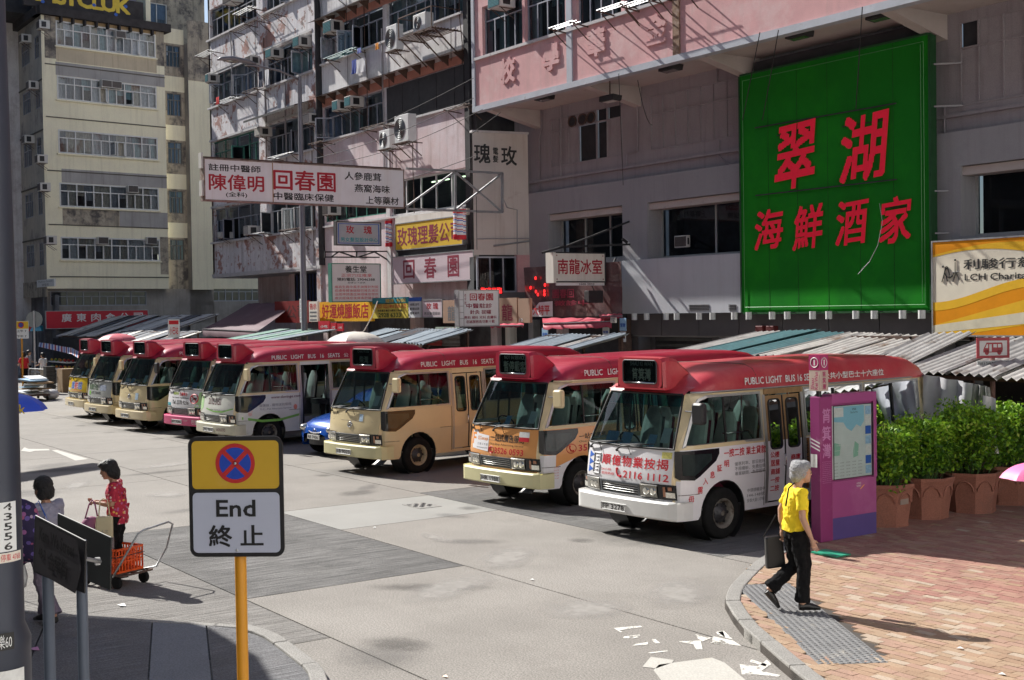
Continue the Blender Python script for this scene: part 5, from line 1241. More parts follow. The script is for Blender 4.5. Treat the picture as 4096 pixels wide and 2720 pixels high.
cp(q2(640,470),TB+.35,'white condenser beside the caged one on the pale tenement',w=.78,h=.95,d=.3)
cp(q2(890,300),TB+.7,'white condenser standing in a black iron cage on the pale tenement',w=.85,h=.62,d=.35)
cp(q2(575,1345),TB+.4,'small white condenser, lower of the pair under the black sheets',w=.82,h=.72,d=.3)
cp(q2(725,1290),TB+.7,'large white condenser, higher of the pair under the black sheets',w=1.0,h=1.0,d=.35)
# the iron cage round the condenser
x0,z0 = FAC.at(q2(765,360),TB+1.1); cg = frame_thing('iron_cage','black iron cage platform sticking out below the upper windows of the pale tenement','platform',FAC,x0+1.2,-TB,z0)
m = MB()
for s in (-1.15,0,1.15): m.bar((s,0,0),(s,-1.2,0),.045); m.bar((s,0,-.9),(s,-1.1,0),.04)
for s in (-1.15,1.15): m.bar((s,-1.2,0),(s,-1.2,.75),.035); m.bar((s,0,.75),(s,-1.2,.75),.03)
m.bar((-1.15,-1.2,.75),(1.15,-1.2,.75),.035)
m.build('frame',RUSTY,cg)
for k in range(9): MB().bar((-1.2,-1.2+.13*k,.03),(1.2,-1.2+.13*k,.03),.03).build('slat',RUSTY,cg)
# drying racks and brackets on the facades (they throw the slanting shadows)
rk = [(q2(200,500),TB,2.6,'teal bamboo drying rack with clothes on the pale tenement',mat('teal_paint',(.02,.25,.24),.5)),(q1(160,940),TB,2.2,'drying rack with a red cloth on the lilac tenement',STEEL),(q1(300,270),TB,2.0,'rusty rack high on the left bay of the lilac tenement',RUSTY),(q1(400,850),TB,1.6,'short black rack behind the lamp head on the lilac tenement',RUSTY),
      (q1(680,1450),TB,2.4,'white pole rack on the lilac tenement right above the herb doctor sign',STEEL),(q2(500,1150),TB,1.8,'black two pole rack left of the condensers',RUSTY),(q2(1250,980),TB,1.5,'short black rack below the black sheets near the black strip',RUSTY),(q1(540,170),TB,1.9,'rack over the brick red patch on the lilac tenement',RUSTY),
      (q3(700,605),TB,2.0,'rusty rack on the lowest balcony of the lilac tenement',RUSTY),(q1(1010,1335),TB,1.2,'small black bracket rack across the drain pipe',RUSTY),(q3(420,640),TB,1.5,'small rack below the white louvred air conditioner',STEEL)]
for p,t,w,lab,c in rk:
    x,z = FAC.at(p,t+.7); rack(FAC,x-w/2,x+w/2,z,t,lab,col=c)
for k,p in enumerate((c3(480,130),c3(700,50),c3(810,30),c3(960,-20),c3(-60,200))):
    x,z = FAC.at(p,T+.3); rack(FAC,x-.6,x+.6,z,T,('green tipped bracket rack by the pale blue pilaster of the pink parapet','thin bracket rack above the third raised character','black bracket rack above the character beside the green sign','bracket rack under the pink parapet windows near the brown pipe mark','bracket rack at the far end of the pink parapet')[k],d=.7,poles=3) if k < 4 else None
# racks and tanks on the storeys just above the picture
for k in range(9):
    x = -60+k*4.9; t = TB if x < -37 else T; z = 16.2+1.1*(k % 3); rack(FAC,x-1,x+1,z,t,'drying rack number %s up the row on an upper storey above the street' % ('one two three four five six seven eight nine'.split()[k]),d=.9)
def washing(p,t,w,h,m,label,sway=.06):
    x,z = FAC.at(p,t); b = MB(); b.grid([[(x+w*(i/6-.5),-t+.03*math.sin(i*1.7+j)*(j/4),z-h*j/4) for i in range(7)] for j in range(5)]); return b.build('garment',m,None,FAC.M,smooth=True,label=label,cat='garment')
washing(q2(350,535),TB+.6,.42,.55,mat('navy_cloth',(.03,.06,.3),.9,vary=.2),'navy blue garment hanging from the teal rack')
washing(q2(410,525),TB+.62,.75,.55,mat('white_cloth',(.62,.62,.64),.9,vary=.06),'white towel hanging from the teal rack')
washing(q2(395,430),TB+.7,.3,.2,mat('violet_cloth',(.2,.25,.6),.9,vary=.2),'small violet cloth lying over the teal rack'); washing(q2(555,385),TB+.7,.25,.25,mat('orange_cloth',(.8,.3,.03),.9,vary=.2),'small orange cloth on the end of the teal rack')
washing(q1(115,895),TB+.7,.38,.36,mat('red_cloth',(.7,.02,.02),.9,vary=.2),'bright red cloth on the rack of the lilac tenement')
washing(q1(510,660),TB+.3,.42,.72,mat('dark_blue_cloth',(.04,.05,.09),.9),'dark cloth hanging behind the lamp head'); washing(q1(570,640),TB+.3,.45,.72,mat('white_cloth',(.62,.62,.64),.9),'white cloth hanging behind the lamp arm')
# black awning on tenement A
m = MB(); m.grid([[(x,y,z) for x in np.linspace(AX2-.35,AX3+.05,20)] for y,z in ((-TB,12.55),(-TB-.95,12.25),(-TB-.95,12.15))]); m.build('black_awning',GRIME,ta,FAC.M)
m = MB(); m.box(AX0+.02,AX1,-TB-.04,-TB-.002,15.35,15.45); m.build('slab_edge',LEDGE,ta,FAC.M)
# ---- the cream corner building at the end of the street -----------------------------------------
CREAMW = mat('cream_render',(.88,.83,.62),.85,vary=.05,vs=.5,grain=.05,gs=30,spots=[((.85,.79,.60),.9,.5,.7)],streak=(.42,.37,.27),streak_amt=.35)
CEMENT = mat('cement_patch',(.38,.37,.36),.9,vary=.12,vs=.8,streak=(.17,.15,.14),streak_amt=.6)
MOULD = mat('mouldy_render',(.42,.37,.29),.9,vary=.15,vs=1.2,spots=[((.11,.10,.095),.9,.5,.62),((.22,.2,.18),2.2,.52,.66)],streak=(.07,.065,.06),streak_amt=.85)
CFR = Frame(-72.1,19.1,R(97)); CSF = Frame(-72.1,19.1,0)
cb = thing('corner_building','cream six storey block with grey cement patches and a graffiti roof parapet, closing the street','building',(-72.1,19.1,0))
W = 7.3; FL = [(6.6,7.95),(9.6,11.0),(12.6,14.0),(15.6,17.0),(18.6,20.0)]
FL = [(CFR.at(c1(500,b))[1],CFR.at(c1(500,a))[1]) for a,b in ((1148,1256),(893,1006),(643,754),(389,501),(131,249))]
hs = [rect(.8,a,6.75,b) for a,b in FL]
ztop = CFR.at(c1(300,85))[1]
fwall(CFR,cb,rect(.15,4.95,W,ztop),0,CREAMW,hs,depth=.2)
for k,(a,b) in enumerate(FL):
    w = window(CFR,cb,.8,a,6.75,b,.0,12,.66,fm=WFRAMEW,curtains=.6,bar=.075,open_=((),(),(6,7),(5,8),(7,9))[k],palette=[CURT[0],CURT[4],CURT[2],CURT[1]] if k > 1 else [CURT[0],CURT[1],CURT[2]])
    MB().box(.72,6.83,-.10,-.002,a-.08,a).build('sill',CREAMW,cb,CFR.M)
def patch(x0,z0,x1,z1,m,e=.012): MB().box(x0,x1,-e,-.001,z0,z1).build('cement_patch' if m is CEMENT else 'render_patch',m,cb,CFR.M)
a4,b4_ = FL[3]; patch(.75,b4_+.02,7.28,b4_+.75,CEMENT); a2,b2_ = FL[1]; patch(.95,b2_+.02,7.28,b2_+.78,CEMENT); patch(4.3,a2-1.05,7.29,a2-.1,CEMENT,.014); patch(.95,a2-1.05,4.28,a2-.1,MOULD,.010)
a5,b5_ = FL[4]; patch(.16,a5-.75,.79,ztop,MOULD); patch(.8,a5-.85,6.8,a5-.1,mat('stained_cream',(.56,.48,.35),.9,vary=.1,vs=1,streak=(.25,.2,.15),streak_amt=.7)); patch(6.8,a5-.4,7.29,ztop,MOULD); patch(.8,b5_,6.8,ztop,mat('ochre_stain',(.36,.26,.14),.9,vary=.2,vs=2))
patch(6.78,5.8,7.29,8.0,MOULD,.009)
for c in ((237,563),(240,822),(245,1083),(250,1335),(233,308)):
    z = CFR.at(c1(*c))[1]; MB().box(.14,W,-.03,-.002,z-.03,z+.03).build('floor_line',mat('dark_groove',(.12,.11,.09),.9),cb,CFR.M)
for a,b in FL: pass
# roof slab with brackets and graffiti parapet
m = MB(); m.box(-.2,W+.3,-.35,1,ztop,ztop+.45); m.build('roof_slab',mat('blackened_concrete',(.05,.045,.045),.95,vary=.3,vs=2),cb,CFR.M)
for i in range(9): MB().box(1.0+.68*i,1.1+.68*i,-.3,0,ztop-.3,ztop).build('roof_bracket',mat('blackened_concrete',(.05,.045,.045),.95),cb,CFR.M)
zp = ztop+.45; MB().box(-.9,W-1.2,.1,.3,zp,zp+1.15).build('parapet',mat('blackened_concrete',(.05,.045,.045),.95),cb,CFR.M)
YEL = mat('graffiti_yellow',(.72,.52,.06),.7,vary=.12,vs=2)
vs,fs,_ = glyphs('FIMSTCLUK',.09*.55,.82); MB().add([(-.8+(W-.9)*.95*a,.09,zp+.28+.95*b) for a,b in vs],fs).build('graffiti',YEL,cb,CFR.M)
m = MB()
for x,z in ((.15,.3),(1.5,.85),(3.1,.55),(4.4,.2),(5.0,.75)): m.add([(x+.12*math.cos(q),.085,zp+z+.1*math.sin(q)) for q in [k*math.pi/3 for k in range(6)]],[tuple(range(6))])
m.build('graffiti',LETBL,cb,CFR.M)
# rooftop huts behind
MB().box(1.2,5.2,1.2,4,zp,zp+3).build('rooftop_hut',mat('teal_sheet',(.16,.33,.34),.7,vary=.15,vs=1),cb,CFR.M); MB().box(6.3,6.6,.2,4,zp-.4,zp+3).build('rooftop_wall',CREAMW,cb,CFR.M); MB().box(5.2,6.3,1.4,4,zp,zp+3).build('rooftop_hut',mat('lilac_sheet',(.35,.33,.42),.7),cb,CFR.M)
MB().box(-3,1.2,2.2,5,zp,zp+3).build('rooftop_hut',GRIME,cb,CFR.M)
# ground storey
hs = [rect(.35,3.98,6.1,4.83)]
fwall(CFR,cb,rect(.15,2.9,W+3.2,4.95),-.5,mat('dark_cement',(.30,.28,.26),.9,vary=.2,vs=1,streak=(.14,.13,.12),streak_amt=.6),hs,depth=.2)
window(CFR,cb,.35,3.98,6.1,4.83,-.55,12,.64,fm=WFRAME,curtains=0,bar=.06)
MB().box(.15,W,0,.5,4.94,4.96).build('soffit',CEMENT,cb,CFR.M); MB().box(.1,14,.8,1,0,5).build('shop_back_wall',WROOM,cb,CFR.M)
# side wall facing the street corner (nearly edge on)
zt2 = ztop; FS = [(CSF.at(c1(150,b))[1],CSF.at(c1(150,a))[1]) for a,b in ((1180,1290),(930,1050),(680,800),(430,540),(190,300))]
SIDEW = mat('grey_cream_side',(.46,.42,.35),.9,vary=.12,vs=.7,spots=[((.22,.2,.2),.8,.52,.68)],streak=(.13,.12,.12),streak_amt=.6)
hs = []
for z0,z1 in FS: hs += [rect(-7.6,z0,-5.6,z1),rect(-4.4,z0,-2.6,z1),rect(-1.6,z0,-.6,z1)]
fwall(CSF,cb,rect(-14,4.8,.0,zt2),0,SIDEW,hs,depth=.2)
for h in hs: window(CSF,cb,h[0][0],h[0][1],h[2][0],h[2][1],-.06,4 if h[0][0] < -2 else 2,.66,fm=WFRAME,curtains=.4)
MB().box(-14,.1,-.3,1,zt2,zt2+.45).build('roof_slab',mat('blackened_concrete',(.05,.045,.045),.95),cb,CSF.M); MB().box(-14,-.3,.1,.3,zt2+.45,zt2+1.2).build('parapet',MOULD,cb,CSF.M)
MB().box(-14,0,-.05,.0,4.5,5.4).build('mouldy_band',MOULD,cb,CSF.M)
MB().box(-14,.0,.4,.6,0,4.6).build('shop_back_wall',WROOM,cb,CSF.M);
MB().prism([(0,0,4.8),(.15,0,4.8),(.16*math.cos(R(97)),.16,4.8)],(0,0,.01)).build('corner_post',CREAMW,cb,CSF.M)
MB().box(-.02,.16,-.001,.02,4.95,zt2).build('corner_post',CREAMW,cb,CFR.M)
for z0,z1 in FS: MB().box(-14,0,-.04,-.001,z0-1.35,z0-1.27).build('floor_line',mat('dark_groove',(.12,.11,.09),.9),cb,CSF.M)
for k,(p,lab) in enumerate(((c1(180,145),'beige air conditioner highest on the narrow side of the cream corner block'),(c1(95,210),'beige air conditioner on a shelf high on the narrow side of the cream block'),(c1(130,435),'air conditioner above a window in the second row on the side of the cream block'),(c1(110,695),'air conditioner third row down on the side of the cream block'),(c1(185,925),'air conditioner over the hanging laundry on the side of the cream block'),(c1(215,1180),'air conditioner at the lowest row beside the corner of the cream block'),(c1(172,790),'white unit with a bracket on the side of the cream block'))):
    x,z = CSF.at(p,.5); ac_unit(CSF,x,z,0,lab,w=.62,h=.45,d=.55,louv=LOUVG)
for k,(p,lab) in enumerate(((c1(560,180),'air conditioner in the top window row of the cream block front'),(c1(492,418),'left one of two units in the second window row of the cream block front'),(c1(540,424),'right one of two units in the second window row of the cream block front'),(c1(620,928),'air conditioner in the window below the wide cement patch of the cream block'),(c1(475,1178),'left unit in the lowest window row of the cream block front'),(c1(712,1178),'right unit in the lowest window row of the cream block front'))):
    x,z = CFR.at(p,.35); ac_unit(CFR,x,z,0,lab,w=.62,h=.42,d=.35,louv=LOUVG,stand=False)
# recessed part and right column
hs = [];
RF = Frame(*(CFR.M @ Vector((W+.02,.6,0)))[:2],R(97))
zz = [(RF.at(c1(840,b))[1],RF.at(c1(840,a))[1]) for a,b in ((1155,1255),(920,1030),(685,790),(450,560),(220,325))]
xa,xb = RF.at(c1(806,700))[0],RF.at(c1(880,700))[0]; xe = RF.at(c1(896,700))[0]
hs = [rect(xa+.05,a,xb,b) for a,b in zz]
rc = MB(); fwall(RF,cb,rect(0,4.9,xe,ztop+.2),0,MOULD,hs,depth=.2)
for h in hs: window(RF,cb,h[0][0],h[0][1],h[2][0],h[2][1],-.06,4,.7,fm=mat('old_dark_frame',(.16,.15,.14),.6,vary=.2),curtains=.3)
for z0,z1 in zz: MB().box(0,xe,-.012,-.001,z1+.1,z1+1.0).build('render_patch',CREAMW,cb,RF.M)
KF = Frame(*(RF.M @ Vector((xe,-.5,0)))[:2],R(97))
m = MB(); m.box(0,1.4,0,3,4.9,ztop-.5); m.build('column_wall',CREAMW,cb,KF.M); MB().box(-.01,.0,-.001,.5,4.9,ztop-.4).build('column_side',mat('dark_cement',(.16,.14,.13),.9),cb,KF.M)
MB().box(-.02,1.42,-.02,-.001,KF.at(c1(940,390))[1],ztop+1).build('mouldy_top',MOULD,cb,KF.M)
MB().box(1.4,9.5,.35,.6,4.95,7).build('column_wall',CREAMW,cb,KF.M)
hs = [rect(1.5,KF.at(c2(100,1350),-.4)[1],9,KF.at(c2(100,1285),-.4)[1])]
fwall(KF,cb,rect(0,2,9.5,5.0),-.4,mat('dark_cement',(.16,.14,.13),.9),hs,depth=.2); window(KF,cb,*hs[0][0],*hs[0][2],-.45,16,.66,fm=WFRAME,curtains=0,bar=.06)
MB().box(xe*0-1.5,4,5.2,6,ztop-2,ztop+5).build('upper_wall',MOULD,cb,KF.M)
# further block rising behind, seen above the roof
ub = thing('rear_building','grimy upper building behind the graffiti parapet with grey framed windows','building',(-78,30,0))
UF = Frame(*(RF.M @ Vector((-1.6,.9,0)))[:2],R(97)); hs = [rect(.9,ztop+1.2,3.6,ztop+2.6)]
MB().box(-9,-1.2,3.5,6,0,ztop+6).build('wall',TENB,ub,UF.M)
fwall(UF,ub,rect(.0,ztop-1,6,ztop+7),-2.0,MOULD,hs,depth=.2); window(UF,ub,*hs[0][0],*hs[0][2],-2.06,4,None,fm=WFRAMEW,curtains=.8)
bk = thing('rear_building','pale tower glimpsed through the gap between the cream block and the lilac tenement','building',(-95,45,0))
MB().box(-110,-66,50,60,0,45).build('wall',mat('pale_tower',(.5,.5,.48),.9,vary=.2,vs=.6),bk,Matrix.Identity(4))
ad = thing('rear_building','dark block far down the street behind the market barrier','building',(-100,15,0))
MB().box(-125,-115,-20,40,0,40).build('wall',mat('street_end_wall',(.30,.28,.25),.9,vary=.3,vs=.5),ad,Matrix.Identity(4))
# small shop and name boards on the cream block
def board(fr,x0,z0,x1,z1,t,m,label,cat='sign',th=.08,name='sign',frame=None,group=None):
    s = frame_thing(name,label,cat,fr,(x0+x1)/2,-t,z0,group); b = MB().box(-(x1-x0)/2,(x1-x0)/2,0,th,0,z1-z0).build('panel',m,s)
    if frame:
        f = MB(); w = .035; h = z1-z0; W = (x1-x0)/2
        f.box(-W-w,W+w,-.02,th+.01,h,h+w); f.box(-W-w,W+w,-.02,th+.01,-w,0); f.box(-W-w,-W,-.02,th+.01,0,h); f.box(W,W+w,-.02,th+.01,0,h); f.build('frame',frame,s)
    s['_w'] = 0; del s['_w']
    def wr(body,a0,a1,c0,c1,mt,bold=.015,y=-.004,**kw):
        """fractions of the board"""
        L = x1-x0; H = z1-z0; return lettering(body,mt,s,lambda u,v: (u,y,v),-L/2+a0*L,-L/2+a1*L,c0*H,c1*H,bold,**kw)
    return s,wr
def board_px(fr,ptl,pbr,t,m,label,**k):
    x0,z1 = fr.at(ptl,t); x1,z0 = fr.at(pbr,t); return board(fr,x0,z0,x1,z1,t,m,label,**k)
REDS = mat('red_sign',(.55,.02,.04),.5,vary=.06,vs=1); YELS = mat('yellow_sign',(.75,.50,.04),.5,vary=.06,vs=1,streak=(.5,.35,.1),streak_amt=.3)
SF = Frame(*(CFR.M @ Vector((0,-.4,0)))[:2],R(97)); x0,z1 = SF.at(c1(222,1503)); x1,_ = SF.at(c1(712,1487))
s,wr = board(SF,x0,2.75,x1,z1,0,REDS,'long red butcher shop sign with white brush characters under the cream block',frame=STEEL)
for i,ch in enumerate('廣東肉食公司'): wr(ch,.145+.142*i,.145+.142*i+.095,.36,.86,LETW,.02)
s,wr = board_px(CSF,c1(177,1353),c1(262,1380),.1,PAPER,'white street nameplate on the mouldy band of the cream block'); wr('Mallory Street',.1,.9,.55,.85,LETG,.0); wr('望隆街',.3,.7,.12,.45,LETG,.0)
s,wr = board_px(CSF,c1(62,1360),c1(80,1388),.1,PAPER,'small white number plate beside the big lamp post'); wr('5',.3,.7,.3,.7,LETG,.0)
# ---------------------------------------------------------------- signs
def perp(u,n,tilt=0):
    """a plane standing out from the shop fronts (constant X) whose edge at pixel column u is n metres from the kerb line"""
    w = ray(u,1100); s = w.x/w.y*n; return Frame(s,0,R(90+tilt))
SIGNW = mat('sign_white',(.80,.83,.84),.5,vary=.05,vs=1.5,streak=(.55,.46,.36),streak_amt=.3)
SIGNP = mat('sign_pinkish',(.66,.56,.60),.5,vary=.05,vs=1.5)
SIGNC = mat('sign_cream',(.80,.76,.68),.5,vary=.06,vs=1.5,streak=(.4,.3,.2),streak_amt=.4)
DRED = mat('letter_dark_red',(.42,.008,.025),.5,vary=0); MAROON = mat('letter_rose_maroon',(.27,.03,.06),.5,vary=0); TEAL = mat('letter_teal',(.03,.3,.35),.5,vary=0)
SG = 'shop signs hung over the street'
# the tall herbal doctor sign on its truss
PB = Frame(-35.0,0,R(90)); x0,z1 = PB.at(c2(20,712)); x1,z0 = PB.at(c2(912,928))
s,wr = board(PB,x0,z0,x1,z1,0,SIGNW,'very long white herbal doctor sign with dark red characters hanging across the lamp post',th=.28,frame=mat('rusted_sign_edge',(.30,.25,.22),.7,.3,vary=.3,vs=4,spots=[((.16,.08,.05),3,.5,.65)]),group=SG)
for w,a,b,c,d,mt,bo in (('註冊中醫師',.017,.263,.72,.90,LETK,.02),('陳偉明',.017,.278,.235,.65,DRED,.035),('(全科)',.095,.196,.07,.21,LETK,.01),('回春園',.323,.637,.32,.845,DRED,.025),('中醫臨床保健',.323,.626,.065,.26,LETK,.018),('人參鹿茸',.684,.88,.67,.89,LETK,.018),('燕窩海味',.735,.925,.35,.57,LETK,.018),('上等藥材',.794,.973,.045,.26,LETK,.018)): wr(w,a,b,c,d,mt,bo)
MB().box(-(x1-x0)*.5+(x1-x0)*.318,-(x1-x0)*.5+(x1-x0)*.323,-.004,-.001,0,z1-z0).build('joint_stain',mat('rust_stain',(.38,.24,.14),.8),s)
tr = thing('sign_truss','bare steel truss running from the long herbal doctor sign to the cream side wall','truss',(-35.05,20,z0),0)
T4 = lambda a,b: (lambda q: (q[0],-.05,q[1]))(PB.at(q4(a,b)))
for a,b,w in (((705,72),(1500,110),.07),((705,405),(1500,432),.07),((1108,88),(1108,418),.07),((1497,108),(1497,432),.07),((705,388),(1106,98),.06),((1108,98),(1495,428),.06),((1110,415),(1497,112),.06)): MB().bar(T4(*a),T4(*b),w).build('strut',STEEL,tr,PB.M)
for z in (z1+.04,z0-.03): MB().box(x0,x1,.1,.18,z,z+.05).build('rail',RUSTY,tr,PB.M)
# white lights on the end of the long sign
for k in range(2): MB().box(-(x1-x0)/2-.09,-(x1-x0)/2-.035,.02,.24,.1+k*.8,.55+k*.8).build('end_lamp',PLASTIC_W,s)
# rose hair salon sign
P2 = perp(q4(500,600)[0],23.9); x0,z1 = P2.at(q4(137,512)); x1,z0 = P2.at(q4(500,703))
s,wr = board(P2,x0,z0,x1,z1,0,mat('sign_greyblue',(.42,.44,.48),.5,vary=.08),'grey hanging salon sign with blue border and red and teal characters',th=.2,frame=GRIME,group=SG)
for a,b,c,d in ((.03,.97,.05,.08),(.03,.97,.92,.95),(.03,.05,.05,.95),(.95,.97,.05,.95)): L = x1-x0; H = z1-z0; MB().box(-L/2+a*L,-L/2+b*L,-.006,-.001,c*H,d*H).build('border',LETBL,s)
wr('玫',.21,.39,.5,.86,DRED,.06); wr('瑰',.61,.80,.5,.86,DRED,.06); wr('男女髮型設計中心',.08,.94,.13,.33,TEAL,.03)
# healing hall sign
P3 = perp(q4(498,1000)[0],24.0); x0,z1 = P3.at(q4(97,858)); x1,z0 = P3.at(q4(498,1163))
s,wr = board(P3,x0,z0,x1,z1,0,mat('sign_bright_white',(.74,.72,.72),.5,vary=.03),'square white massage sign full of small red characters with a phone number',th=.25,frame=WFRAMEG,group=SG)
wr('養生堂',.27,.72,.77,.96,LETK,.03); wr('正宗穴位推拿',.19,.83,.655,.745,LETR,0); wr('預約電話: 29046388',.10,.89,.545,.635,LETK,.01); wr('舒緩以下症狀',.32,.69,.475,.525,LETK,.008)
for k,w in enumerate(('痛肩生肩中風手淋推針附設','症膚骨臂後腿腳巴推灸減足','治周神頸遺症麻細痛拔壓底','療炎經痛症後痺毒肥罐反射')): wr(w,.05,.96,.35-.1*k,.425-.1*k,LETR,0)
bt = thing('sign_truss','black iron truss above the white massage sign','truss',tuple(P3.M @ Vector((x0,0,z1+.2))))
Q3 = lambda a,b: (lambda q: (q[0],.1,q[1]))(P3.at(q4(a,b)))
for a,b in (((50,758),(580,752)),((50,800),(500,802)),((50,752),(50,805)),((100,800),(165,755)),((165,755),(300,800)),((312,755),(312,800)),((325,800),(460,757)),((460,757),(580,830)),((577,750),(577,855))): MB().bar(Q3(*a),Q3(*b),.05).build('strut',GRIME,bt,P3.M)
# small practice sign
P4 = perp(q4(1473,1200)[0],22.6); x0,z1 = P4.at(q4(1146,1080)); x1,z0 = P4.at(q4(1473,1362))
s,wr = board(P4,x0,z0,x1,z1,0,SIGNW,'white clinic sign with red heading and maroon characters low over the stalls',th=.2,frame=STEEL,group=SG)
wr('回春園',.27,.87,.72,.93,DRED,.06); wr('中醫駐診',.18,.84,.50,.64,MAROON,.02); wr('針灸 拔罐',.27,.81,.33,.45,MAROON,.02); wr('男科 婦科 兒科 皮膚科',.12,.95,.19,.28,MAROON,.012); wr('忠誠服務街坊數十載',.17,.90,.07,.16,MAROON,.012); wr('老\n字\n號',.13,.18,.6,.92,MAROON,.0)
m = MB(); H = z1-z0; L = x1-x0; m.box(-L/2+.11*L,-L/2+.117*L,-.005,-.001,0,H)
for f in (.2,.38,.56,.74): m.box(-L/2,-L/2+.11*L,-.005,-.001,f*H,f*H+.012)
m.build('side_lines',LETG,s)
# cafe sign
P5 = perp(q5(1315,300)[0],24.6); x0,z1 = P5.at(q5(688,195)); x1,z0 = P5.at(q5(1315,548))
s,wr = board(P5,x0,z0,x1,z1,0,SIGNC,'cream cafe sign with four bold dark red characters in front of the restaurant windows',th=.32,frame=GRIME,group=SG)
wr('南龍冰室',.05,.95,.25,.80,DRED,.035)
for a,c in ((.02,.88),(.95,.88),(.02,.03),(.95,.03)): wr('✦',a,a+.03,c,c+.08,MAROON,.0)
L = x1-x0; H = z1-z0; MB().box(-L/2-.10,-L/2-.002,-.05,.33,-.05,H+.02).build('end_panel',SIGNC,s); MB().box(-L/2+.06,L/2,.02,.06,-.13,-.04).build('phone_strip',SIGNW,s)
lettering('2500 2033',LETK,s,lambda a,c: (a,.017,c),-.05,.55,-.12,-.06,.02)
tr = thing('sign_truss','black iron arms carrying the cream cafe sign','truss',tuple(P5.M @ Vector((x1,0,z1))))
Q5 = lambda a,b: (lambda q: (q[0],.1,q[1]))(P5.at(q5(a,b)))
for a,b,w in (((555,190),(800,118),.06),((780,118),(1740,80),.06),((1335,250),(1335,590),.05),((1130,588),(1350,582),.05),((1475,255),(1350,580),.05),((1560,15),(1620,60),.07),((1690,100),(1760,260),.05)): MB().bar(Q5(*a),Q5(*b),w).build('strut',GRIME,tr,P5.M)
MB().bar(Q5(860,105),(Q5(1790,-700)[0],.12,Q5(1790,-260)[2]),.05).build('strut',GRIME,tr,P5.M)
x0,z1 = P5.at(q5(1140,640)); x1,z0 = P5.at(q5(1325,818)); f = frame_thing('floodlight','black floodlight hanging under the cream cafe sign','floodlight',P5,(x0+x1)/2,.1,z0); MB().box(-.28,.28,0,.25,0,.38).build('housing',GRIME,f,bevel=.02); MB().tube([(0,.1,.38),(-.1,.1,.55),(.1,.1,.62)],.02,5).build('arm',GRIME,f)
# barber poles
def barber(px0,px1,fr,label,red=LETR):
    (x0,z1),(x1,z0) = fr.at(px0),fr.at(px1); r = abs(x1-x0)/2; t = frame_thing('barber_pole',label,'barber pole',fr,(x0+x1)/2,0,z0,'barber poles'); H = z1-z0
    MB().lathe([(0,0),(r*1.05,0),(r*1.05,H*.14),(0,H*.14)],16).build('cap',red,t,smooth='auto'); MB().lathe([(0,H*.88),(r*1.05,H*.88),(r*1.05,H),(0,H)],16).build('cap',red,t,smooth='auto')
    m = MB(); n = 18; k = 24
    for i in range(k):
        for j in range(n):
            a0,a1 = 2*math.pi*j/n,2*math.pi*(j+1)/n; c0,c1 = H*.14+H*.74*i/k,H*.14+H*.74*(i+1)/k; w = ((j/n*1.0+i/k*4.0) % 1.0); m.mi = 0 if w < .3 else 1 if w < .45 else 0 if w < .62 else 2 if w < .8 else 0
            m.add([(r*math.cos(a0),r*math.sin(a0),c0),(r*math.cos(a1),r*math.sin(a1),c0),(r*math.cos(a1),r*math.sin(a1),c1),(r*math.cos(a0),r*math.sin(a0),c1)],[(0,1,2,3)])
    m.build('drum',[SIGNW,LETBL,LETR],t)
barber(q4(540,500),q4(594,715),P2,'striped barber pole with dark red caps right of the grey salon sign'); barber(q4(1122,412),q4(1183,653),Frame(0,23.6,0),'striped barber pole at the end of the yellow barber sign')
# boards lying on the tenement fronts
x0,x1 = -42.15,-37.44
s,wr = board(FAC,x0,5.71,x1,6.68,TB+.25,YELS,'yellow barber company sign with rose maroon characters crossed by light stripes',th=.2,frame=STEEL,group=SG); wr('玫瑰理髮公司',.03,.97,.12,.86,MAROON,.025)
MB().box(x0-.1,x1+.2,-TB-.2,-TB,5.45,5.68).build('black_beam',GRIME,tb,FAC.M); MB().box(x0-.1,x1+.2,-TB-.2,-TB,6.72,6.95).build('tiled_band',SIGNC,tb,FAC.M)
s,wr = board(FAC,-42.14,4.43,-36.53,5.42,TB+.4,SIGNP,'pale mauve sign with three spaced dark red characters under the yellow barber sign',th=.2,frame=STEEL,group=SG); wr('回',.14,.29,.15,.86,MAROON,.03); wr('春',.41,.565,.12,.9,MAROON,.03); wr('園',.70,.835,.12,.9,MAROON,.03)
F2 = Frame(0,23.6,0); F3 = Frame(0,23.3,0)
def fb(fr,a,b,m,label,**k): return board_px(fr,a,b,0,m,label,group=SG,**k)
s,wr = fb(F2,q3(960,1205),q4(425,1330),mat('deep_yellow_sign',(.80,.42,.015),.5,vary=.06,vs=1),'yellow roast meat restaurant sign with red characters right of the lamp post',th=.15); wr('好運燒臘飯店',.07,.95,.14,.88,DRED,.04)
s,wr = fb(F2,q4(432,1185),q4(722,1305),mat('sign_lemon',(.75,.62,.10),.5),'lemon yellow and teal phone number banner beside the roast meat sign',th=.08)
wr('8201 0221',.14,.47,.66,.93,LETR,.03); wr('8201 0172',.66,.97,.66,.93,LETR,.03); wr('楊先生',.5,.64,.68,.9,LETR,.03); wr('來東遷至灣仔18樓地下現舖',.15,.85,.44,.58,LETK,.012); wr('2928 6333',.18,.82,.08,.36,mat('letter_darkgreen',(.04,.11,.03),.5),.03)
s,wr = fb(F2,q4(432,1140),q4(722,1183),TEAL,'narrow teal strip banner above the lemon phone number banner',th=.08); wr('油壓指壓',.38,.62,.2,.8,YELS,.01); wr('中日泰按',.7,.95,.2,.8,YELS,.01)
s,wr = fb(F2,q4(730,1167),q4(829,1300),SIGNW,'white printed notice with a blue strip between the banner and the salon board',th=.06); [wr(w,.1,.92,.72-.26*k,.88-.26*k,LETK,.02) for k,w in enumerate(('未經業主許可','嚴禁擅自招牌','違者追究'))]; L = 1.0
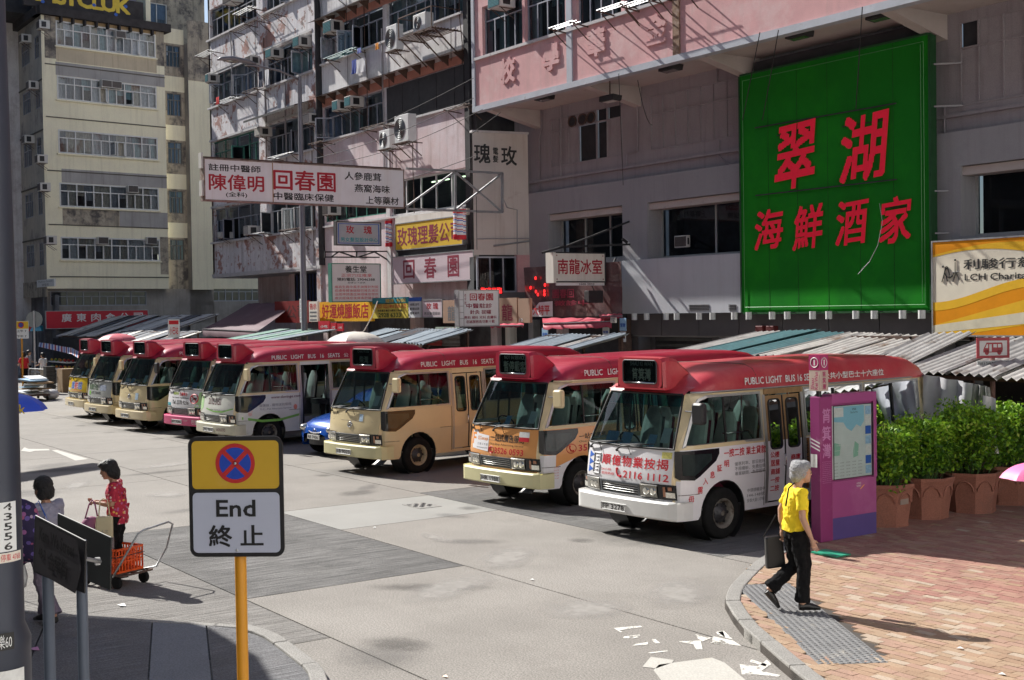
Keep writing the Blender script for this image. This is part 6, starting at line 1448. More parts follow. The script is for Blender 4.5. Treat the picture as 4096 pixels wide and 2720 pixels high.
s2,wr2 = fb(F2,q4(730,1135),q4(829,1165),LETBL,'blue strip above the white printed notice',th=.06)
s,wr = fb(F2,q4(845,1160),q4(1008,1292),SIGNP,'small mauve salon board with red and teal characters beside the wall lamp',th=.1,frame=STEEL); wr('玫 瑰',.2,.8,.45,.85,DRED,.04); wr('男女髮型設計',.08,.92,.1,.3,LETG,.01)
for a,b,lab in ((q4(1013,1158),q4(1145,1345),'peach panel with a dark painted figure left of the clinic sign'),(q5(-60,762),q5(215,1075),'peach panel with a dark red painted figure right of the clinic sign'),(q5(225,765),q5(375,1070),'blank tan panel with a small notice')):
    s,wr = fb(F3,a,b,mat('peach_panel',(.42,.27,.19),.6,vary=.08,vs=1),lab,th=.1);
    if 'figure' in lab: wr('龍',.3,.8,.1,.75,MAROON if 'right' in lab else LETG,.06)
    else: wr('12',.1,.4,.05,.18,PAPER,.03)
s,wr = fb(Frame(0,21.9,0),q4(952,1378),q4(1140,1418),mat('pale_green_board',(.45,.55,.47),.5),'pale green doctor nameplate above the sloping tin roof',th=.06); wr('中醫師',.15,.38,.3,.7,LETG,.01); wr('陳偉明',.4,.9,.15,.9,DRED,.04)
s,wr = board_px(SW,c3(70,1285),c3(182,1318),.3,WDARK,'red dot matrix display board glowing below the cream side wall',th=.08); wr('歡迎光臨',.1,.95,.1,.9,mat('led_red',(.8,.02,.02),.5,emit=(1,.02,.02),estr=1.6),.03)
# brown clear plastic screen, awnings, shutters and shops between the two buildings
ps = frame_thing('plastic_screen','creased brown see-through plastic screen hanging under the cream cafe sign','screen',Frame(0,24.6,0),-33,0,3); FP2 = Frame(0,24.7,0)
x0,z1 = FP2.at(q5(305,378)); x1,z0 = FP2.at(q5(1535,985)); m = MB(); m.grid([[(x0+(x1-x0)*i/24,.03*math.sin(i*1.3+j*.7)+.02*math.sin(i*3.1),z0+(z1-z0)*j/6) for i in range(25)] for j in range(7)])
PLS = mat('brown_plastic',(.13,.085,.085),.16,vary=.25,vs=1.2,coat=.6,spots=[((.22,.17,.16),1.6,.55,.7)])
m.build('sheet',PLS,ps,FP2.M,smooth=True)
def pfn(dy): return lambda a,c: (a,-dy,c)
for w,a,b,mt in (('園春回',(680,650),(950,755),MAROON),('徵診中',(700,790),(1130,850),MAROON)):
    (a0,c1_),(a1,c0) = FP2.at(q5(*a)),FP2.at(q5(*b)); lettering(w,mt,ps,pfn(.07),a0,a1,c0,c1_,.03,FP2.M)
for k,(a,b) in enumerate((((470,510),16),((588,595),12),((475,678),12),((500,715),10),((582,715),12),((408,630),8),((580,672),9))):
    x,z = FP2.at(q5(*a)); MB().ball((x,-.08,z),(.06,.01,.06),8,4).build('red_reflection_bead',mat('led_red',(.8,.02,.02),.5),ps,FP2.M)  # red lamp reflections put on the plastic as glowing beads
m = MB(); (x0,z1),(x1,z0) = FP2.at(q5(318,800)),FP2.at(q5(690,990));
vs,fs = tri2d([(x0,z0),(x1,z0),(x1,z1-.02),(x0+.9,z1-.05),(x0+.55,z0+.22),(x0+.3,z0+.35),(x0,z1+.08)]); m.add([(a,-.09,c) for a,c in vs],fs); m.build('torn_poster',SIGNW,ps,FP2.M); lettering('大特平',LETR,ps,pfn(.10),x0+.55,x1-.15,z0+.05,z0+.38,.04,FP2.M)
def awning(p,label,m,name='awning',n=14,thick=.01,valance=.18,kind=None):
    """p: four world points, back-left, back-right, front-right, front-left"""
    p = [Vector(q) for q in p]; g = MB(); rows = []
    for j in range(5):
        v = j/4; a = p[0].lerp(p[3],v); b = p[1].lerp(p[2],v); rows.append([a.lerp(b,i/n)-Vector((0,0,.05*math.sin(v*math.pi)+.015*math.sin(i*1.9))) for i in range(n+1)])
    rows.append([q-Vector((0,0,valance+.02*math.sin(i*2.3))) for i,q in enumerate(rows[-1])]); g.grid(rows)
    t = thing(name,label,'awning',tuple(p[3]),0,'awnings over the market stalls'); g.build('canvas',m,t,Matrix.Identity(4),smooth=True)
    b = MB(); b.bar(p[3],p[2],.03); b.build('front_bar',STEEL,t,Matrix.Identity(4)); return t
REDC = mat('red_canvas',(.50,.05,.09),.6,vary=.15,vs=2); MARC = mat('maroon_canvas',(.105,.045,.065),.75,vary=.15,vs=.8,spots=[((.2,.15,.17),1.2,.62,.74)])
def A3(fr,p): x,z = fr.at(p); return tuple(fr.M @ Vector((x,0,z)))
FN = lambda n: Frame(0,n,0)
awning([A3(FN(24.3),q5(530,1010)),A3(FN(24.3),q5(1440,1005)),A3(FN(23.2),q5(1400,1050)),A3(FN(23.2),q5(540,1078))],'wrinkled red canvas awning under the brown plastic screen',REDC)
awning([A3(FN(24.3),q5(1240,958)),A3(FN(24.3),q5(1535,955)),A3(FN(23.6),q5(1535,985)),A3(FN(23.6),q5(1260,985))],'short red canvas awning left of the pale grey panel',REDC,valance=.06)
awning([A3(FN(24),q5(-100,1075)),A3(FN(24),q5(300,1075)),A3(FN(23.2),q5(290,1100)),A3(FN(23.2),q5(-120,1108))],'narrow red awning under the peach panels',REDC,valance=.06)
awning([A3(FN(24.3),q3(370,1215)),A3(FN(24.3),q3(765,1205)),A3(FN(20.6),q3(440,1452)),A3(FN(20.6),q3(-20,1432))],'large maroon canvas awning sloping down behind the green and white minibus',MARC,valance=.3)
sh = thing('shop_row','dim shop fronts with shelves of jars between the two old buildings','shop',(-35,24,0));
MB().box(-37.3,-30.2,-.4,-.3,0,3.3).build('back_wall',WDARK,sh,FAC.M); shutter(FAC,sh,-33.0,-30.6,0,2.35,.35,SHUTG)
for x,m_ in ((-36.4,SIGNC),(-33.4,TENP),(-30.2,RUSTY),(-35.0,STEEL)): MB().box(x-.14,x+.14,-.7,-.4,0,3.0).build('column',m_,sh,FAC.M)
JAR = mat('jar_amber',(.30,.09,.03),.2,vary=.4,vs=9,coat=.5)
for r in range(3):
    MB().box(-36.2,-33.6,-.5,-.2,.75+.42*r,.78+.42*r).build('shelf',RUSTY,sh,FAC.M)
    for k in range(10): MB().lathe([(0,0),(.07,0),(.075,.16),(.045,.2),(.045,.23),(0,.23)],8,Matrix.Translation((-36.05+.25*k,-.4,.78+.42*r))).build('jar',JAR,sh,FAC.M,smooth=True)
for k,(a,b) in enumerate((((1500,1010),(1580,1170)),((1510,1180),(1575,1310)),((525,1135),(600,1280)),((1285,1125),(1365,1235)))):
    s,wr = board_px(FN(23.3),q5(*a),q5(*b),0,[PAPERB,PAPER][k % 2],('blue and white notice sheet on the post left of the restaurant panel','white notice with one blue mark under the blue and white sheet','white notice sheet on the shop post by the jars','blue printed notice on the grey shutter')[k],th=.02,name='notice',cat='notice'); wr('雪糖',.1,.9,.3,.6,LETBL,.02)
s,wr = board_px(FN(23.1),q5(1385,1003),q5(1455,1070),0,SIGNC,'house number board reading 15 at the end of the red awning',th=.03); wr('金華街',.1,.9,.6,.9,LETG,.01); wr('15',.25,.75,.1,.5,LETG,.03)
# red shop stalls left of the yellow roast meat sign
s,wr = fb(F3,q3(880,1200),q3(955,1370),SIGNC,'cream panel of framed notices beside the lamp post',th=.1); wr('告示',.1,.9,.6,.9,LETR,.02); wr('≡',.1,.9,.05,.5,LETG,.0)
s,wr = fb(F3,q3(590,1200),q3(880,1380),mat('dark_red_board',(.22,.015,.015),.5,vary=.15),'dark red shop board half hidden by the maroon awning',th=.1); wr('公司',.35,.95,.2,.8,mat('letter_shadow_red',(.07,.008,.008),.6),.02)
for k,(a,b) in enumerate((((960,1365),(1055,1450)),((1065,1380),(1110,1450)),((1120,1385),(1170,1450)))):
    s,wr = fb(F3,q3(*a),q3(*b),REDS,('red poster with white print under the roast meat sign','narrow red poster in the middle under the roast meat sign','red poster below the last character of the roast meat sign')[k],th=.05); wr('小吃',.2,.85,.3,.6,LETW,.02)
# the green restaurant sign
gs = frame_thing('restaurant_sign','huge green restaurant sign with red neon outlined characters','sign',FAC,-21.6,-1.0,3.18)
GREENS = mat('green_sign_sheet',(.016,.20,.020),.95,vary=.10,vs=.5,spec=.08,spots=[((.022,.30,.018),.3,.5,.75)])  # brighter green patches also stand for lamp glow on the sheet
FG = Frame(0,25.36,0); gx0,gz1 = FG.at(c4(118,332)); gx1,gz0 = FG.at(c4(942,1342)); YS = .30
MB().box(gx0,gx1,-.64,-.45,gz0,gz1).build('panel',GREENS,gs,FAC.M)
m = MB(); [m.tube(p,.010,4) for p in ([(gx0+.12,-.67,gz0+.14),(gx1-.12,-.67,gz0+.14)],[(gx0+.12,-.67,gz1-.14),(gx1-.12,-.67,gz1-.14)],[(gx0+.12,-.67,gz0+.14),(gx0+.12,-.67,gz1-.14)],[(gx1-.12,-.67,gz0+.14),(gx1-.12,-.67,gz1-.14)],[(gx1-.2,-.67,gz0+.2),(gx1-.2,-.67,gz1-.2)])]
m.build('neon_border',mat('pale_green_tube',(.06,.28,.07),.4),gs,FAC.M)
m = MB(); [m.box(*q) for q in ((gx0-.05,gx0,-.66,-.43,gz0,gz1),(gx1,gx1+.06,-.66,-.43,gz0,gz1),(gx0,gx1,-.66,-.43,gz1,gz1+.05),(gx0,gx1,-.66,-.43,gz0-.05,gz0))]; m.build('frame',mat('dark_green_frame',(.02,.09,.03),.5,.2),gs,FAC.M)
for k in range(1,6): MB().box(gx0+(gx1-gx0)*k/6-.006,gx0+(gx1-gx0)*k/6+.006,-.645,-.6401,gz0,gz1).build('panel_joint',mat('green_joint',(.008,.10,.01),.9,vary=.2),gs,FAC.M)
for z in (8.2,6.36): MB().bar((gx0+.6,-.69,z),(gx1-.9,-.69,z),.03).build('rail',GRIME,gs,FAC.M)
NEON = mat('neon_red_letter',(.55,.008,.03),.45,vary=.1,vs=6,emit=(.9,.01,.04),estr=.14); NEOD = mat('neon_dark_tube',(.16,.0,.012),.4)
for ch,a,b in (('翠',(268,540),(458,812)),('湖',(548,500),(765,780)),('海',(182,905),(315,1080)),('鮮',(350,885),(487,1078)),('酒',(533,865),(680,1060)),('家',(722,850),(872,1052))):
    x0,z1 = FG.at(c4(*a)); x1,z0 = FG.at(c4(*b)); sh_ = lambda u,v: (u+.10*(v-z0),-.70,v+.07*(u-x0))
    m = MB(); letter(m,ch,sh_,x0,x1-.10*(z1-z0)*.6,z0,z1-.07*(x1-x0),.028); m.build('neon_character',NEON,gs,FAC.M)
    MB().tube([(x0+.1,-.66,z1-.3),(x1-.1,-.66,z1-.3)],.012,4).build('stay',GRIME,gs,FAC.M)
for z in (9.0,8.0,6.0,5.0,4.0): MB().bar((gx1,-.55,z),(gx1+.5,-.05,z),.04).build('stay',GREYB,gs,FAC.M)
MB().box(gx0+.3,gx1-.3,-.42,-.06,8.9,10.05).build('dark_backing',WDARK,gs,FAC.M)
# charity billboard
x0,x1,z0,z1 = -18.55,-12.5,2.6,4.76
s,wr = board(FAC,x0,z0,x1,z1,.95,mat('billboard_white',(.82,.76,.62),.4,vary=.05),'white and orange charity billboard with black lettering at the right',th=.3,name='billboard',frame=STEEL)
L = x1-x0; H = z1-z0
def bandc(f0,f1,m,y):
    g = MB(); n = 30; rows = [[],[]]
    for i in range(n+1): u = i/n; rows[0].append((-L/2+L*u,y,max(0,min(H,H*f0(u))))); rows[1].append((-L/2+L*u,y,max(0,min(H,H*f1(u)))))
    g.grid(rows); g.build('print_swirl',m,s)
OR1 = mat('swirl_orange',(.80,.30,.005),.4,vary=.08,vs=2); OR2 = mat('swirl_yellow',(.85,.50,.03),.4,vary=.08,vs=2); OR3 = mat('swirl_pale',(.72,.66,.50),.4)
bandc(lambda u: .86+.10*math.sin(u*5),lambda u: 1.0,OR1,-.004); bandc(lambda u: .78+.12*math.sin(u*5+.5),lambda u: .86+.10*math.sin(u*5),OR2,-.005)
bandc(lambda u: 0.0,lambda u: .42-.12*math.cos(u*7),OR1,-.004); bandc(lambda u: -.05+.20*u*2,lambda u: .10+.42*u*1.6,OR2,-.006); bandc(lambda u: .02+.25*u,lambda u: .10+.35*u,OR3,-.008); bandc(lambda u: .38-.12*math.cos(u*7),lambda u: .47-.12*math.cos(u*7),OR2,-.007)
wr('利駿行慈善基金',.13*2.4/2.4*.37/.37*.14/.14*1.0*.137/.13,.66,.69,.80,LETK,.04,y=-.0092); wr('LCH Charitable Foundation',.142,.70,.575,.645,LETK,.01,y=-.0092)
m = MB(); cx,cz = -L/2+.075*L,.66*H
m.tube([(cx-.16+.02*k,-.015,cz-.12+.28*math.sin(k*.35)) for k in range(10)],.012,5); m.tube([(cx+.12*math.cos(a),-.015,cz+.02+.12*math.sin(a)) for a in [R(120+24*k) for k in range(11)]],.012,5); m.tube([(cx-.2,-.015,cz-.2),(cx-.12,-.015,cz+.05),(cx-.05,-.015,cz-.18)],.012,5)
m.tube([(cx+.16,-.015,cz-.05),(cx+.16,-.015,cz+.25)],.01,5); m.tube([(cx+.08,-.015,cz+.02),(cx+.26,-.015,cz+.02)],.01,5); m.tube([(cx+.1,-.015,cz-.2),(cx+.18,-.015,cz+.02),(cx+.27,-.015,cz-.16)],.012,5); m.ball((cx+.16,-.015,cz+.30),(.03,.01,.03),8,4); m.ball((cx-.17,-.015,cz+.16),(.03,.01,.03),8,4)
m.build('print_logo',LETK,s)
# ---------------------------------------------------------------- market stalls with corrugated roofs
CORR = [mat('corrugated_%s' % n,c,.55,.4,vary=.2,vs=3,spots=sp) for n,c,sp in (('grey',(.48,.47,.45),[((.16,.11,.08),2.2,.56,.7)]),('teal',(.11,.24,.26),[((.2,.2,.19),1.6,.6,.8)]),('pale',(.62,.60,.56),[((.26,.17,.11),1.4,.56,.72)]),('dark',(.10,.11,.13),[((.14,.07,.04),1.3,.52,.62)]),('green',(.25,.40,.34),[((.45,.45,.43),2,.5,.7)]),('blue',(.30,.36,.41),[((.38,.4,.42),2,.5,.7)]))]
def sheet(parent,p,m,pitch=.16,amp=.03,over=0):
    """corrugated sheet between four world points: back-left, back-right, front-right, front-left; ribs run back to front"""
    p = [Vector(q) for q in p]; L = (p[1]-p[0]).length; n = max(6,int(L/pitch)*4); rows = []
    for v in (0,.5,1):
        a = p[0].lerp(p[3],v); b = p[1].lerp(p[2],v); rows.append([a.lerp(b,i/n)+Vector((0,0,amp*math.cos(i*math.pi/2)+over)) for i in range(n+1)])
    return MB().grid(rows).build('roof_sheet',m,parent,Matrix.Identity(4),smooth=True)
srng = random.Random(5)
def stall(label,s0,s1,nf,nb,zf,zb,cols,posts=True,body=None,w=.95,jag=.12):
    t = thing('market_stall',label,'market stall',(s0,nf,0),0,'market stalls with tin roofs'); x = s0; k = 0
    while x < s1-.1:
        e = min(x+w,s1); dz = srng.uniform(-.03,.03); f = nf+srng.uniform(-jag,jag); b = nb+srng.uniform(-jag,jag)
        sheet(t,[(x-.06,b,zb+dz),(e+.06,b,zb+dz+srng.uniform(-.04,.04)),(e+.06,f,zf+dz+srng.uniform(-.03,.03)),(x-.06,f,zf+dz)],CORR[cols[k % len(cols)]],over=.012*(k % 2)); x = e; k += 1
    if posts:
        for x in (s0+.1,(s0+s1)/2,s1-.1):
            for y,z in ((nf+.15,zf),(nb-.15,zb)): MB().bar((x,y,0),(x,y,z-.03),.06).build('post',RUSTY,t,Matrix.Identity(4))
    MB().bar((s0,nf+.15,zf-.05),(s1,nf+.15,zf-.05),.06).build('beam',RUSTY,t,Matrix.Identity(4)); MB().bar((s0,nb-.15,zb-.05),(s1,nb-.15,zb-.05),.06).build('beam',RUSTY,t,Matrix.Identity(4))
    if body:
        MB().box(s0+.1,s1-.1,nf+.35,nb-.3,0,.85).build('counter',body,t,Matrix.Identity(4)); MB().box(s0+.1,s1-.1,nb-.25,nb-.2,0,zf-.1).build('back_cloth',GRIME,t,Matrix.Identity(4))
    return t
stall('stall with grey and teal corrugated sheets rising behind the white minibus',-20.6,-17.1,18.4,21.3,2.32,2.72,[0,1,1,2,0,2],body=GRIME)
stall('stall with jagged pale tin sheets between two others at the right',-17.1,-14.2,18.2,20.6,2.2,2.72,[2,2,0],body=GRIME,jag=.35)
stall('long stall with ribbed grey and rusty tin roof behind the potted hedges',-14.1,-5,18.1,20.6,2.12,2.66,[0,0,2,0],body=GRIME)
stall('stall with a bluish grey tin flap roof behind the orange minibus',-27.6,-24.3,18.8,20.6,2.3,2.66,[5,5,0],body=GRIME)
stall('stall with long blue grey tin roof behind the plain cream minibus',-36.6,-31.4,18.9,20.6,2.38,2.78,[5,5,3,5],body=GRIME)
stall('stall with pale green tin roof behind the lamp post',-46.4,-41.6,18.8,21.2,2.35,2.7,[4,5,4],body=GRIME)
stall('long low stall row with dull grey tin roof in front of the cream block',-71,-55.5,19.2,22.4,2.35,3.35,[0,2,0,3,0],body=GRIME)
stall('dark rusty tin roofed stall in front of the maroon awning',-60.5,-50.5,17.9,19.6,2.15,2.65,[3,3,0,3],body=GRIME)
# white tarpaulin and cloths behind the end of the white minibus
def cloth(pts,m,label,name='tarpaulin',wav=.06,nx=14,nz=8,cat='tarpaulin'):
    p = [Vector(q) for q in pts]; g = MB(); rows = []
    for j in range(nz+1):
        a = p[0].lerp(p[3],j/nz); b = p[1].lerp(p[2],j/nz); rows.append([a.lerp(b,i/nx)+Vector((.3*wav*math.sin(j*1.3+i),-wav*(math.sin(i*1.1+j*.5)+.5*math.sin(i*2.7-j)),0)) for i in range(nx+1)])
    return g.grid(rows).build(name,m,None,Matrix.Identity(4),smooth=True,label=label,cat=cat)
TARP = mat('silver_tarp',(.62,.63,.66),.35,.25,vary=.12,vs=2)
q7 = cr(2900,1250,1.974)
cloth([A3(FN(17.75),q7(1560,485)),A3(FN(17.75),q7(1960,560)),(A3(FN(17.75),q7(1900,760))[0],17.75,.7),(A3(FN(17.75),q7(1570,760))[0],17.75,.7)],TARP,'silvery white tarpaulin hanging behind the tail of the white minibus',wav=.07)
cloth([A3(FN(17.7),q7(1960,560)),A3(FN(17.7),q7(2090,590)),(A3(FN(17.7),q7(2090,760))[0],17.7,.6),(A3(FN(17.7),q7(1920,760))[0],17.7,.6)],mat('clear_plastic_grey',(.25,.25,.25),.2,vary=.3,vs=6),'crumpled grey plastic sheet beside the silvery tarpaulin',wav=.05)
cloth([A3(FN(17.2),q7(2035,650)),A3(FN(17.2),q7(2140,680)),(A3(FN(17.2),q7(2160,800))[0],17.2,1.0),(A3(FN(17.2),q7(2020,800))[0],17.2,1.0)],WHITE,'white shirt hanging from the pole of the red bus stop sign',name='shirt',wav=.03,nx=6,nz=5,cat='shirt')
def umbrella(c,r,h,cols,label,tilt=0,n=8,pole=True,text=None,rot=0,yaw=0,group='umbrellas over the stalls'):
    t = thing('umbrella',label,'umbrella',c,yaw,group); M = Matrix.Translation((0,0,h)) @ Matrix.Rotation(tilt,4,'Y') @ Matrix.Rotation(rot,4,'Z')
    for k in range(n):
        g = MB(); rows = []
        for i in range(7):
            a = i/6; rr = r*math.sin(a*1.25)/math.sin(1.25); z = -.42*r*a**1.9; rows.append([M @ Vector((rr*(1-.10*a*(1-abs(2*f-1)))*math.cos(2*math.pi*(k+f)/n),rr*(1-.10*a*(1-abs(2*f-1)))*math.sin(2*math.pi*(k+f)/n),z)) for f in (0,.25,.5,.75,1)])
        g.grid(rows).build('panel',cols[k % len(cols)],t,smooth=True)
    if pole: MB().tube([M @ Vector((0,0,.06)),M @ Vector((0,0,-h if tilt == 0 else -.75*min(h,1.1)))],.018 if r > .7 else .008,6).build('pole',STEEL,t)
    return t,M
def at_n(u,v,n): w = ray(u,v); return CAM+w*(n/w.y)
p = at_n(470,1334,17.8); umbrella((p.x,17.8,0),.98,p.z,[mat('umbrella_pink',(.70,.16,.20),.6,vary=.05),mat('umbrella_rose',(.62,.07,.12),.6,vary=.05)],'pink and rose parasol rising behind the two furthest minibuses')
p = at_n(1418,1310,18.0); umbrella((p.x,18.0,0),1.0,p.z-.12,[SIGNC,SIGNC,mat('umbrella_grey',(.28,.27,.26),.6)],'white and grey parasol behind the green and white minibus')
p = at_n(150,1300,19); umbrella((p.x,19,0),.8,p.z,[TEAL,mat('umbrella_peach',(.75,.3,.2),.6),LETR,mat('umbrella_cyan',(.2,.6,.75),.6)],'teal and red parasol at the stalls behind the yellow no stopping pole')
BLUEU = mat('umbrella_blue',(.03,.09,.62),.5,vary=.05)
c = CAM+ray(10,1570)*15.0; t,M = umbrella((c.x,c.y,0),.52,c.z,[BLUEU],'blue umbrella with yellow lettering showing past the big lamp post',tilt=0,group=None,pole=True)
lettering('drumstick',YELLOWV,t,lambda a,b: tuple(Matrix.Rotation(-YAW+R(180)*0,4,'Z').inverted() @ Vector((a,-.36-(.0),b))),-.20,.40,c.z-.23,c.z-.12,.02)
c = CAM+ray(4150,1850)*14.5; umbrella((c.x,c.y,0),.42,c.z,[mat('umbrella_hot_pink',(.85,.2,.42),.5)],'hot pink umbrella just entering at the right beside the last planter',group=None)
# market life at the far left: striped cloth, produce, people and barrier
x = A3(FN(18.2),q6(420,770)); STRP = mat('striped_canvas',(.5,.5,.55),.8,vary=.0)
g = MB(); n = 30
pts = [q6(430,770),q6(560,800),q6(700,830),q6(800,850),q6(880,900)]; W3 = [Vector(A3(FN(18.0),p)) for p in pts]; top = [Vector(A3(FN(18.6),p)) for p in (q6(440,755),q6(560,770),q6(700,800),q6(800,815),q6(890,860))]
for i in range(len(pts)-1):
    for k in range(8):
        g.mi = [0,1,0,2][k % 4]; a,b = k/8,(k+1)/8; g.add([W3[i].lerp(W3[i+1],a)-Vector((0,0,.15)),W3[i].lerp(W3[i+1],b)-Vector((0,0,.15)),top[i].lerp(top[i+1],b),top[i].lerp(top[i+1],a)],[(0,1,2,3)])
t = thing('awning','red white and blue striped cloth awning over the fruit stall at the left','awning',tuple(W3[0])); g.build('canvas',[SIGNW,LETBL,DRED],t,Matrix.Identity(4))
t = thing('fruit_stall','fruit stall with white shelves of yellow and green produce behind the barrier','fruit stall',(-62,18.5,0));
FRUIT = [mat('fruit_%s' % n,c,.6) for n,c in (('yellow',(.6,.42,.05)),('green',(.16,.28,.05)),('orange',(.6,.2,.03)),('red',(.4,.03,.03)))]
for k,(a,b) in enumerate(((585,960),(590,1035),(350,1070))):
    p = Vector(A3(FN(18.3),q6(a,b))); e = Vector(A3(FN(18.3),q6(a+200,b))); MB().box(p.x,e.x,18.1,18.7,p.z-.05,p.z).build('shelf',SIGNW,t,Matrix.Identity(4))
    for q in range(12): MB().ball((p.x+(e.x-p.x)*(q+.5)/12,18.25+.12*(q % 3),p.z+.07),.075,7,5).build('fruit',FRUIT[(q//3+k) % 4],t,Matrix.Identity(4),smooth=True)
for k in range(5): MB().ball((-64+1.1*k,18.6,1.0),(.4,.25,.25),8,5).build('produce_heap',FRUIT[(k*3+3) % 4],t,Matrix.Identity(4),smooth=True)
MB().box(-72,-58,19.3,19.4,0,2.2).build('back_cloth',GRIME,t,Matrix.Identity(4)); MB().box(-66,-59,18.4,19,0,.75).build('counter',mat('dark_cloth',(.05,.03,.03),.9,vary=.4,vs=4),t,Matrix.Identity(4))
# barrier
def railing(a,b,label,h=1.0):
    a,b = Vector((*a,0)),Vector((*b,0)); t = thing('barrier',label,'barrier',tuple(a)); m = MB(); up = Vector((0,0,1))
    m.tube([a,a+up*(h-.08),a+up*h+(b-a).normalized()*.08,b+up*h-(b-a).normalized()*.08,b+up*(h-.08),b],.024,8); m.bar(a+up*.15,b+up*.15,.03); m.build('frame',STEEL,t,Matrix.Identity(4),smooth='auto')
    n = int((b-a).length/.14)
    for i in range(1,n): q = a.lerp(b,i/n); MB().bar(q+up*.15,q+up*(h-.01),.016).build('bar',STEEL,t,Matrix.Identity(4))
g1,g2,g3 = GP(*q6(325,1290)),GP(*q6(560,1310)),GP(*q6(800,1300))
railing(g1[:2],g2[:2],'steel pedestrian barrier panel nearer the yellow pole'); railing(g2[:2],g3[:2],'steel pedestrian barrier panel next to the yellow nosed minibus')
# hand cart of flattened boxes
c = GP(*q6(380,1400)); t = thing('cardboard_cart','low cart piled with white boards and flattened boxes in front of the barrier','cart',tuple(c)); MB().box(-.9,.9,-.4,.4,.2,.26).build('platform',RUSTY,t)
for i in range(4): w = MB().lathe([(0,-.03),(.09,-.03),(.09,.03),(0,.03)],10,Matrix.Translation(((-.7,.7)[i % 2],(-.35,.35)[i//2],.1)) @ Matrix.Rotation(R(90),4,'X')).build('wheel',TYRE,t)
rr = random.Random(2)
for k in range(9):
    a,b = rr.uniform(.35,.75),rr.uniform(.25,.4); cx,cy,cz = rr.uniform(-.3,.2),rr.uniform(-.1,.1),.28+.075*k; an = rr.uniform(-.5,.5)
    MB().box(-a,a,-b,b,0,.05).build('board',[SIGNW,PAPER,mat('cardboard',(.30,.20,.11),.9),PAPERB][k % 4],t,Matrix.Translation(c) @ Matrix.Translation((cx,cy,cz)) @ Matrix.Rotation(an,4,'Z') @ Matrix.Rotation(rr.uniform(-.12,.12),4,'Y'))
c = GP(*q6(570,1390)); MB().ball((c.x,c.y,.2),(.42,.34,.22),12,7).build('sack',mat('white_sack',(.6,.6,.62),.5,vary=.1,vs=8,bump=.5,bs=9),None,Matrix.Identity(4),smooth=True,label='bulging white plastic sack on the ground left of the yellow nosed minibus',cat='sack')
c = GP(*q6(560,1330)); t = thing('crate_stack','stack of dark plastic crates leaning by the barrier','crates',tuple(c))
for k in range(6): MB().box(-.25,.25,-.2,.2,.02+.2*k,.2+.2*k).build('crate',BLKPLASTIC,t)
c = GP(*q6(560,1330)); MB().box(c.x-1.0,c.x-.2,c.y+.6,c.y+1.4,0,1.05).build('cardboard_box',mat('cardboard',(.30,.20,.11),.9),None,Matrix.Identity(4),label='tall brown cardboard box behind the barrier beside the crates',cat='box')
# ---------------------------------------------------------------- poles and signs in the street
def pole_sign(base,label,parts,cat='sign',name='road_sign',group=None): return thing(name,label,cat,tuple(base),0,group)
YPAINT = mat('amber_pole_paint',(.62,.27,.012),.45,vary=.08,vs=3,coat=.2)
# far no stopping sign
b = GP(*q6(258,1265)); zt = at_n(*q6(258,515),b.y).z; zb_ = at_n(*q6(258,712),b.y).z; t = thing('no_stopping_sign','far yellow no stopping sign on an amber pole by the barrier','road sign',tuple(b),YAW)
MB().cyl((0,0,0),(0,0,zt),.045,8).build('pole',YPAINT,t); H = zt-zb_; w = H*.43
MB().box(-w,w,-.06,-.05,zb_,zt).build('plate',SIGNW,t); MB().box(-w*.97,w*.97,-.066,-.061,zb_+H*.56,zt-.02).build('plate_top',YELS,t)
MB().add([(H*.17*math.cos(a),-.072,zb_+H*.77+H*.17*math.sin(a)) for a in [2*math.pi*k/20 for k in range(20)]],[tuple(range(20))]).build('disc',LETR,t); MB().add([(H*.12*math.cos(a),-.076,zb_+H*.77+H*.12*math.sin(a)) for a in [2*math.pi*k/20 for k in range(20)]],[tuple(range(20))]).build('disc',LETBL,t)
m = MB(); [m.bar((-H*.1*s,-.079,zb_+H*.67),(H*.1*s,-.079,zb_+H*.87),H*.035,.002) for s in (1,-1)]; m.build('cross',LETR,t)
lettering('上午 7',LETK,t,lambda a,c: (a,-.068,c),-w*.6,w*.7,zb_+H*.36,zb_+H*.5,.02); lettering('下午 7',LETK,t,lambda a,c: (a,-.068,c),-w*.6,w*.7,zb_+H*.06,zb_+H*.2,.02)
b = GP(*q6(397,1215)); zt = at_n(*q6(378,400),b.y).z; t = thing('round_sign','back of a round grey road sign on a steel pole','road sign',tuple(b),YAW); zc = zt-.45
MB().cyl((0,0,0),(0,0,zt),.06,8).build('pole',STEEL,t); MB().lathe([(0,0),(.42,0),(.42,.03),(0,.03)],24,Matrix.Translation((-.0,.07,zc)) @ Matrix.Rotation(R(90),4,'X')).build('disc',mat('sign_back_grey',(.30,.33,.33),.5,.3),t)
# small red and white stop pole behind the pink bumpered minibus
b = at_n(*b1(1070,232),18.6); t = thing('stop_pole','slim pole with small red and white stop plates behind the cream minibuses','bus stop',(b.x,18.6,0),YAW); z = at_n(*b1(1062,60),18.6).z; MB().cyl((0,0,0),(0,0,z),.05,8).build('pole',STEEL,t)
MB().box(-.24,.24,-.09,-.06,z-.75,z).build('plate',SIGNW,t); MB().box(-.2,.2,-.095,-.091,z-.2,z-.04).build('plate_band',LETR,t); lettering('小巴站',LETR,t,lambda a,c: (a,-.096,c),-.18,.18,z-.62,z-.3,.03)
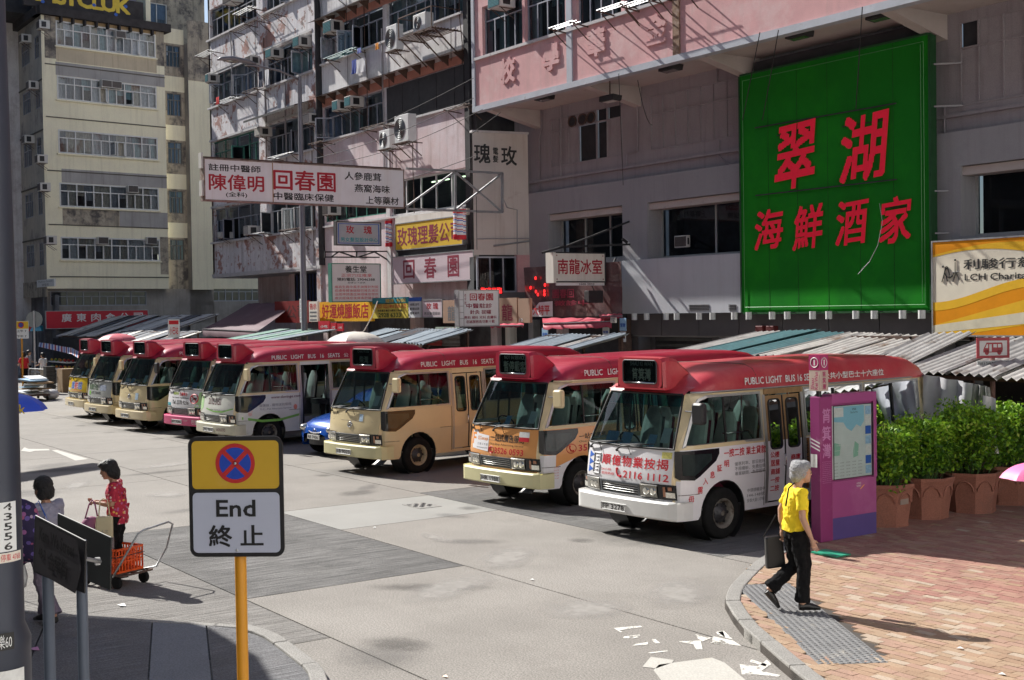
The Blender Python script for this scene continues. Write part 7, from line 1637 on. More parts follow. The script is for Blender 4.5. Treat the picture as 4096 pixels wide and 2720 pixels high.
# central lamp post
lp_ = at_n(1218,1350,21.0); t = thing('street_lamp','tall grey street lamp with curved arm standing before the lilac tenement','street lamp',(lp_.x,21.0,0)); zt = at_n(1193,308,21.0).z
GALV = mat('lamp_post_grey',(.22,.22,.24),.5,.3,vary=.08,vs=2)
MB().tube([(0,0,0),(0,0,1.2),(0,0,1.25),(0,0,zt)],[.17,.17,.13,.075],14).build('post',GALV,t,smooth='auto')
MB().tube([(0,0,zt-.12),(0,-.8,zt+.14),(0,-1.6,zt+.22),(0,-2.1,zt+.24)],[.045,.04,.035,.03],8).build('arm',GALV,t,smooth=True)
m = MB(); m.tube([(0,-1.75,zt+.30),(0,-2.1,zt+.36),(0,-2.7,zt+.40),(0,-3.1,zt+.36),(0,-3.25,zt+.30)],[(.05,.04),(.15,.08),(.17,.10),(.12,.07),(.03,.03)],12); m.build('lamp_head',GALV,t,smooth=True)
MB().ball((0,-2.7,zt+.31),(.13,.32,.07),10,6).build('lens',LAMP,t,smooth=True)
lettering('4\n3\n5\n5\n7',LETK,MB().box(-.06,.06,-.150,-.145,3.0,3.9).build('number_strip',SIGNW,t),lambda a,c: (a,-.152,c),-.03,.03,3.05,3.85,.0)
# big lamp post at the left edge, close to the camera
def post_x(u,d): w = ray(u,1300); return CAM+w*d
pb = post_x(-52,5.2); POSTG = mat('near_post_grey',(.036,.042,.062),.45,.2,vary=.1,vs=2,spots=[((.05,.055,.07),4,.6,.75)])
t = thing('street_lamp','big dark grey lamp post close by with stencilled numbers at the left edge','street lamp',(pb.x,pb.y,0),YAW)
r1 = .105; r2 = .135
MB().tube([(-.01,0,0),(-.01,0,1.95),(-.005,0,2.0),(0,0,2.05),(.0,0,3.6),(-.03,0,9)],[.15,.15,.147,.118,.112,.08],32).build('post',POSTG,t,smooth='auto')
def cyl_fn(r): return lambda a,c: (r*math.sin(a/r+.42)-.003,-r*math.cos(a/r+.42),c)
zA = (CAM+ray(15,2015)*5.1).z; zB = (CAM+ray(15,2215)*5.1).z
g = MB(); g.grid([[cyl_fn(.1205)(a,z) for a in np.linspace(-.01,.105,8)] for z in (zB,zA)]); lb = g.build('number_strip',SIGNW,t)
for i,ch in enumerate('43556'): hh = (zA-zB)/5; lettering(ch,LETK,lb,cyl_fn(.1215),.045,.083,zA-hh*(i+1)+.006,zA-hh*i-.004,.035)
g = MB(); g.grid([[cyl_fn(.1205)(a,z) for a in np.linspace(.02,.135,8)] for z in (zB-.045,zB-.005)]); n_ = g.build('notice',SIGNC,t); lettering('停車 4768',LETR,n_,cyl_fn(.1215),.03,.125,zB-.04,zB-.01,.0)
z = (CAM+ray(10,2570)*5.1).z; g = MB(); g.grid([[cyl_fn(.153)(a,zz) for a in np.linspace(.0,.075,8)] for zz in (z-.035,z+.035)]); st = g.build('sticker',LETK,t); lettering('樂60',SIGNW,st,cyl_fn(.154),.01,.065,z-.028,z+.028,.0)
z = (CAM+ray(20,2700)*5.1).z; g = MB(); g.grid([[cyl_fn(.153)(a,zz) for a in np.linspace(.0,.12,8)] for zz in (z-.1,z+.012)]); g.build('notice',PAPER,t)
# the End sign
d = 6.0; c = CAM+ray(962,2230)*d; t = thing('no_stopping_sign','near yellow and white End no stopping sign on an amber pole','road sign',(c.x,c.y,0),YAW+R(-3))
def near(u,v,dd_=6.0):
    w = CAM+ray(u,v)*dd_; q = Matrix.Rotation(-(YAW+R(-3)),3,'Z') @ (w-Vector((c.x,c.y,0))); return q.x,q.z
xl,zt = near(774,1752); xr,zb_ = near(1153,2205); xl,xr = -.225,.225; zt = near(962,1740)[1]; zb_ = near(962,2218)[1]
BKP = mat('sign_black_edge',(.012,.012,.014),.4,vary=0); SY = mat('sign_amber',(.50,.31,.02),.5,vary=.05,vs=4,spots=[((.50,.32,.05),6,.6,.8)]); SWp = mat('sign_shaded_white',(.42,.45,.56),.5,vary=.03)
m = MB().prism([(a,-.055,b) for a,b in rounded(xl,zb_,xr,zt,.04,5)],(0,.012,0)); pl = m.build('plate',BKP,t)
H = zt-zb_; zm = zb_+H*.545
pA = MB().prism([(a,-.058,b) for a,b in rounded(xl+.018,zm+.012,xr-.018,zt-.02,.022,5)],(0,.002,0)).build('plate_top',SY,t); pW = MB().prism([(a,-.058,b) for a,b in rounded(xl+.018,zb_+.02,xr-.018,zm-.006,.022,5)],(0,.002,0)).build('plate_bottom',SWp,t)
cz = (zm+zt)/2+.003; R1 = .094
def disc(r,y,m,nm): MB().add([(r*math.cos(a),y,cz+r*math.sin(a)) for a in [2*math.pi*k/40 for k in range(40)]],[tuple(range(40))]).build(nm,m,pA)
disc(R1,-.0595,mat('sign_red',(.42,.02,.02),.45,vary=.03),'disc'); disc(R1*.80,-.0603,mat('sign_blue',(.01,.05,.38),.45,vary=.03),'disc')
m = MB(); [m.bar((-R1*.6*s,-.061,cz-R1*.6),(R1*.6*s,-.061,cz+R1*.6),.0008,.021) if False else m.add([(s*(-R1*.6)-.0075,-.061,cz-R1*.6+.0075*s),(s*(-R1*.6)+.0075,-.061,cz-R1*.6-.0075*s),(s*R1*.6+.0075,-.061,cz+R1*.6-.0075*s),(s*R1*.6-.0075,-.061,cz+R1*.6+.0075*s)],[(0,1,2,3)]) for s in (1,-1)]; m.build('cross',mat('sign_red',(.42,.02,.02),.45),pA)
lettering('End',BKP,pW,lambda a,c_: (a,-.0602,c_),-.095,.093,zb_+H*.335,zb_+H*.475,.07); lettering('終',BKP,pW,lambda a,c_: (a,-.0602,c_),-.132,-.022,zb_+H*.085,zb_+H*.265,.05); lettering('止',BKP,pW,lambda a,c_: (a,-.0602,c_),.018,.128,zb_+H*.095,zb_+H*.265,.05)
MB().cyl((0,0,0),(0,0,zt-.02),.0275,20).build('pole',YPAINT,t,smooth='auto')
for z in (cz,zb_+H*.055): MB().ball((0,-.06,z),(.007,.004,.007),10,6).build('bolt',STEEL,t,smooth=True)
MB().box(-.04,.04,-.045,.03,cz-.012,cz+.012).build('clamp',STEEL,t); MB().box(-.04,.04,-.045,.03,zb_+H*.055-.012,zb_+H*.055+.012).build('clamp',STEEL,t)
# Kam Wa Street nameplates on two posts
def DP(p,d): return CAM+ray(*p)*d
pA_ = DP(b5(510,1400),7.0); pB_ = DP(b5(303,1400),7.35); t = thing('street_name_sign','dark backed pair of Kam Wa Street nameplates on two grey posts','street sign',(pA_.x,pA_.y,0),YAW)
PG = mat('sign_post_grey',(.11,.135,.18),.5,.2,vary=.08,vs=3); SK = mat('nameplate_dark',(.034,.031,.035),.55,vary=.1,vs=3); SK2 = mat('nameplate_edge',(.015,.015,.017),.5,vary=0)
zt1 = DP(b5(540,705),7.0).z
q1_,q2_ = DP(b5(540,712),7.0),DP(b5(497,1568),7.0); MB().tube([Vector((pA_.x,pA_.y,0)),Vector((pA_.x+.01,pA_.y,zt1))],.030,16).build('post',PG,t,Matrix.Identity(4),smooth='auto')
MB().tube([Vector((pB_.x,pB_.y,0)),Vector((pB_.x+.01,pB_.y,1.98))],.033,16).build('post',PG,t,Matrix.Identity(4),smooth='auto')
def plate(cor,th,m,rim,nm):
    P = [DP(b5(*q),dd_) for *q,dd_ in cor]; nrm = (P[1]-P[0]).cross(P[3]-P[0]).normalized();
    if nrm.dot(FW) < 0: nrm = -nrm
    o = MB().prism(P,nrm*th).build(nm,m,t,Matrix.Identity(4),bevel=.008); return P,nrm,o
P,nrm,o1 = plate([(212,552,7.25),(525,712,6.85),(517,1038,6.85),(200,905,7.25)],.012,SK2,None,'nameplate')
u_,v_ = P[1]-P[0],P[3]-P[0]
def onp(a,b): return P[0]+u_*a+v_*(1-b)-nrm*.003
fc = MB().poly([onp(.05,.06),onp(.86,.06),onp(.955,.5),onp(.86,.95),onp(.05,.95)]).build('nameplate_face',SK,o1,Matrix.Identity(4))
def onq(a,b): return P[0]+u_*a+v_*(1-b)-nrm*.005
DL = mat('nameplate_letter',(.006,.005,.006),.6,vary=0)
lettering('Kam Wa Street',DL,fc,onq,.13,.82,.62,.86,.02,Matrix.Identity(4)); lettering('48-2',DL,fc,onq,.12,.27,.32,.50,.02,Matrix.Identity(4)); lettering('金華街',DL,fc,onq,.32,.70,.2,.52,.03,Matrix.Identity(4))
plate([(352,540,7.65),(680,690,7.2),(675,1018,7.2),(345,880,7.65)],.012,mat('nameplate_back',(.025,.028,.028),.5,.2,vary=.2,vs=5),None,'nameplate')
m = MB(); a = DP(b5(525,822),6.98); b = DP(b5(615,840),7.2); m.tube([a,a.lerp(b,.4)-Vector((0,0,.0)),b],.012,6); m.bar(DP(b5(600,815),7.2),DP(b5(600,860),7.2),.025); m.build('clamp',STEEL,t,Matrix.Identity(4))
# ---------------------------------------------------------------- kiosk on the brick paving
PUR = mat('purple_panel',(.35,.075,.235),.35,vary=.06,vs=1.5,coat=.3,spots=[((.42,.14,.30),.9,.48,.7)]); PUR2 = mat('purple_side',(.27,.04,.16),.4,vary=.06,vs=1.5,spots=[((.36,.14,.26),3,.62,.75)]); PURB = mat('blue_purple_band',(.10,.07,.24),.4,vary=.06); MAG = mat('magenta_box',(.38,.03,.13),.4)
K = thing('information_kiosk','purple information kiosk with a street map panel beside the white minibus','kiosk',(-11.75,13.17,PZ),0)
kz = 2.0; K.scale = (1,.83,1)
MB().box(0,.17,0,.30,0,kz-.02).build('pillar',PUR2,K,bevel=.01); MB().box(-.02,.19,-.01,.05,.02,kz-.03).build('pillar_edge',PUR2,K) if False else None
MB().box(.0,.15,.30,1.42,0,.30).build('base',PURB,K); MB().box(0,.152,.30,1.42,.30,.80).build('lower_panel',PUR,K)
m = MB(); m.box(0,.17,.30,1.42,kz-.13,kz); m.box(0,.17,1.34,1.42,.80,kz-.13); m.box(0,.13,.30,1.34,.80,kz-.13); m.build('frame',PUR,K,bevel=.004)
MAPB = mat('map_paper',(.42,.52,.50),.5,vary=.05)
mp = MB().box(.131,.138,.34,1.33,.83,kz-.16).build('map_board',mat('map_pale',(.66,.72,.70),.4,vary=.06,vs=5),K)
def kfn(x=.140): return lambda a,c: (x,a,c)
def mpoly(pts,m,nm='map_area',x=.1395): vs,fs = tri2d(pts); return MB().add([(x,a,c) for a,c in vs],fs).build(nm,m,mp)
mpoly([(.36,1.82),(1.14,1.82),(1.14,1.60),(1.05,1.52),(.95,1.56),(.82,1.47),(.7,1.52),(.62,1.60),(.36,1.62)],mat('map_sea',(.30,.60,.74),.4,vary=.04))
mpoly([(.36,1.15),(.52,1.15),(.55,1.30),(.40,1.33),(.36,1.30)],mat('map_green',(.30,.55,.42),.4,vary=.05)); mpoly([(.86,1.10),(.98,1.12),(1.0,1.28),(.9,1.33),(.86,1.2)],mat('map_green',(.30,.55,.42),.4),x=.1398)
mpoly([(.38,1.68),(.62,1.68),(.62,1.81),(.38,1.81)],PAPER,x=.1402)
rk_ = random.Random(4); m = MB()
for k in range(26): a,b = rk_.uniform(.38,1.1),rk_.uniform(1.1,1.5); l = rk_.uniform(.04,.2); q = rk_.choice((0,1)); m.box(.140,.1403,a,a+(l if q else .004),b,b+(.004 if q else l))
m.build('map_street',PAPER,mp)
for r in range(5):
    for q in range(5): lettering('站名 資料',LETG,mp,kfn(.1400),.38+.15*q,.48+.15*q,.86+.045*r,.875+.045*r,.0)
lettering('筲箕灣',LETK,mp,kfn(.1405),.84,.94,1.76,1.79,.0); lettering('Shau Kei Wan',LETK,mp,kfn(.1405),.80,.98,1.72,1.745,.0)
for k in range(7): MB().box(.140,.1412,1.17,1.31,.86+.138*k,.975+.138*k).build('photo_print',[PAPERB,LETBL,PAPER][k % 3],mp)
gl_ = MB().poly([(.16,.34,.83),(.16,1.33,.83),(.16,1.33,kz-.16),(.16,.34,kz-.16)]).build('map_glass',glass('kiosk_glass',(.9,.95,.95),.3),K)
m = MB(); m.tube([(.165,.34,.83),(.165,1.33,.83),(.165,1.33,kz-.16),(.165,.34,kz-.16)],.009,4,closed=True); m.build('glazing_bead',BLKPLASTIC,K)
PLT = mat('pale_purple_letter',(.50,.22,.42),.4)
for i,ch in enumerate('筲箕灣'): lettering(ch,PLT,K,lambda a,c: (.172,a,c),.06,.26,1.62-.24*i,1.82-.24*i,.02)
for r in range(12): lettering('資料資料資料資料',PLT,K,lambda a,c: (.172,a,c),.05,.27,.80+.026*r,.812+.026*r,.0)
for i,z in enumerate((1.40,1.35,1.30)): MB().add([(-.001 if False else x_,-.002,z_) for x_,z_ in ((0,z),(.17,z-.06),(.17,z-.04),(0,z+.02))],[(0,1,2,3)]).build('white_stripe',PAPER,K)
MB().grid([[(.02+.04*i,-.02-.01*(i % 2),z) for i in range(4)] for z in (1.02,1.1,1.2)]).build('torn_notice',PAPER,K)
lettering('NONG\nKONG',PAPER,K,lambda a,c: (.153,a,c),.92,1.02,.70,.76,.0) if False else lettering('HONG\nKONG',PAPER,K,lambda a,c: (.154,a,c),.92,1.03,.69,.75,.0); mpo = MB().add([(.1545,1.06+.05*math.cos(a)+.03*math.sin(a),.68+.025*math.sin(a)+.02*math.cos(a)) for a in [2*math.pi*k/12 for k in range(12)]],[tuple(range(12))]).build('emblem',ORANGEV,K)
MB().cyl((.085,.1,kz-.02),(.085,.1,kz+.06),.04,10).build('neck',BLKPLASTIC,K); MB().box(-.01,.18,0.0,.20,kz+.06,kz+.34).build('beacon_box',mat('beacon_cream',(.50,.40,.34),.5,vary=.08),K); MB().box(-.012,.182,-.002,.202,kz+.34,kz+.55).build('beacon_top',MAG,K)
for F_,lab in ((lambda a,c: (a,-.003,c),'f'),(lambda a,c: (.1835,a,c),'s')):
    cx = .085 if lab == 'f' else .10; m = MB(); m.tube([F_(cx+.065*math.cos(a),kz+.445+.065*math.sin(a)) for a in [2*math.pi*k/24 for k in range(24)]],.006,4,closed=True); letter(m,'i',F_,cx-.012,cx+.012,kz+.405,kz+.485,.12); m.build('information_symbol',LETW,K)
def vtext(body,F_,x0,x1,z0,z1,m): return lettering(body,m,K,lambda a,c: F_(x0+(x1-x0)*(1-c),z0+(z1-z0)*a),0,1,0,1,.02)
vtext('Shau',lambda a,c: (a,-.013,c),.03,.085,kz+.08,kz+.23,MAG); vtext('Kei Wan',lambda a,c: (a,-.013,c),.095,.155,kz+.08,kz+.32,MAG)
for i,ch in enumerate('筲箕灣'): lettering(ch,MAG,K,lambda a,c: (.184,a,c),.06,.14,kz+.25-.085*i,kz+.325-.085*i,.02)
# ---------------------------------------------------------------- planters with hedges
TERR = mat('terracotta_concrete',(.30,.125,.085),.85,vary=.10,vs=3,grain=.15,gs=60,bump=.15,bs=40,spots=[((.22,.11,.09),2.2,.55,.75)],streak=(.18,.09,.07),streak_amt=.4)
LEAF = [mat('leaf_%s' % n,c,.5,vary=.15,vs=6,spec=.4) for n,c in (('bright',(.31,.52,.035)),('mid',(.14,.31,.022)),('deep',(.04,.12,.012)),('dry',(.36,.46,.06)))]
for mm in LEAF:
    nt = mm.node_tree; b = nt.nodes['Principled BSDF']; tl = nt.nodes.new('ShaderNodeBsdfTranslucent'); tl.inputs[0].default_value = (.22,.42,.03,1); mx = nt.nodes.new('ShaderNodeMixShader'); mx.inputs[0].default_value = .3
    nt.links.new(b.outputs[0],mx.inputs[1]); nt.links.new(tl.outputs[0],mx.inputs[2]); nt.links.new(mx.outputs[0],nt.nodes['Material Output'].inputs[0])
SOIL = mat('soil',(.03,.022,.016),.95,vary=.3,vs=20); BARK = mat('twig_bark',(.06,.045,.03),.9,vary=.3,vs=10); GRB = mat('spider_plant',(.06,.13,.04),.5,vary=.3,vs=5)
def planter_mesh(rm,H=.62):
    m = MB(); n = 8; ang = [math.pi/8+2*math.pi*k/n for k in range(n)]
    def ring(r,z): return [(r*math.cos(a),r*math.sin(a),z) for a in ang]
    rows = [ring(rm*.84,.04),ring(rm*.98,H*.75),ring(rm*1.02,H*.86),ring(rm*1.06,H*.93),ring(rm*1.07,H),ring(rm*.97,H),ring(rm*.94,H-.08)]
    m.grid([r+r[:1] for r in rows]); m.add(ring(rm*.94,H-.08),[tuple(range(n))]); m.grid([r+r[:1] for r in (ring(rm*.86,0),ring(rm*.86,.045),ring(rm*.84,.045))])
    for k in range(n):   # arched relief on every face
        a0,a1 = Vector(ring(rm*.985,0)[k]),Vector(ring(rm*.985,0)[(k+1) % n]); e = a1-a0; c = (a0+a1)/2; out = c.normalized(); e.normalize(); hw = (a1-a0).length*.40
        pts = []
        for q in range(9): t_ = math.pi*q/8; z = H*.56+H*.24*math.sin(t_); sc = .84+.14*(z-.04)/(H*.75-.04); pts.append(e*(hw*math.cos(t_))+out*(c.length*sc/.985+.012)+Vector((0,0,z)))
        m.tube(pts,.013,4)
    return m.mesh('pot',TERR)
def hedge(i,cx,cy,h,w,label,nleaf=7500):
    t = thing('potted_hedge',label,'potted plant',(cx,cy,PZ),0,'clipped hedges in terracotta tubs'); t.rotation_euler = (0,0,0)
    rm = .43; pm = planter_mesh(rm); put('pot',pm,t,(0,0,0),(0,0,R(11*i)))
    MB().poly([(rm*.93*math.cos(2*math.pi*k/16),rm*.93*math.sin(2*math.pi*k/16),.56) for k in range(16)]).build('soil',SOIL,t)
    rg = random.Random(40+i); m = MB()
    for k in range(22):
        a = rg.uniform(0,6.28); r0 = rg.uniform(.02,.14); p0 = Vector((r0*math.cos(a),r0*math.sin(a),.55)); p1 = p0+Vector((rg.uniform(-.2,.2),rg.uniform(-.25,.25),rg.uniform(.4,.6))); p2 = p1+Vector((rg.uniform(-.15,.15),rg.uniform(-.2,.2),rg.uniform(.25,.45)))
        m.tube([p0,p1,p2],[.011,.008,.004],5,cap=False)
    m.build('stem',BARK,t,kind='stuff')
    m = MB(); zb,zt = .68,h
    bump_ = [(rg.uniform(-w,w),rg.uniform(-w*1.1,w*1.1),rg.uniform(zb,zt),rg.uniform(.12,.24)) for _ in range(26)]
    holes_ = [(rg.uniform(-w,w),rg.uniform(-w,w),rg.uniform(zb,zb+.55)) for _ in range(9)]
    for k in range(nleaf):
        if k < nleaf*.72:
            b_ = bump_[rg.randrange(26)] if rg.random() < .35 else None
            a = rg.uniform(0,6.28); zz = rg.random()**.75; ex = .84+.28*rg.random(); f = 1-.05*abs(zz-.45)-(.35*(1-zz)**3)
            q = max(abs(math.cos(a)),abs(math.sin(a))); rr = (.88+.12/q)*f*ex*(1-.12*zz**4); p = Vector((w*rr*math.cos(a),w*1.12*rr*math.sin(a),zb+(zt-zb)*zz))
            if rg.random() < .35: s = rg.random()**.5; p = Vector((w*s*math.cos(a)*(1/q)**.6,w*1.12*s*math.sin(a)*(1/q)**.6,zt+rg.uniform(-.10,.03)+.07*math.sin(a*2+i)-.10*s**3))
            if b_: p = Vector(b_[:3])+Vector((rg.gauss(0,1),rg.gauss(0,1),rg.gauss(0,1))).normalized()*b_[3]*rg.uniform(.6,1.05)
            if p.z < zb+.25 and rg.random() < .5: continue
            if any((p-Vector(hq)).length < .15 for hq in holes_) and rg.random() < .85: continue
        else: p = Vector((rg.uniform(-w,w)*.8,rg.uniform(-w,w)*.9,rg.uniform(zb,zt)))
        if rg.random() < .012: p.z = zt+rg.uniform(.0,.16)
        s = rg.uniform(.018,.034); d = Vector((rg.gauss(0,1),rg.gauss(0,1),rg.gauss(.5,1))).normalized(); e = d.cross(Vector((rg.gauss(0,1),rg.gauss(0,1),rg.gauss(0,1)))).normalized(); f = d.cross(e)
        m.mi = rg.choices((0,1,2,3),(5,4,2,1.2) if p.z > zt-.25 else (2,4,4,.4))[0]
        m.add([p-e*s*1.3,p+f*s*.8+d*s*.2,p+e*s*1.3,p-f*s*.8+d*s*.2],[(0,1,2,3)])
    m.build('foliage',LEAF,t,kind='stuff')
    m = MB()
    for k in range(70):
        a = rg.uniform(0,6.28); L = rg.uniform(.18,.40); o = Vector((math.cos(a),math.sin(a),0)); p0 = o*rg.uniform(.1,.3)+Vector((0,0,.55)); s = Vector((-o.y,o.x,0))*.007
        p1 = p0+o*L*.35+Vector((0,0,L*.7)); p2 = p0+o*L*.9+Vector((0,0,L*.5)); m.add([p0-s,p0+s,p1+s,p2,p1-s],[(0,1,2,4),(4,2,3)])
    m.build('spider_plant',GRB,t,kind='stuff')
HX = -12.02
for i,(n_,h,lab) in enumerate(((15.02,1.36,'clipped hedge in the tub with a small plaque, touching the kiosk'),(16.02,1.40,'clipped hedge in the second tub from the kiosk, half behind the first'),(17.02,1.53,'tallest clipped hedge, in the wide third tub with a sunlit foot'),(18.15,1.53,'clipped hedge in the last visible tub, near the pink umbrella'))):
    hedge(i,HX+(.0,-.05,.08,-.02)[i],n_,h,.45,lab)
hp = [o for o in COL.objects if o.name.startswith('potted_hedge')][0]; MB().box(.35,.382,-.09,.09,.33,.43).build('plaque',mat('plaque_grey',(.3,.24,.2),.5),hp)
# red bus stop sign above the hedges
c = CAM+ray(3965,1395)*21.3; t = thing('bus_stop_sign','red framed minibus pictogram sign with opening hours plate above the hedges','bus stop sign',(c.x,c.y,0),YAW+R(4)); k_ = 21.3/F_PX
w = 134*k_/2; zt = c.z+45*k_; zb_ = c.z-37*k_; MB().cyl((.02,0,0),(.02,0,zt),.045,8).build('pole',mat('taped_pole',(.35,.2,.18),.8,vary=.5,vs=8),t)
MB().box(-w,w,-.075,-.05,zb_,zt).build('plate',mat('sign_dark_red',(.27,.008,.02),.45),t); hh = (zt-zb_); PIC = MB().box(-w*.84,w*.84,-.079,-.0755,zb_+hh*.13,zt-hh*.15).build('pictogram_field',mat('sign_grey_white',(.50,.48,.48),.45),t)
F_ = lambda a,c_: (a*w,-.0805,zb_+hh*c_)
vs,fs = tri2d([(-.62,.28),(.55,.28),(.58,.45),(.55,.72),(.5,.76),(-.42,.76),(-.58,.5),(-.62,.42)],[[(-.5,.5),(-.40,.68),(-.32,.68),(-.32,.5)],[(-.25,.32),(-.25,.68),(-.10,.68),(-.10,.32)],[(0,.52),(0,.68),(.22,.68),(.22,.52)],[(.28,.52),(.28,.68),(.48,.68),(.48,.52)]])
m = MB().add([F_(a,b) for a,b in vs],fs)
for cx in (-.4,.36): m.add([F_(cx+.13*math.cos(a),.28+.13*math.sin(a)) for a in [2*math.pi*q/16 for q in range(16)]],[tuple(range(16))])
m.build('minibus_pictogram',mat('sign_dark_red',(.27,.008,.02),.45),PIC)
p2 = MB().box(-w*.98,w*.98,-.075,-.05,zb_-.27,zb_-.04).build('hours_plate',mat('hours_grey',(.38,.39,.39),.5),t); lettering('DAILY 7AM TO MIDNIGHT',LETK,p2,lambda a,c_: (a,-.077,c_),-w*.92,w*.92,zb_-.12,zb_-.065,.01); lettering('每日上午7時至午夜12時',LETK,p2,lambda a,c_: (a,-.077,c_),-w*.9,w*.9,zb_-.23,zb_-.15,.01)
# green recycling crate lid lying behind the walker
c = GP(*b4(440,1005),PZ+.02); MB().box(c.x-.02,c.x+.4,c.y-.0,c.y+.28,PZ+.012,PZ+.03).build('mat',mat('green_plastic',(.02,.30,.18),.5),None,Matrix.Identity(4),label='flat green plastic mat on the bricks behind the walking woman',cat='mat')
# ---------------------------------------------------------------- the rest of the street, outside the picture
ob_ = thing('street_block','long row of tall grey buildings along the other side of the street, behind the camera','building',(-30,-16,0)); MB().box(-110,40,-36,-16,0,34).build('wall',mat('far_side_wall',(.24,.23,.22),.9,vary=.4,vs=.4),ob_,Matrix.Identity(4))
ob_ = thing('street_block','low white building out of view beyond the billboard, added to bounce sunlight','building',(8,5,0)); MB().box(8,24,-14,44,0,13).build('wall',mat('bounce_end_wall',(.85,.84,.82),.9,vary=.1,vs=.4),ob_,Matrix.Identity(4))  # unseen block, low and white so that it bounces sunlight up the street
# ---------------------------------------------------------------- shade makers standing outside the picture
sh1 = thing('added_shade_slab','added unseen canopy slab outside the picture that shades the left pavement','blocker',(-16,-2,0)); off = Vector((.975,.222))*6*1.213  # invented slab, outlined from the shadow it drops on the left pavement
def sc_(pts,z): return [(a-off.x,b-off.y,z) for a,b in pts]
MB().prism(sc_([(-26,-4.2),(-14.4,3.75),(-12.95,4.85),(-11.6,4.80),(-10.65,4.55),(-8.9,3.4),(-7.6,1.2),(-7.3,-1),(4,-1),(4,-9),(-26,-9)],6),(0,0,.3)).build('slab',GREYB,sh1,Matrix.Identity(4))
for x,y in ((-20.5,-4),(-24,-5.5),(-15.5,-6.5)): MB().cyl((x,y,0),(x,y,6),.25,12).build('column',GREYB,sh1,Matrix.Identity(4))
o3 = Vector((.975,.222))*14*1.213; ov = thing('added_shade_panels','unseen panels added above the picture to shade the brick paving','banner',(-24,11,14))  # added panels, cut to drop the shade on the brick paving
for q in ([(-11.0,13.2),(-4,15.8),(-4,16.3),(-11.2,15.1)],[(-11.2,15.35),(-7.5,16.0),(-4,16.5),(-4,17.4),(-11.2,16.2)],[(-11.2,16.3),(-4,17.6),(-4,18.4),(-11.2,17.6)]): MB().prism([(a-o3.x,b-o3.y,14) for a,b in q],(0,0,.1)).build('panel',GREYB,ov,Matrix.Identity(4))
sb2 = thing('projecting_sign','projecting street sign out of view whose shadow lies across the road','sign',(-37,5,8)); o2 = Vector((.975,.222))*8*1.213
A_ = [(-28.3,6.2),(-27.0,5.6),(-27.75,8.35),(-28.9,8.9)]; MB().prism([(a-o2.x,b-o2.y,8) for a,b in [(-27.6,-2),(-26.2,-2),(-26.85,6.3),(-27.95,8.5),(-29.0,8.6),(-28.1,6.5)]],(0,0,.25)).build('panel',GREYB,sb2,Matrix.Identity(4)); MB().cyl((-38.5,-5,0),(-38.5,-5,8),.1,8).build('post',STEEL,sb2,Matrix.Identity(4))
# ---------------------------------------------------------------- orange crate on a trolley
ca,cb_ = GP(*b5(720,1010)),GP(*b5(885,968)); ax = (cb_-ca).normalized(); ang = math.atan2(ax.y,ax.x); w_ = (cb_-ca).length
t = thing('trolley','flat hand trolley with a looped tubular handle on the grooved concrete','trolley',(ca.x,ca.y,0),ang)
OR = mat('orange_plastic',(.82,.10,.01),.4,vary=.05,vs=5,coat=.15)
for x in (0,w_):
    for y in (0,.55):
        MB().lathe([(0,-.022),(.07,-.025),(.075,-.015),(.075,.015),(.07,.025),(0,.022)],18,Matrix.Translation((x,y,.075)) @ Matrix.Rotation(R(90),4,'Y')).build('wheel',TYRE,t,smooth='auto')
m = MB(); y0,y1,z = -.12,.66,.17
for p,q in (((-.03,y0,z),(-.03,y1,z)),((w_+.03,y0,z),(w_+.03,y1,z)),((-.03,y0,z),(w_+.03,y0,z)),((-.03,y1,z),(w_+.03,y1,z)),((w_*.5,y0,z),(w_*.5,y1,z)),((-.03,.0,z),(w_+.03,.0,z)),((-.03,.5,z),(w_+.03,.5,z))): m.bar(p,q,.022)
for x in (0,w_):
    for y in (0,.55): m.bar((x,y,z),(x,y,.075),.02)
m.build('platform',RUSTY,t)
e0 = GP(*b5(1010,665),.0)
m = MB(); xx = w_+.06
m.tube([(-.03,y0,z),(-.03+.08,y0-.05,z+.25),(.12,y0-.06,.72),(.20,y0-.06,.80),(.50,y0-.04,.86),(.60,y0-.02,.80),(.56,y0+.0,.45),(w_+.12,y0,z)],.013,8)
MB().tube([(-.05,.0,z),(.02,-.16,.45),(.09,-.28,.68),(.15,-.31,.72),(.56,-.31,.76),(.64,-.30,.72),(.63,-.20,.42),(.62,-.02,z),(w_,0,z)],.013,8).build('handle',STEEL,t,smooth=True)
cr_ = thing('crate','bright orange ventilated plastic crate on the trolley','crate',tuple(Matrix.Translation((ca.x,ca.y,0)) @ Matrix.Rotation(ang,4,'Z') @ Vector((w_/2-.02,.27,.185))),ang)
def crate_side(a,b,h=.30,nb=9):
    a,b = Vector(a),Vector(b); m = MB(); up = Vector((0,0,1)); m.bar(a+up*.012,b+up*.012,.024); m.bar(a+up*(h-.012),b+up*(h-.012),.035,.024); m.bar(a+up*h*.45,b+up*h*.45,.02,.016)
    for i in range(nb+1): q = a.lerp(b,i/nb); m.bar(q,q+up*h,.016)
    for i in (2,3): m.bar(a+up*h*(.45+.13*(i-1)),b+up*h*(.45+.13*(i-1)),.012)
    m.build('side',OR,cr_)
X,Y = .21,.28
crate_side((-X,-Y,0),(X,-Y,0)); crate_side((-X,Y,0),(X,Y,0)); crate_side((-X,-Y,0),(-X,Y,0),nb=12); crate_side((X,-Y,0),(X,Y,0),nb=12)
MB().box(-X,X,-Y,Y,0,.012).build('base',OR,cr_); MB().box(-X*.96,X*.96,-Y*.96,Y*.96,.10,.112).build('inner_sheet',mat('orange_plastic',(.82,.10,.01),.4),cr_)
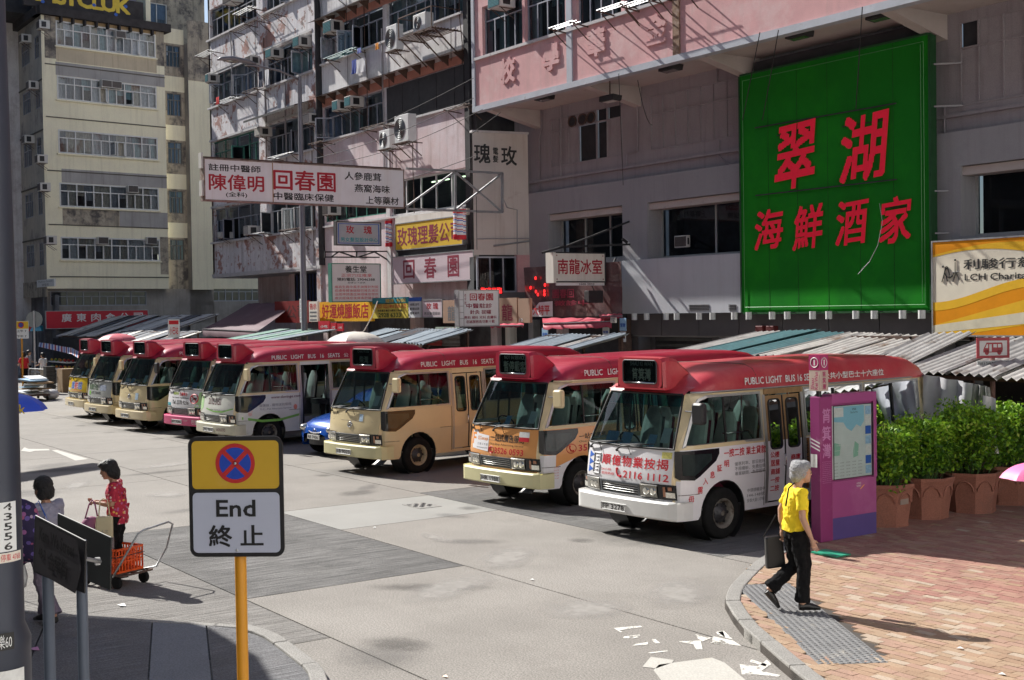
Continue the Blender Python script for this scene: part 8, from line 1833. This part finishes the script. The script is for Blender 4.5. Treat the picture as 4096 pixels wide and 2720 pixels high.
MB().tube([(-X-.02,-Y-.02,.2),(X+.02,-Y-.02,.21),(X+.03,Y+.02,.2),(-X-.02,Y+.02,.2)],.005,5,closed=True).build('cord',DARKM,cr_)
# ---------------------------------------------------------------- blue hatchback
cp_ = GP(*b2(90,985)); CARB = mat('car_blue',(.012,.10,.50),.22,.25,vary=.04,coat=.8)
ct = thing('car','small shiny blue hatchback parked between two minibuses with only its nose showing','car',(-26.65,13.0,0),R(-86))
def csec(x,w,z0,z1,z2,wt): return [(x,-w*.96,z0),(x,-w,z0+.18),(x,-w,z1*.8),(x,-w*.96,z1),(x,-wt,z2),(x,-wt*.5,z2+.03),(x,0,z2+.04),(x,wt*.5,z2+.03),(x,wt,z2),(x,w*.96,z1),(x,w,z1*.8),(x,w,z0+.18),(x,w*.96,z0)]
m = MB(); m.grid([csec(*q) for q in ((0,.50,.30,.50,.52,.40),(-.04,.66,.25,.56,.62,.5),(-.14,.76,.22,.64,.74,.58),(-.35,.81,.2,.72,.82,.66),(-.7,.83,.2,.80,.90,.70),(-1.0,.83,.2,.86,.95,.72),(-1.6,.83,.2,.90,1.36,.60),(-2.0,.83,.2,.92,1.48,.58),(-2.9,.83,.2,.93,1.49,.57),(-3.4,.82,.25,.95,1.38,.55),(-3.7,.78,.3,.9,1.0,.5))]); m.build('body',CARB,ct,smooth='auto')
CG = mat('car_glass',(.015,.02,.022),.05,vary=0,coat=1)
g = MB(); g.grid([[(-1.02+.02,y*1.18,.965) for y in (-.55,-.28,0,.28,.55)],[(-1.55,y,1.325) for y in (-.52,-.26,0,.26,.52)]]); g.build('windscreen',CG,ct,smooth=True)
for s in (-1,1): g = MB(); g.grid([[(-1.25,s*.81,.97),(-2.0,s*.83,.97),(-3.2,s*.82,.99)],[(-1.68,s*.63,1.34),(-2.1,s*.61,1.42),(-3.1,s*.60,1.38)]]); g.build('side_window',CG,ct)
for s in (-1,1): m = MB(); m.ball((-.17,s*.60,.64),(.20,.14,.10),12,8); m.build('headlight',LAMPR,ct,smooth=True); MB().ball((-.10,s*.58,.36),(.05,.08,.07),10,6).build('fog_light',BLKPLASTIC,ct,smooth=True)
m = MB(); m.tube([(.008-.05*abs(y/.35)**2,y,.55+.04*abs(y/.35)**2) for y in np.linspace(-.35,.35,9)],.016,6); m.build('grille_bar',CHROME,ct,smooth=True); m = MB(); m.grid([[(.012-.06*abs(y/.4)**2,y*(1 if z > .4 else .8),z) for y in np.linspace(-.42,.42,9)] for z in (.28,.36,.48)]); m.build('lower_grille',BLKPLASTIC,ct)
pl = MB().box(.0,.03,-.26,.26,.40,.51).build('licence_plate',PLATEW,ct); lettering('RE 7436',PLATEB,pl,lambda a,c_: (.032,a,c_),-.22,.22,.42,.49,.02)
m = MB().tube([(-.01+.0,.06*math.cos(a),.60+.035*math.sin(a)) for a in [2*math.pi*k/16 for k in range(16)]],.008,5,closed=True); m.build('badge',CHROME,ct)
for x,s in ((-.62,1),(-.62,-1),(-3.0,1),(-3.0,-1)): MB().lathe([(0,.07),(.16,.08),(.2,.1),(.29,.1),(.31,.05),(.31,-.05),(.2,-.1)],22,Matrix.Translation((x,s*.75,.31)) @ Matrix.Rotation(R(-90*s),4,'X')).build('wheel',TYRE,ct,smooth='auto')
for s in (-1,1): MB().ball((-1.25,s*.93,.98),(.09,.10,.07),10,6).build('mirror',CARB,ct,smooth=True)
# ---------------------------------------------------------------- people
SKIN = mat('skin_tan',(.42,.22,.14),.55,vary=.06,vs=12); SKIN2 = mat('skin_light',(.50,.29,.20),.55,vary=.06,vs=12)
HAIRG = mat('hair_silver',(.34,.34,.35),.5,vary=.3,vs=60,bump=.6,bs=180); HAIRK = mat('hair_black',(.012,.011,.011),.4,vary=.3,vs=60,bump=.6,bs=160)
YTEE = mat('yellow_tee',(.88,.66,.02),.85,vary=.05,vs=8,bump=.5,bs=14); BLKC = mat('black_cloth',(.009,.009,.010),.9,spec=.15,vary=.3,vs=8,bump=.5,bs=12); BLKL = mat('black_leather',(.012,.012,.012),.35,vary=0)
LILT = mat('lilac_trousers',(.16,.13,.17),.85,vary=.12,vs=6,bump=.5,bs=14); GTEE = mat('grey_lilac_tee',(.30,.29,.36),.85,vary=.08,vs=8,bump=.5,bs=14)
def flowers(name,base,cols,scale):
    m = mat(name,base,.8,vary=0,bump=.4,bs=14); nt = m.node_tree; g = nt.nodes.new('ShaderNodeTexCoord'); v = nt.nodes.new('ShaderNodeTexVoronoi'); v.inputs['Scale'].default_value = scale; nt.links.new(g.outputs['Object'],v.inputs['Vector'])
    r = nt.nodes.new('ShaderNodeValToRGB'); r.color_ramp.interpolation = 'CONSTANT'; e = r.color_ramp.elements
    sp = nt.nodes.new('ShaderNodeSeparateColor'); nt.links.new(v.outputs['Color'],sp.inputs[0]); nt.links.new(sp.outputs[0],r.inputs[0])
    e[0].position = 0; e[0].color = (*cols[0],1); e[1].position = 1/len(cols); e[1].color = (*cols[1],1)
    for i,c in enumerate(cols[2:]): x = e.new((i+2)/len(cols)); x.color = (*c,1)
    f = _ramp(nt,v.outputs['Distance'],.36,.42); o = _mix(nt,f.outputs[0],r.outputs[0],base); nt.links.new(o,nt.nodes['Principled BSDF'].inputs['Base Color']); return m
FLOR = flowers('floral_blouse',(.45,.02,.05),[(.75,.45,.1),(.6,.05,.08),(.75,.6,.5),(.45,.10,.25),(.12,.03,.05)],26)
UFLOR = flowers('floral_umbrella',(.03,.02,.07),[(.35,.12,.3),(.5,.35,.5),(.15,.1,.35),(.4,.1,.2)],15)
FOLD = bpy.data.textures.new('folds','CLOUDS'); FOLD.noise_scale = .07; FOLD.noise_depth = 2; STRD = bpy.data.textures.new('strands','CLOUDS'); STRD.noise_scale = .018; STRD.noise_depth = 1
def organic(mb,name,m,parent,vox=.008,it=3):
    o = mb.build(name,m,parent,smooth=True); r = o.modifiers.new('r','REMESH'); r.mode = 'VOXEL'; r.voxel_size = vox; r.use_smooth_shade = True
    s = o.modifiers.new('s','SMOOTH'); s.iterations = it; s.factor = .5
    if name in ('shirt','trousers','hair'): d = o.modifiers.new('d','DISPLACE'); d.texture = STRD if name == 'hair' else FOLD; d.strength = .016 if name == 'hair' else .034; d.mid_level = .5
    return o
def hand(m,wr,d,side,curl=.5,k=1.0):
    """palm, four unequal bent fingers and a thumb; wr wrist, d direction, side = vector towards the thumb"""
    d = Vector(d).normalized(); s = Vector(side); s = (s-d*s.dot(d)).normalized(); n = d.cross(s); wr = Vector(wr)
    m.tube([wr,wr+d*.035*k,wr+d*.085*k],[(.024*k,.016*k),(.036*k,.014*k),(.038*k,.012*k)],8) if False else m.tube([wr,wr+d*.04*k,wr+d*.085*k],[.021*k,.030*k,.027*k],8)
    for i,L in enumerate((.062,.072,.068,.052)):
        b = wr+d*.078*k+s*(.030-.020*i)*k; a = b+d*L*.5*k+n*curl*.012*k; c = a+d*L*.30*k+n*curl*.03*k; e = c+d*L*.12*k+n*curl*.04*k; m.tube([b,a,c,e],[.0095*k,.0088*k,.008*k,.0065*k],6)
    b = wr+d*.028*k+s*.02*k; m.tube([b,b+s*.028*k+d*.022*k,b+s*.036*k+d*.052*k],[.012*k,.0105*k,.0085*k],6)
def person(label,base,heading,J,look,detail=True,H=1.6,group=None):
    t = thing('person',label,'person',(base[0],base[1],base[2]),heading,group); S = H/1.6; V = lambda p: Vector(p)*S
    vox = .0075 if detail else .02; m = MB(); hd = V(J['head']); nk = V(J['neck']); ch = V(J['chest']); pv = V(J['pelvis'])
    face = look.get('face',0.0); Rm = Matrix.Translation(hd) @ Matrix.Rotation(face,4,'Z') @ Matrix.Rotation(look.get('nod',0),4,'Y')
    tr = lambda p: tuple(Rm @ (Vector(p)*S))
    def hb(c,r): b = MB().ball((0,0,0),tuple(x*S for x in r),14,10); k = len(m.v); m.v += [tuple(Rm @ (Vector(p)+Vector(c)*S)) for p in b.v]; m.f += [tuple(i+k for i in f) for f in b.f]; m.m += [0]*len(b.f)
    hb((0,0,.02),(.098,.075,.095)); hb((.035,0,-.035),(.062,.058,.075)); hb((.098,0,-.012),(.018,.013,.022)); hb((.085,0,-.055),(.014,.024,.010)); hb((.066,0,-.088),(.026,.024,.018)); hb((-.005,.075,-.01),(.02,.012,.03)); hb((-.005,-.075,-.01),(.02,.012,.03)); hb((.088,.03,.012),(.012,.02,.008)); hb((.088,-.03,.012),(.012,.02,.008))
    m.tube([nk-Vector((0,0,.06*S)),nk,hd-Vector((.01,0,.05))*S],[.055*S,.048*S,.05*S],10)
    m.tube([pv-Vector((0,0,.05*S)),pv,pv.lerp(ch,.5),ch,nk-Vector((0,0,.04*S))],[(.14*S,.105*S),(.15*S,.115*S),(.13*S,.105*S),(.155*S,.11*S),(.07*S,.06*S)],14)
    arms = [('l',1),('r',-1)]
    for q,sg in arms:
        s_,e_,w_ = V(J[q+'s']),V(J[q+'e']),V(J[q+'w']); m.tube([ch+Vector((0,sg*.06,.10))*S,s_,e_,e_.lerp(w_,.4),w_],[.05*S,.048*S,.036*S,.036*S,.023*S],10)
        hand(m,w_,V(J[q+'h'])-w_,Vector((1,-sg*.2,.1)),.6,S*.95)
    for q,sg in arms:
        h_,k_,a_,o_ = V(J[q+'hip']),V(J[q+'k']),V(J[q+'a']),V(J[q+'t']); m.tube([h_,h_.lerp(k_,.4),k_,k_.lerp(a_,.4),a_],[.085*S,.078*S,.052*S,.052*S,.034*S],12); m.tube([a_,a_.lerp(o_,.6),o_],[.034*S,.03*S,.022*S],8)
    body = organic(m,'body',look['skin'],t,vox)
    # face details
    if detail:
        e = MB();
        for s in (-1,1): e.ball(tr((.097,s*.030,.0)),.0085*S,8,5)
        e.build('eye',LETK,t) if False else [MB().ball(tr((.094,s*.030,.0)),.0085*S,8,5).build('eye',LETK,t) for s in (-1,1)]
        MB().tube([tr((.098,-.018,-.055)),tr((.103,0,-.054)),tr((.098,.018,-.055))],.004*S,5).build('lips',mat('lips',(.4,.12,.1),.5),t)
        for s in (-1,1): MB().tube([tr((.100,s*.015,.02)),tr((.095,s*.045,.022))],.003*S,4).build('eyebrow',look['hair'],t)
    # hair
    g = MB()
    def hh(c,r): b = MB().ball((0,0,0),tuple(x*S for x in r),16,10); k = len(g.v); g.v += [tuple(Rm @ (Vector(p)+Vector(c)*S)) for p in b.v]; g.f += [tuple(i+k for i in f) for f in b.f]; g.m += [0]*len(b.f)
    for c,r in look['hairs']: hh(c,r)
    organic(g,'hair',look['hair'],t,vox,1)
    # clothes
    c = MB(); top = nk-Vector((0,0,.035*S)); hem = look.get('hem',.02)
    c.tube([pv-Vector((0,0,hem))*S,pv+Vector((0,0,.03))*S,pv.lerp(ch,.55),ch,ch.lerp(top,.6),top],[(.172*S,.138*S),(.170*S,.135*S),(.150*S,.128*S),(.178*S,.130*S),(.150*S,.10*S),(.072*S,.065*S)],18)
    for q,sg in arms:
        s_,e_,w_ = V(J[q+'s']),V(J[q+'e']),V(J[q+'w']); sl_ = look.get('sleeve',.75); end = s_.lerp(e_,sl_); c.tube([ch+Vector((0,sg*.05,.08))*S,s_,end],[.075*S,.066*S,.062*S],12)
    rw = random.Random(3)
    for k in range(look.get('folds',9)): a = rw.uniform(0,6.28); z0_ = rw.uniform(.0,.25); p0 = pv+Vector((.125*math.cos(a),.155*math.sin(a),z0_))*S; c.tube([p0,p0+Vector((rw.uniform(-.05,.05),rw.uniform(-.05,.05),.14))*S*.9],.014*S,6)
    organic(c,'shirt',look['top'],t,vox,2)
    c = MB(); c.tube([pv-Vector((0,0,.10*S)),pv+Vector((0,0,.05*S))],[(.16*S,.13*S),(.15*S,.12*S)],14)
    for q,sg in arms:
        h_,k_,a_ = V(J[q+'hip']),V(J[q+'k']),V(J[q+'a']); fl_ = look.get('flare',.07); c.tube([h_+Vector((0,0,.03*S)),h_.lerp(k_,.4),k_,k_.lerp(a_,.5),k_.lerp(a_,.93)],[.105*S,.098*S,.078*S,.074*S,fl_*S],14)
        for j in range(3): p0 = k_.lerp(a_,.25+.2*j); c.tube([p0+Vector((.05,-.04,.01))*S,p0+Vector((-.02,.05,.03))*S],.022*S,6)
    organic(c,'trousers',look['trousers'],t,vox,2)
    for q,sg in arms:
        a_,o_ = V(J[q+'a']),V(J[q+'t']); d = (o_-a_); s = MB(); hl = a_-d.normalized()*.035*S+Vector((0,0,-.03*S)); s.tube([hl,a_.lerp(o_,.35)-Vector((0,0,.005*S)),a_.lerp(o_,.75),o_+d.normalized()*.03*S],[(.036*S,.042*S),(.042*S,.045*S),(.044*S,.034*S),(.022*S,.02*S)],10); organic(s,'shoe',look.get('shoes',BLKL),t,vox,2)
    return t,V
def bag(label,pts,th,m,strap=None,name='bag',world=None,strapmat=None,cat='bag'):
    o = MB().prism(pts,th); b = thing(name,label,cat,tuple(world @ Vector(pts[0])),0); MB().prism([world @ Vector(p) for p in pts],world.to_3x3() @ Vector(th)).build('pouch',m,b,Matrix.Identity(4),bevel=.02)
    if strap: MB().tube([world @ Vector(p) for p in strap],.008,6).build('strap',strapmat or m,b,Matrix.Identity(4),smooth=True)
    return b
# the walker in the yellow top
yb = GP(*dd(1838,1406),PZ+.012); HD = YAW+R(4)
J = dict(head=(.065,0,1.475),neck=(.02,0,1.345),chest=(.0,0,1.17),pelvis=(-.01,0,.88),ls=(-.0,.175,1.285),le=(-.10,.235,1.05),lw=(-.10,.20,.84),lh=(-.10,.18,.74),rs=(.01,-.175,1.285),re=(.0,-.225,1.03),rw=(.10,-.215,.80),rh=(.135,-.20,.70),
         rhip=(.0,-.085,.85),rk=(.055,-.085,.47),ra=(.03,-.075,.075),rt=(.20,-.085,.035),lhip=(-.01,.085,.85),lk=(.0,.085,.47),la=(-.29,.08,.20),lt=(-.19,.08,.035))
look = dict(skin=SKIN2,hair=HAIRG,top=YTEE,trousers=BLKC,shoes=BLKL,sleeve=.72,flare=.085,hairs=[((-.025,0,.045),(.108,.094,.092)),((-.06,0,-.02),(.072,.084,.088)),((.025,0,.09),(.072,.082,.045)),((-.05,.02,.10),(.06,.06,.04)),((-.085,-.02,.03),(.045,.06,.05)),((.06,-.03,.07),(.03,.05,.03)),((-.02,.06,-.005),(.055,.03,.06)),((-.02,-.06,.0),(.055,.03,.06))])
t,V = person('woman with silver hair in a yellow top and black trousers walking over the tactile slabs',yb,HD,J,look,H=1.57)
TM = WM[t.name]
bag('black tote bag hanging behind the walker in yellow',[(-.28,.17,.74),(-.10,.17,.76),(-.06,.17,.42),(-.27,.17,.40)],(0,.09,0),BLKL,strap=[(-.30,.2,.74),(-.16,.2,.98),(-.10,.19,.80),(-.14,.2,.76)],world=TM)
bag('small black shoulder bag on the far hip of the walker in yellow',[(.10,.14,.98),(.19,.14,.98),(.20,.14,.72),(.10,.14,.72)],(0,.07,0),BLKC,strap=[(.13,.16,.98),(.13,.10,1.2),(.02,.02,1.365),(-.10,-.08,1.30),(-.145,-.12,1.12)],world=TM)
# the woman in the floral blouse
fb_ = GP(*b5(724,962)); HD = YAW+R(180+8)
J = dict(head=(.085,0,1.46),neck=(.03,0,1.335),chest=(.0,0,1.16),pelvis=(-.02,0,.87),ls=(.0,.17,1.28),le=(.02,.21,1.03),lw=(.22,.12,1.06),lh=(.30,.07,1.07),rs=(.0,-.17,1.28),re=(.04,-.20,1.03),rw=(.23,-.10,1.04),rh=(.31,-.04,1.05),
         rhip=(-.01,-.08,.85),rk=(.02,-.08,.46),ra=(-.09,-.08,.09),rt=(.06,-.08,.03),lhip=(-.01,.08,.85),lk=(.08,.08,.47),la=(.09,.08,.08),lt=(.25,.08,.03))
look = dict(skin=SKIN,hair=HAIRK,top=FLOR,trousers=BLKC,shoes=BLKL,sleeve=.8,hem=.10,nod=R(12),hairs=[((-.02,0,.05),(.115,.10,.10)),((-.06,0,-.03),(.085,.095,.10)),((.05,0,.09),(.07,.085,.045)),((-.04,.075,-.02),(.055,.03,.07)),((-.04,-.075,-.02),(.055,.03,.07)),((-.09,.03,-.09),(.04,.04,.05)),((-.09,-.03,-.07),(.045,.04,.05))])
t,V = person('woman with curly black hair and a red floral blouse standing behind the orange crate',fb_,HD,J,look,H=1.53); TM = WM[t.name]
CT = mat('cream_tote',(.60,.52,.33),.9,vary=.06,vs=6); MV = mat('mauve_bag',(.30,.10,.19),.7,vary=.15,vs=8)
tb_ = bag('cream cotton tote with a lace patterned hem hanging from her forearm',[(.0,.21,.86),(.20,.19,.86),(.23,.19,.46),(.0,.21,.46)],(0,.07,0),CT,strap=[(.03,.25,.85),(.06,.245,1.06),(.11,.24,1.08),(.15,.235,1.05),(.17,.23,.85)],world=TM)
MB().prism([TM @ Vector(p) for p in ((-.003,.205,.60),(.225,.18,.60),(.235,.18,.455),(-.003,.205,.455))],TM.to_3x3() @ Vector((0,.08,0))).build('hem_print',mat('lace_print',(.25,.22,.22),.9,vary=.5,vs=60),tb_,Matrix.Identity(4))
lettering('人文',LETG,tb_,lambda a,c: tuple(TM @ Vector((.18-a,.282,c))),.04,.13,.66,.70,.0,Matrix.Identity(4))
b = thing('handbag','rounded mauve handbag held in front of the floral blouse','handbag',tuple(TM @ Vector((.3,.1,.65)))); MB().ball((0,0,0),(.13,.08,.13),14,8).build('pouch',MV,b,TM @ Matrix.Translation((.28,.12,.72)),smooth=True); MB().tube([TM @ Vector(p) for p in ((.20,.12,.82),(.23,.13,1.0),(.26,.12,1.05),(.30,.12,1.0),(.36,.12,.80))],.010,6).build('strap',MV,b,Matrix.Identity(4),smooth=True)
# the woman leaving at the left
lb_ = GP(*b5(300,1235),PV); HD = YAW+R(180-25)
J = dict(head=(.04,0,1.47),neck=(.0,0,1.345),chest=(-.01,0,1.17),pelvis=(-.01,0,.88),ls=(.0,.175,1.285),le=(.06,.22,1.05),lw=(.26,.14,1.0),lh=(.34,.10,1.0),rs=(.0,-.175,1.285),re=(.06,-.22,1.05),rw=(.26,-.14,1.02),rh=(.34,-.10,1.02),
         rhip=(.0,-.085,.85),rk=(.14,-.085,.48),ra=(.10,-.08,.09),rt=(.26,-.08,.04),lhip=(.0,.085,.85),lk=(-.0,.085,.47),la=(-.16,.08,.12),lt=(-.02,.08,.035))
look = dict(skin=SKIN,hair=HAIRK,top=GTEE,trousers=LILT,shoes=BLKL,sleeve=.7,flare=.10,hairs=[((-.01,0,.04),(.108,.096,.10)),((-.045,0,-.03),(.085,.096,.09)),((-.04,.05,-.07),(.06,.05,.05)),((-.04,-.05,-.07),(.06,.05,.05)),((-.07,0,-.07),(.05,.07,.05))])
t,V = person('woman with bobbed black hair in a grey lilac top walking behind the nameplates',lb_,HD,J,look,H=1.60); TM = WM[t.name]
bag('black shoulder bag at the waist of the woman behind the nameplates',[(.06,.24,.92),(.26,.24,.92),(.24,.24,.68),(.08,.24,.68)],(0,.07,0),BLKL,strap=[(.08,.26,.92),(.0,.24,1.2),(-.04,.14,1.36),(-.12,.10,1.15),(-.05,.2,.95)],world=TM,strapmat=LETBL)
c = CAM+ray(-5,2150)*13.0; t = thing('umbrella','lowered dark umbrella with pink and lilac flowers in front of the woman by the nameplates','umbrella',tuple(c),YAW); m = MB(); M_ = Matrix.Rotation(R(-75),4,'X') @ Matrix.Rotation(R(12),4,'Y')
for k in range(8):
    g = MB(); rows = []
    for i in range(6):
        a = i/5; rr = .47*math.sin(a*1.3); z = -.2*a**2; rows.append([M_ @ Vector((rr*(1-.12*a*(1-abs(2*f-1)))*math.cos(2*math.pi*(k+f)/8),rr*(1-.12*a*(1-abs(2*f-1)))*math.sin(2*math.pi*(k+f)/8),-z)) for f in (0,.25,.5,.75,1)])
    g.grid(rows).build('panel',UFLOR,t,smooth=True)
MB().tube([M_ @ Vector((0,0,-.02)),M_ @ Vector((0,0,.6))],.008,6).build('pole',STEEL,t)
c = CAM+ray(72,2290)*13.3; b = thing('bag','white plastic bag with red print below the floral umbrella','bag',tuple(c),YAW); MB().tube([(0,0,-.16),(0,0,-.05),(0,0,.08),(0,0,.16)],[(.12,.07),(.14,.09),(.11,.06),(.03,.02)],12).build('pouch',PAPER,b,smooth=True); lettering('超級\n市場',LETR,b,lambda a,z: (a,-.098,z),-.08,.10,-.1,.06,.0)
# people at the far market stalls
def far(label,px,hd,top,trousers,h=1.62,hair=HAIRK,arm=.25):
    b = GP(*px); J = dict(head=(.04,0,1.47),neck=(.0,0,1.345),chest=(0,0,1.17),pelvis=(0,0,.88),ls=(0,.175,1.285),le=(.05,.22,1.05),lw=(arm,.16,.98),lh=(arm+.08,.14,.98),rs=(0,-.175,1.285),re=(.0,-.22,1.03),rw=(.08,-.22,.80),rh=(.1,-.21,.7),
         rhip=(0,-.085,.85),rk=(.05,-.085,.47),ra=(.04,-.08,.08),rt=(.18,-.08,.04),lhip=(0,.085,.85),lk=(-.0,.085,.47),la=(-.1,.08,.09),lt=(.05,.08,.035))
    return person(label,b,YAW+hd,J,dict(skin=SKIN2,hair=hair,top=top,trousers=trousers,folds=0,hairs=[((-.02,0,.05),(.11,.095,.10)),((-.05,0,-.02),(.08,.09,.09))]),detail=False,H=h)
far('person in a red shirt with a red bag behind the amber pole',q6(275,1262),R(150),mat('red_shirt',(.65,.02,.03),.8),BLKC,1.72)
far('person in a white shirt and beige trousers by the fruit stall',q6(490,1240),R(160),mat('white_shirt',(.75,.75,.74),.8),mat('beige_cloth',(.50,.42,.30),.9),1.62)
far('person in a grey shirt and dark cap reaching towards the fruit stall',q6(325,1215),R(0),mat('grey_shirt',(.35,.33,.34),.8),BLKC,1.7)
# overhead wires strung along and across the fronts
def wire(a,b,sag,r,label):
    a,b = Vector(a),Vector(b); o = MB().tube([a.lerp(b,k/12)-Vector((0,0,sag*4*(k/12)*(1-k/12))) for k in range(13)],r,4).build('cable',GRIME,None,Matrix.Identity(4),label=label,cat='cable',group='thin cables strung along the old fronts')
Wp = lambda p,n: A3(FN(n),p)
for k,(a,na,b,nb_,sg) in enumerate(((q2(0,1420),23,q2(1420,880),23,.2),(q2(60,1330),23,q2(1420,700),23.2,.1),(q2(60,1480),22.8,q2(1500,980),23,.3),(q4(0,300),22.5,q4(1300,-40),23,.2),(c3(40,600),23,c3(170,505),23.4,.0),(c3(700,330),23.3,c3(720,830),24,.0),(c3(785,360),23.3,c3(850,560),25,.3),(c4(205,140),23.4,c4(130,520),24.8,.0),(c4(285,130),23.4,c4(215,520),24.8,.05),(c4(648,30),23.4,c4(620,470),24.8,.0),(q4(1290,300),22.8,q4(1295,740),22.8,0))):
    wire(Wp(a,na),Wp(b,nb_),sg,.012,'thin dark cable %s across the old fronts' % ('high beside the lilac tenement,over the black sheets,under the condensers,along the truss,by the first raised character,below the second bracket,down to the grey ledge,on the left of the green sign,over the green sign corner,in front of the green neon,by the cream side wall'.split(',')[k]))
MB().tube([Vector(Wp(p,24.85)) for p in (c4(722,880),c4(735,960),c4(715,1060),c4(680,1130),c4(630,1185))],.007,5).build('cable',STEEL,None,Matrix.Identity(4),label='pale curved cable hanging down the front of the green sign',cat='cable')
MB().tube([Vector(Wp(p,20.5)) for p in (q4(475,1165),q4(430,1290),q4(370,1400),q4(290,1490))],.02,5).build('cable',SIGNC,None,Matrix.Identity(4),label='pale rope slanting down behind the white parasol',cat='cable')
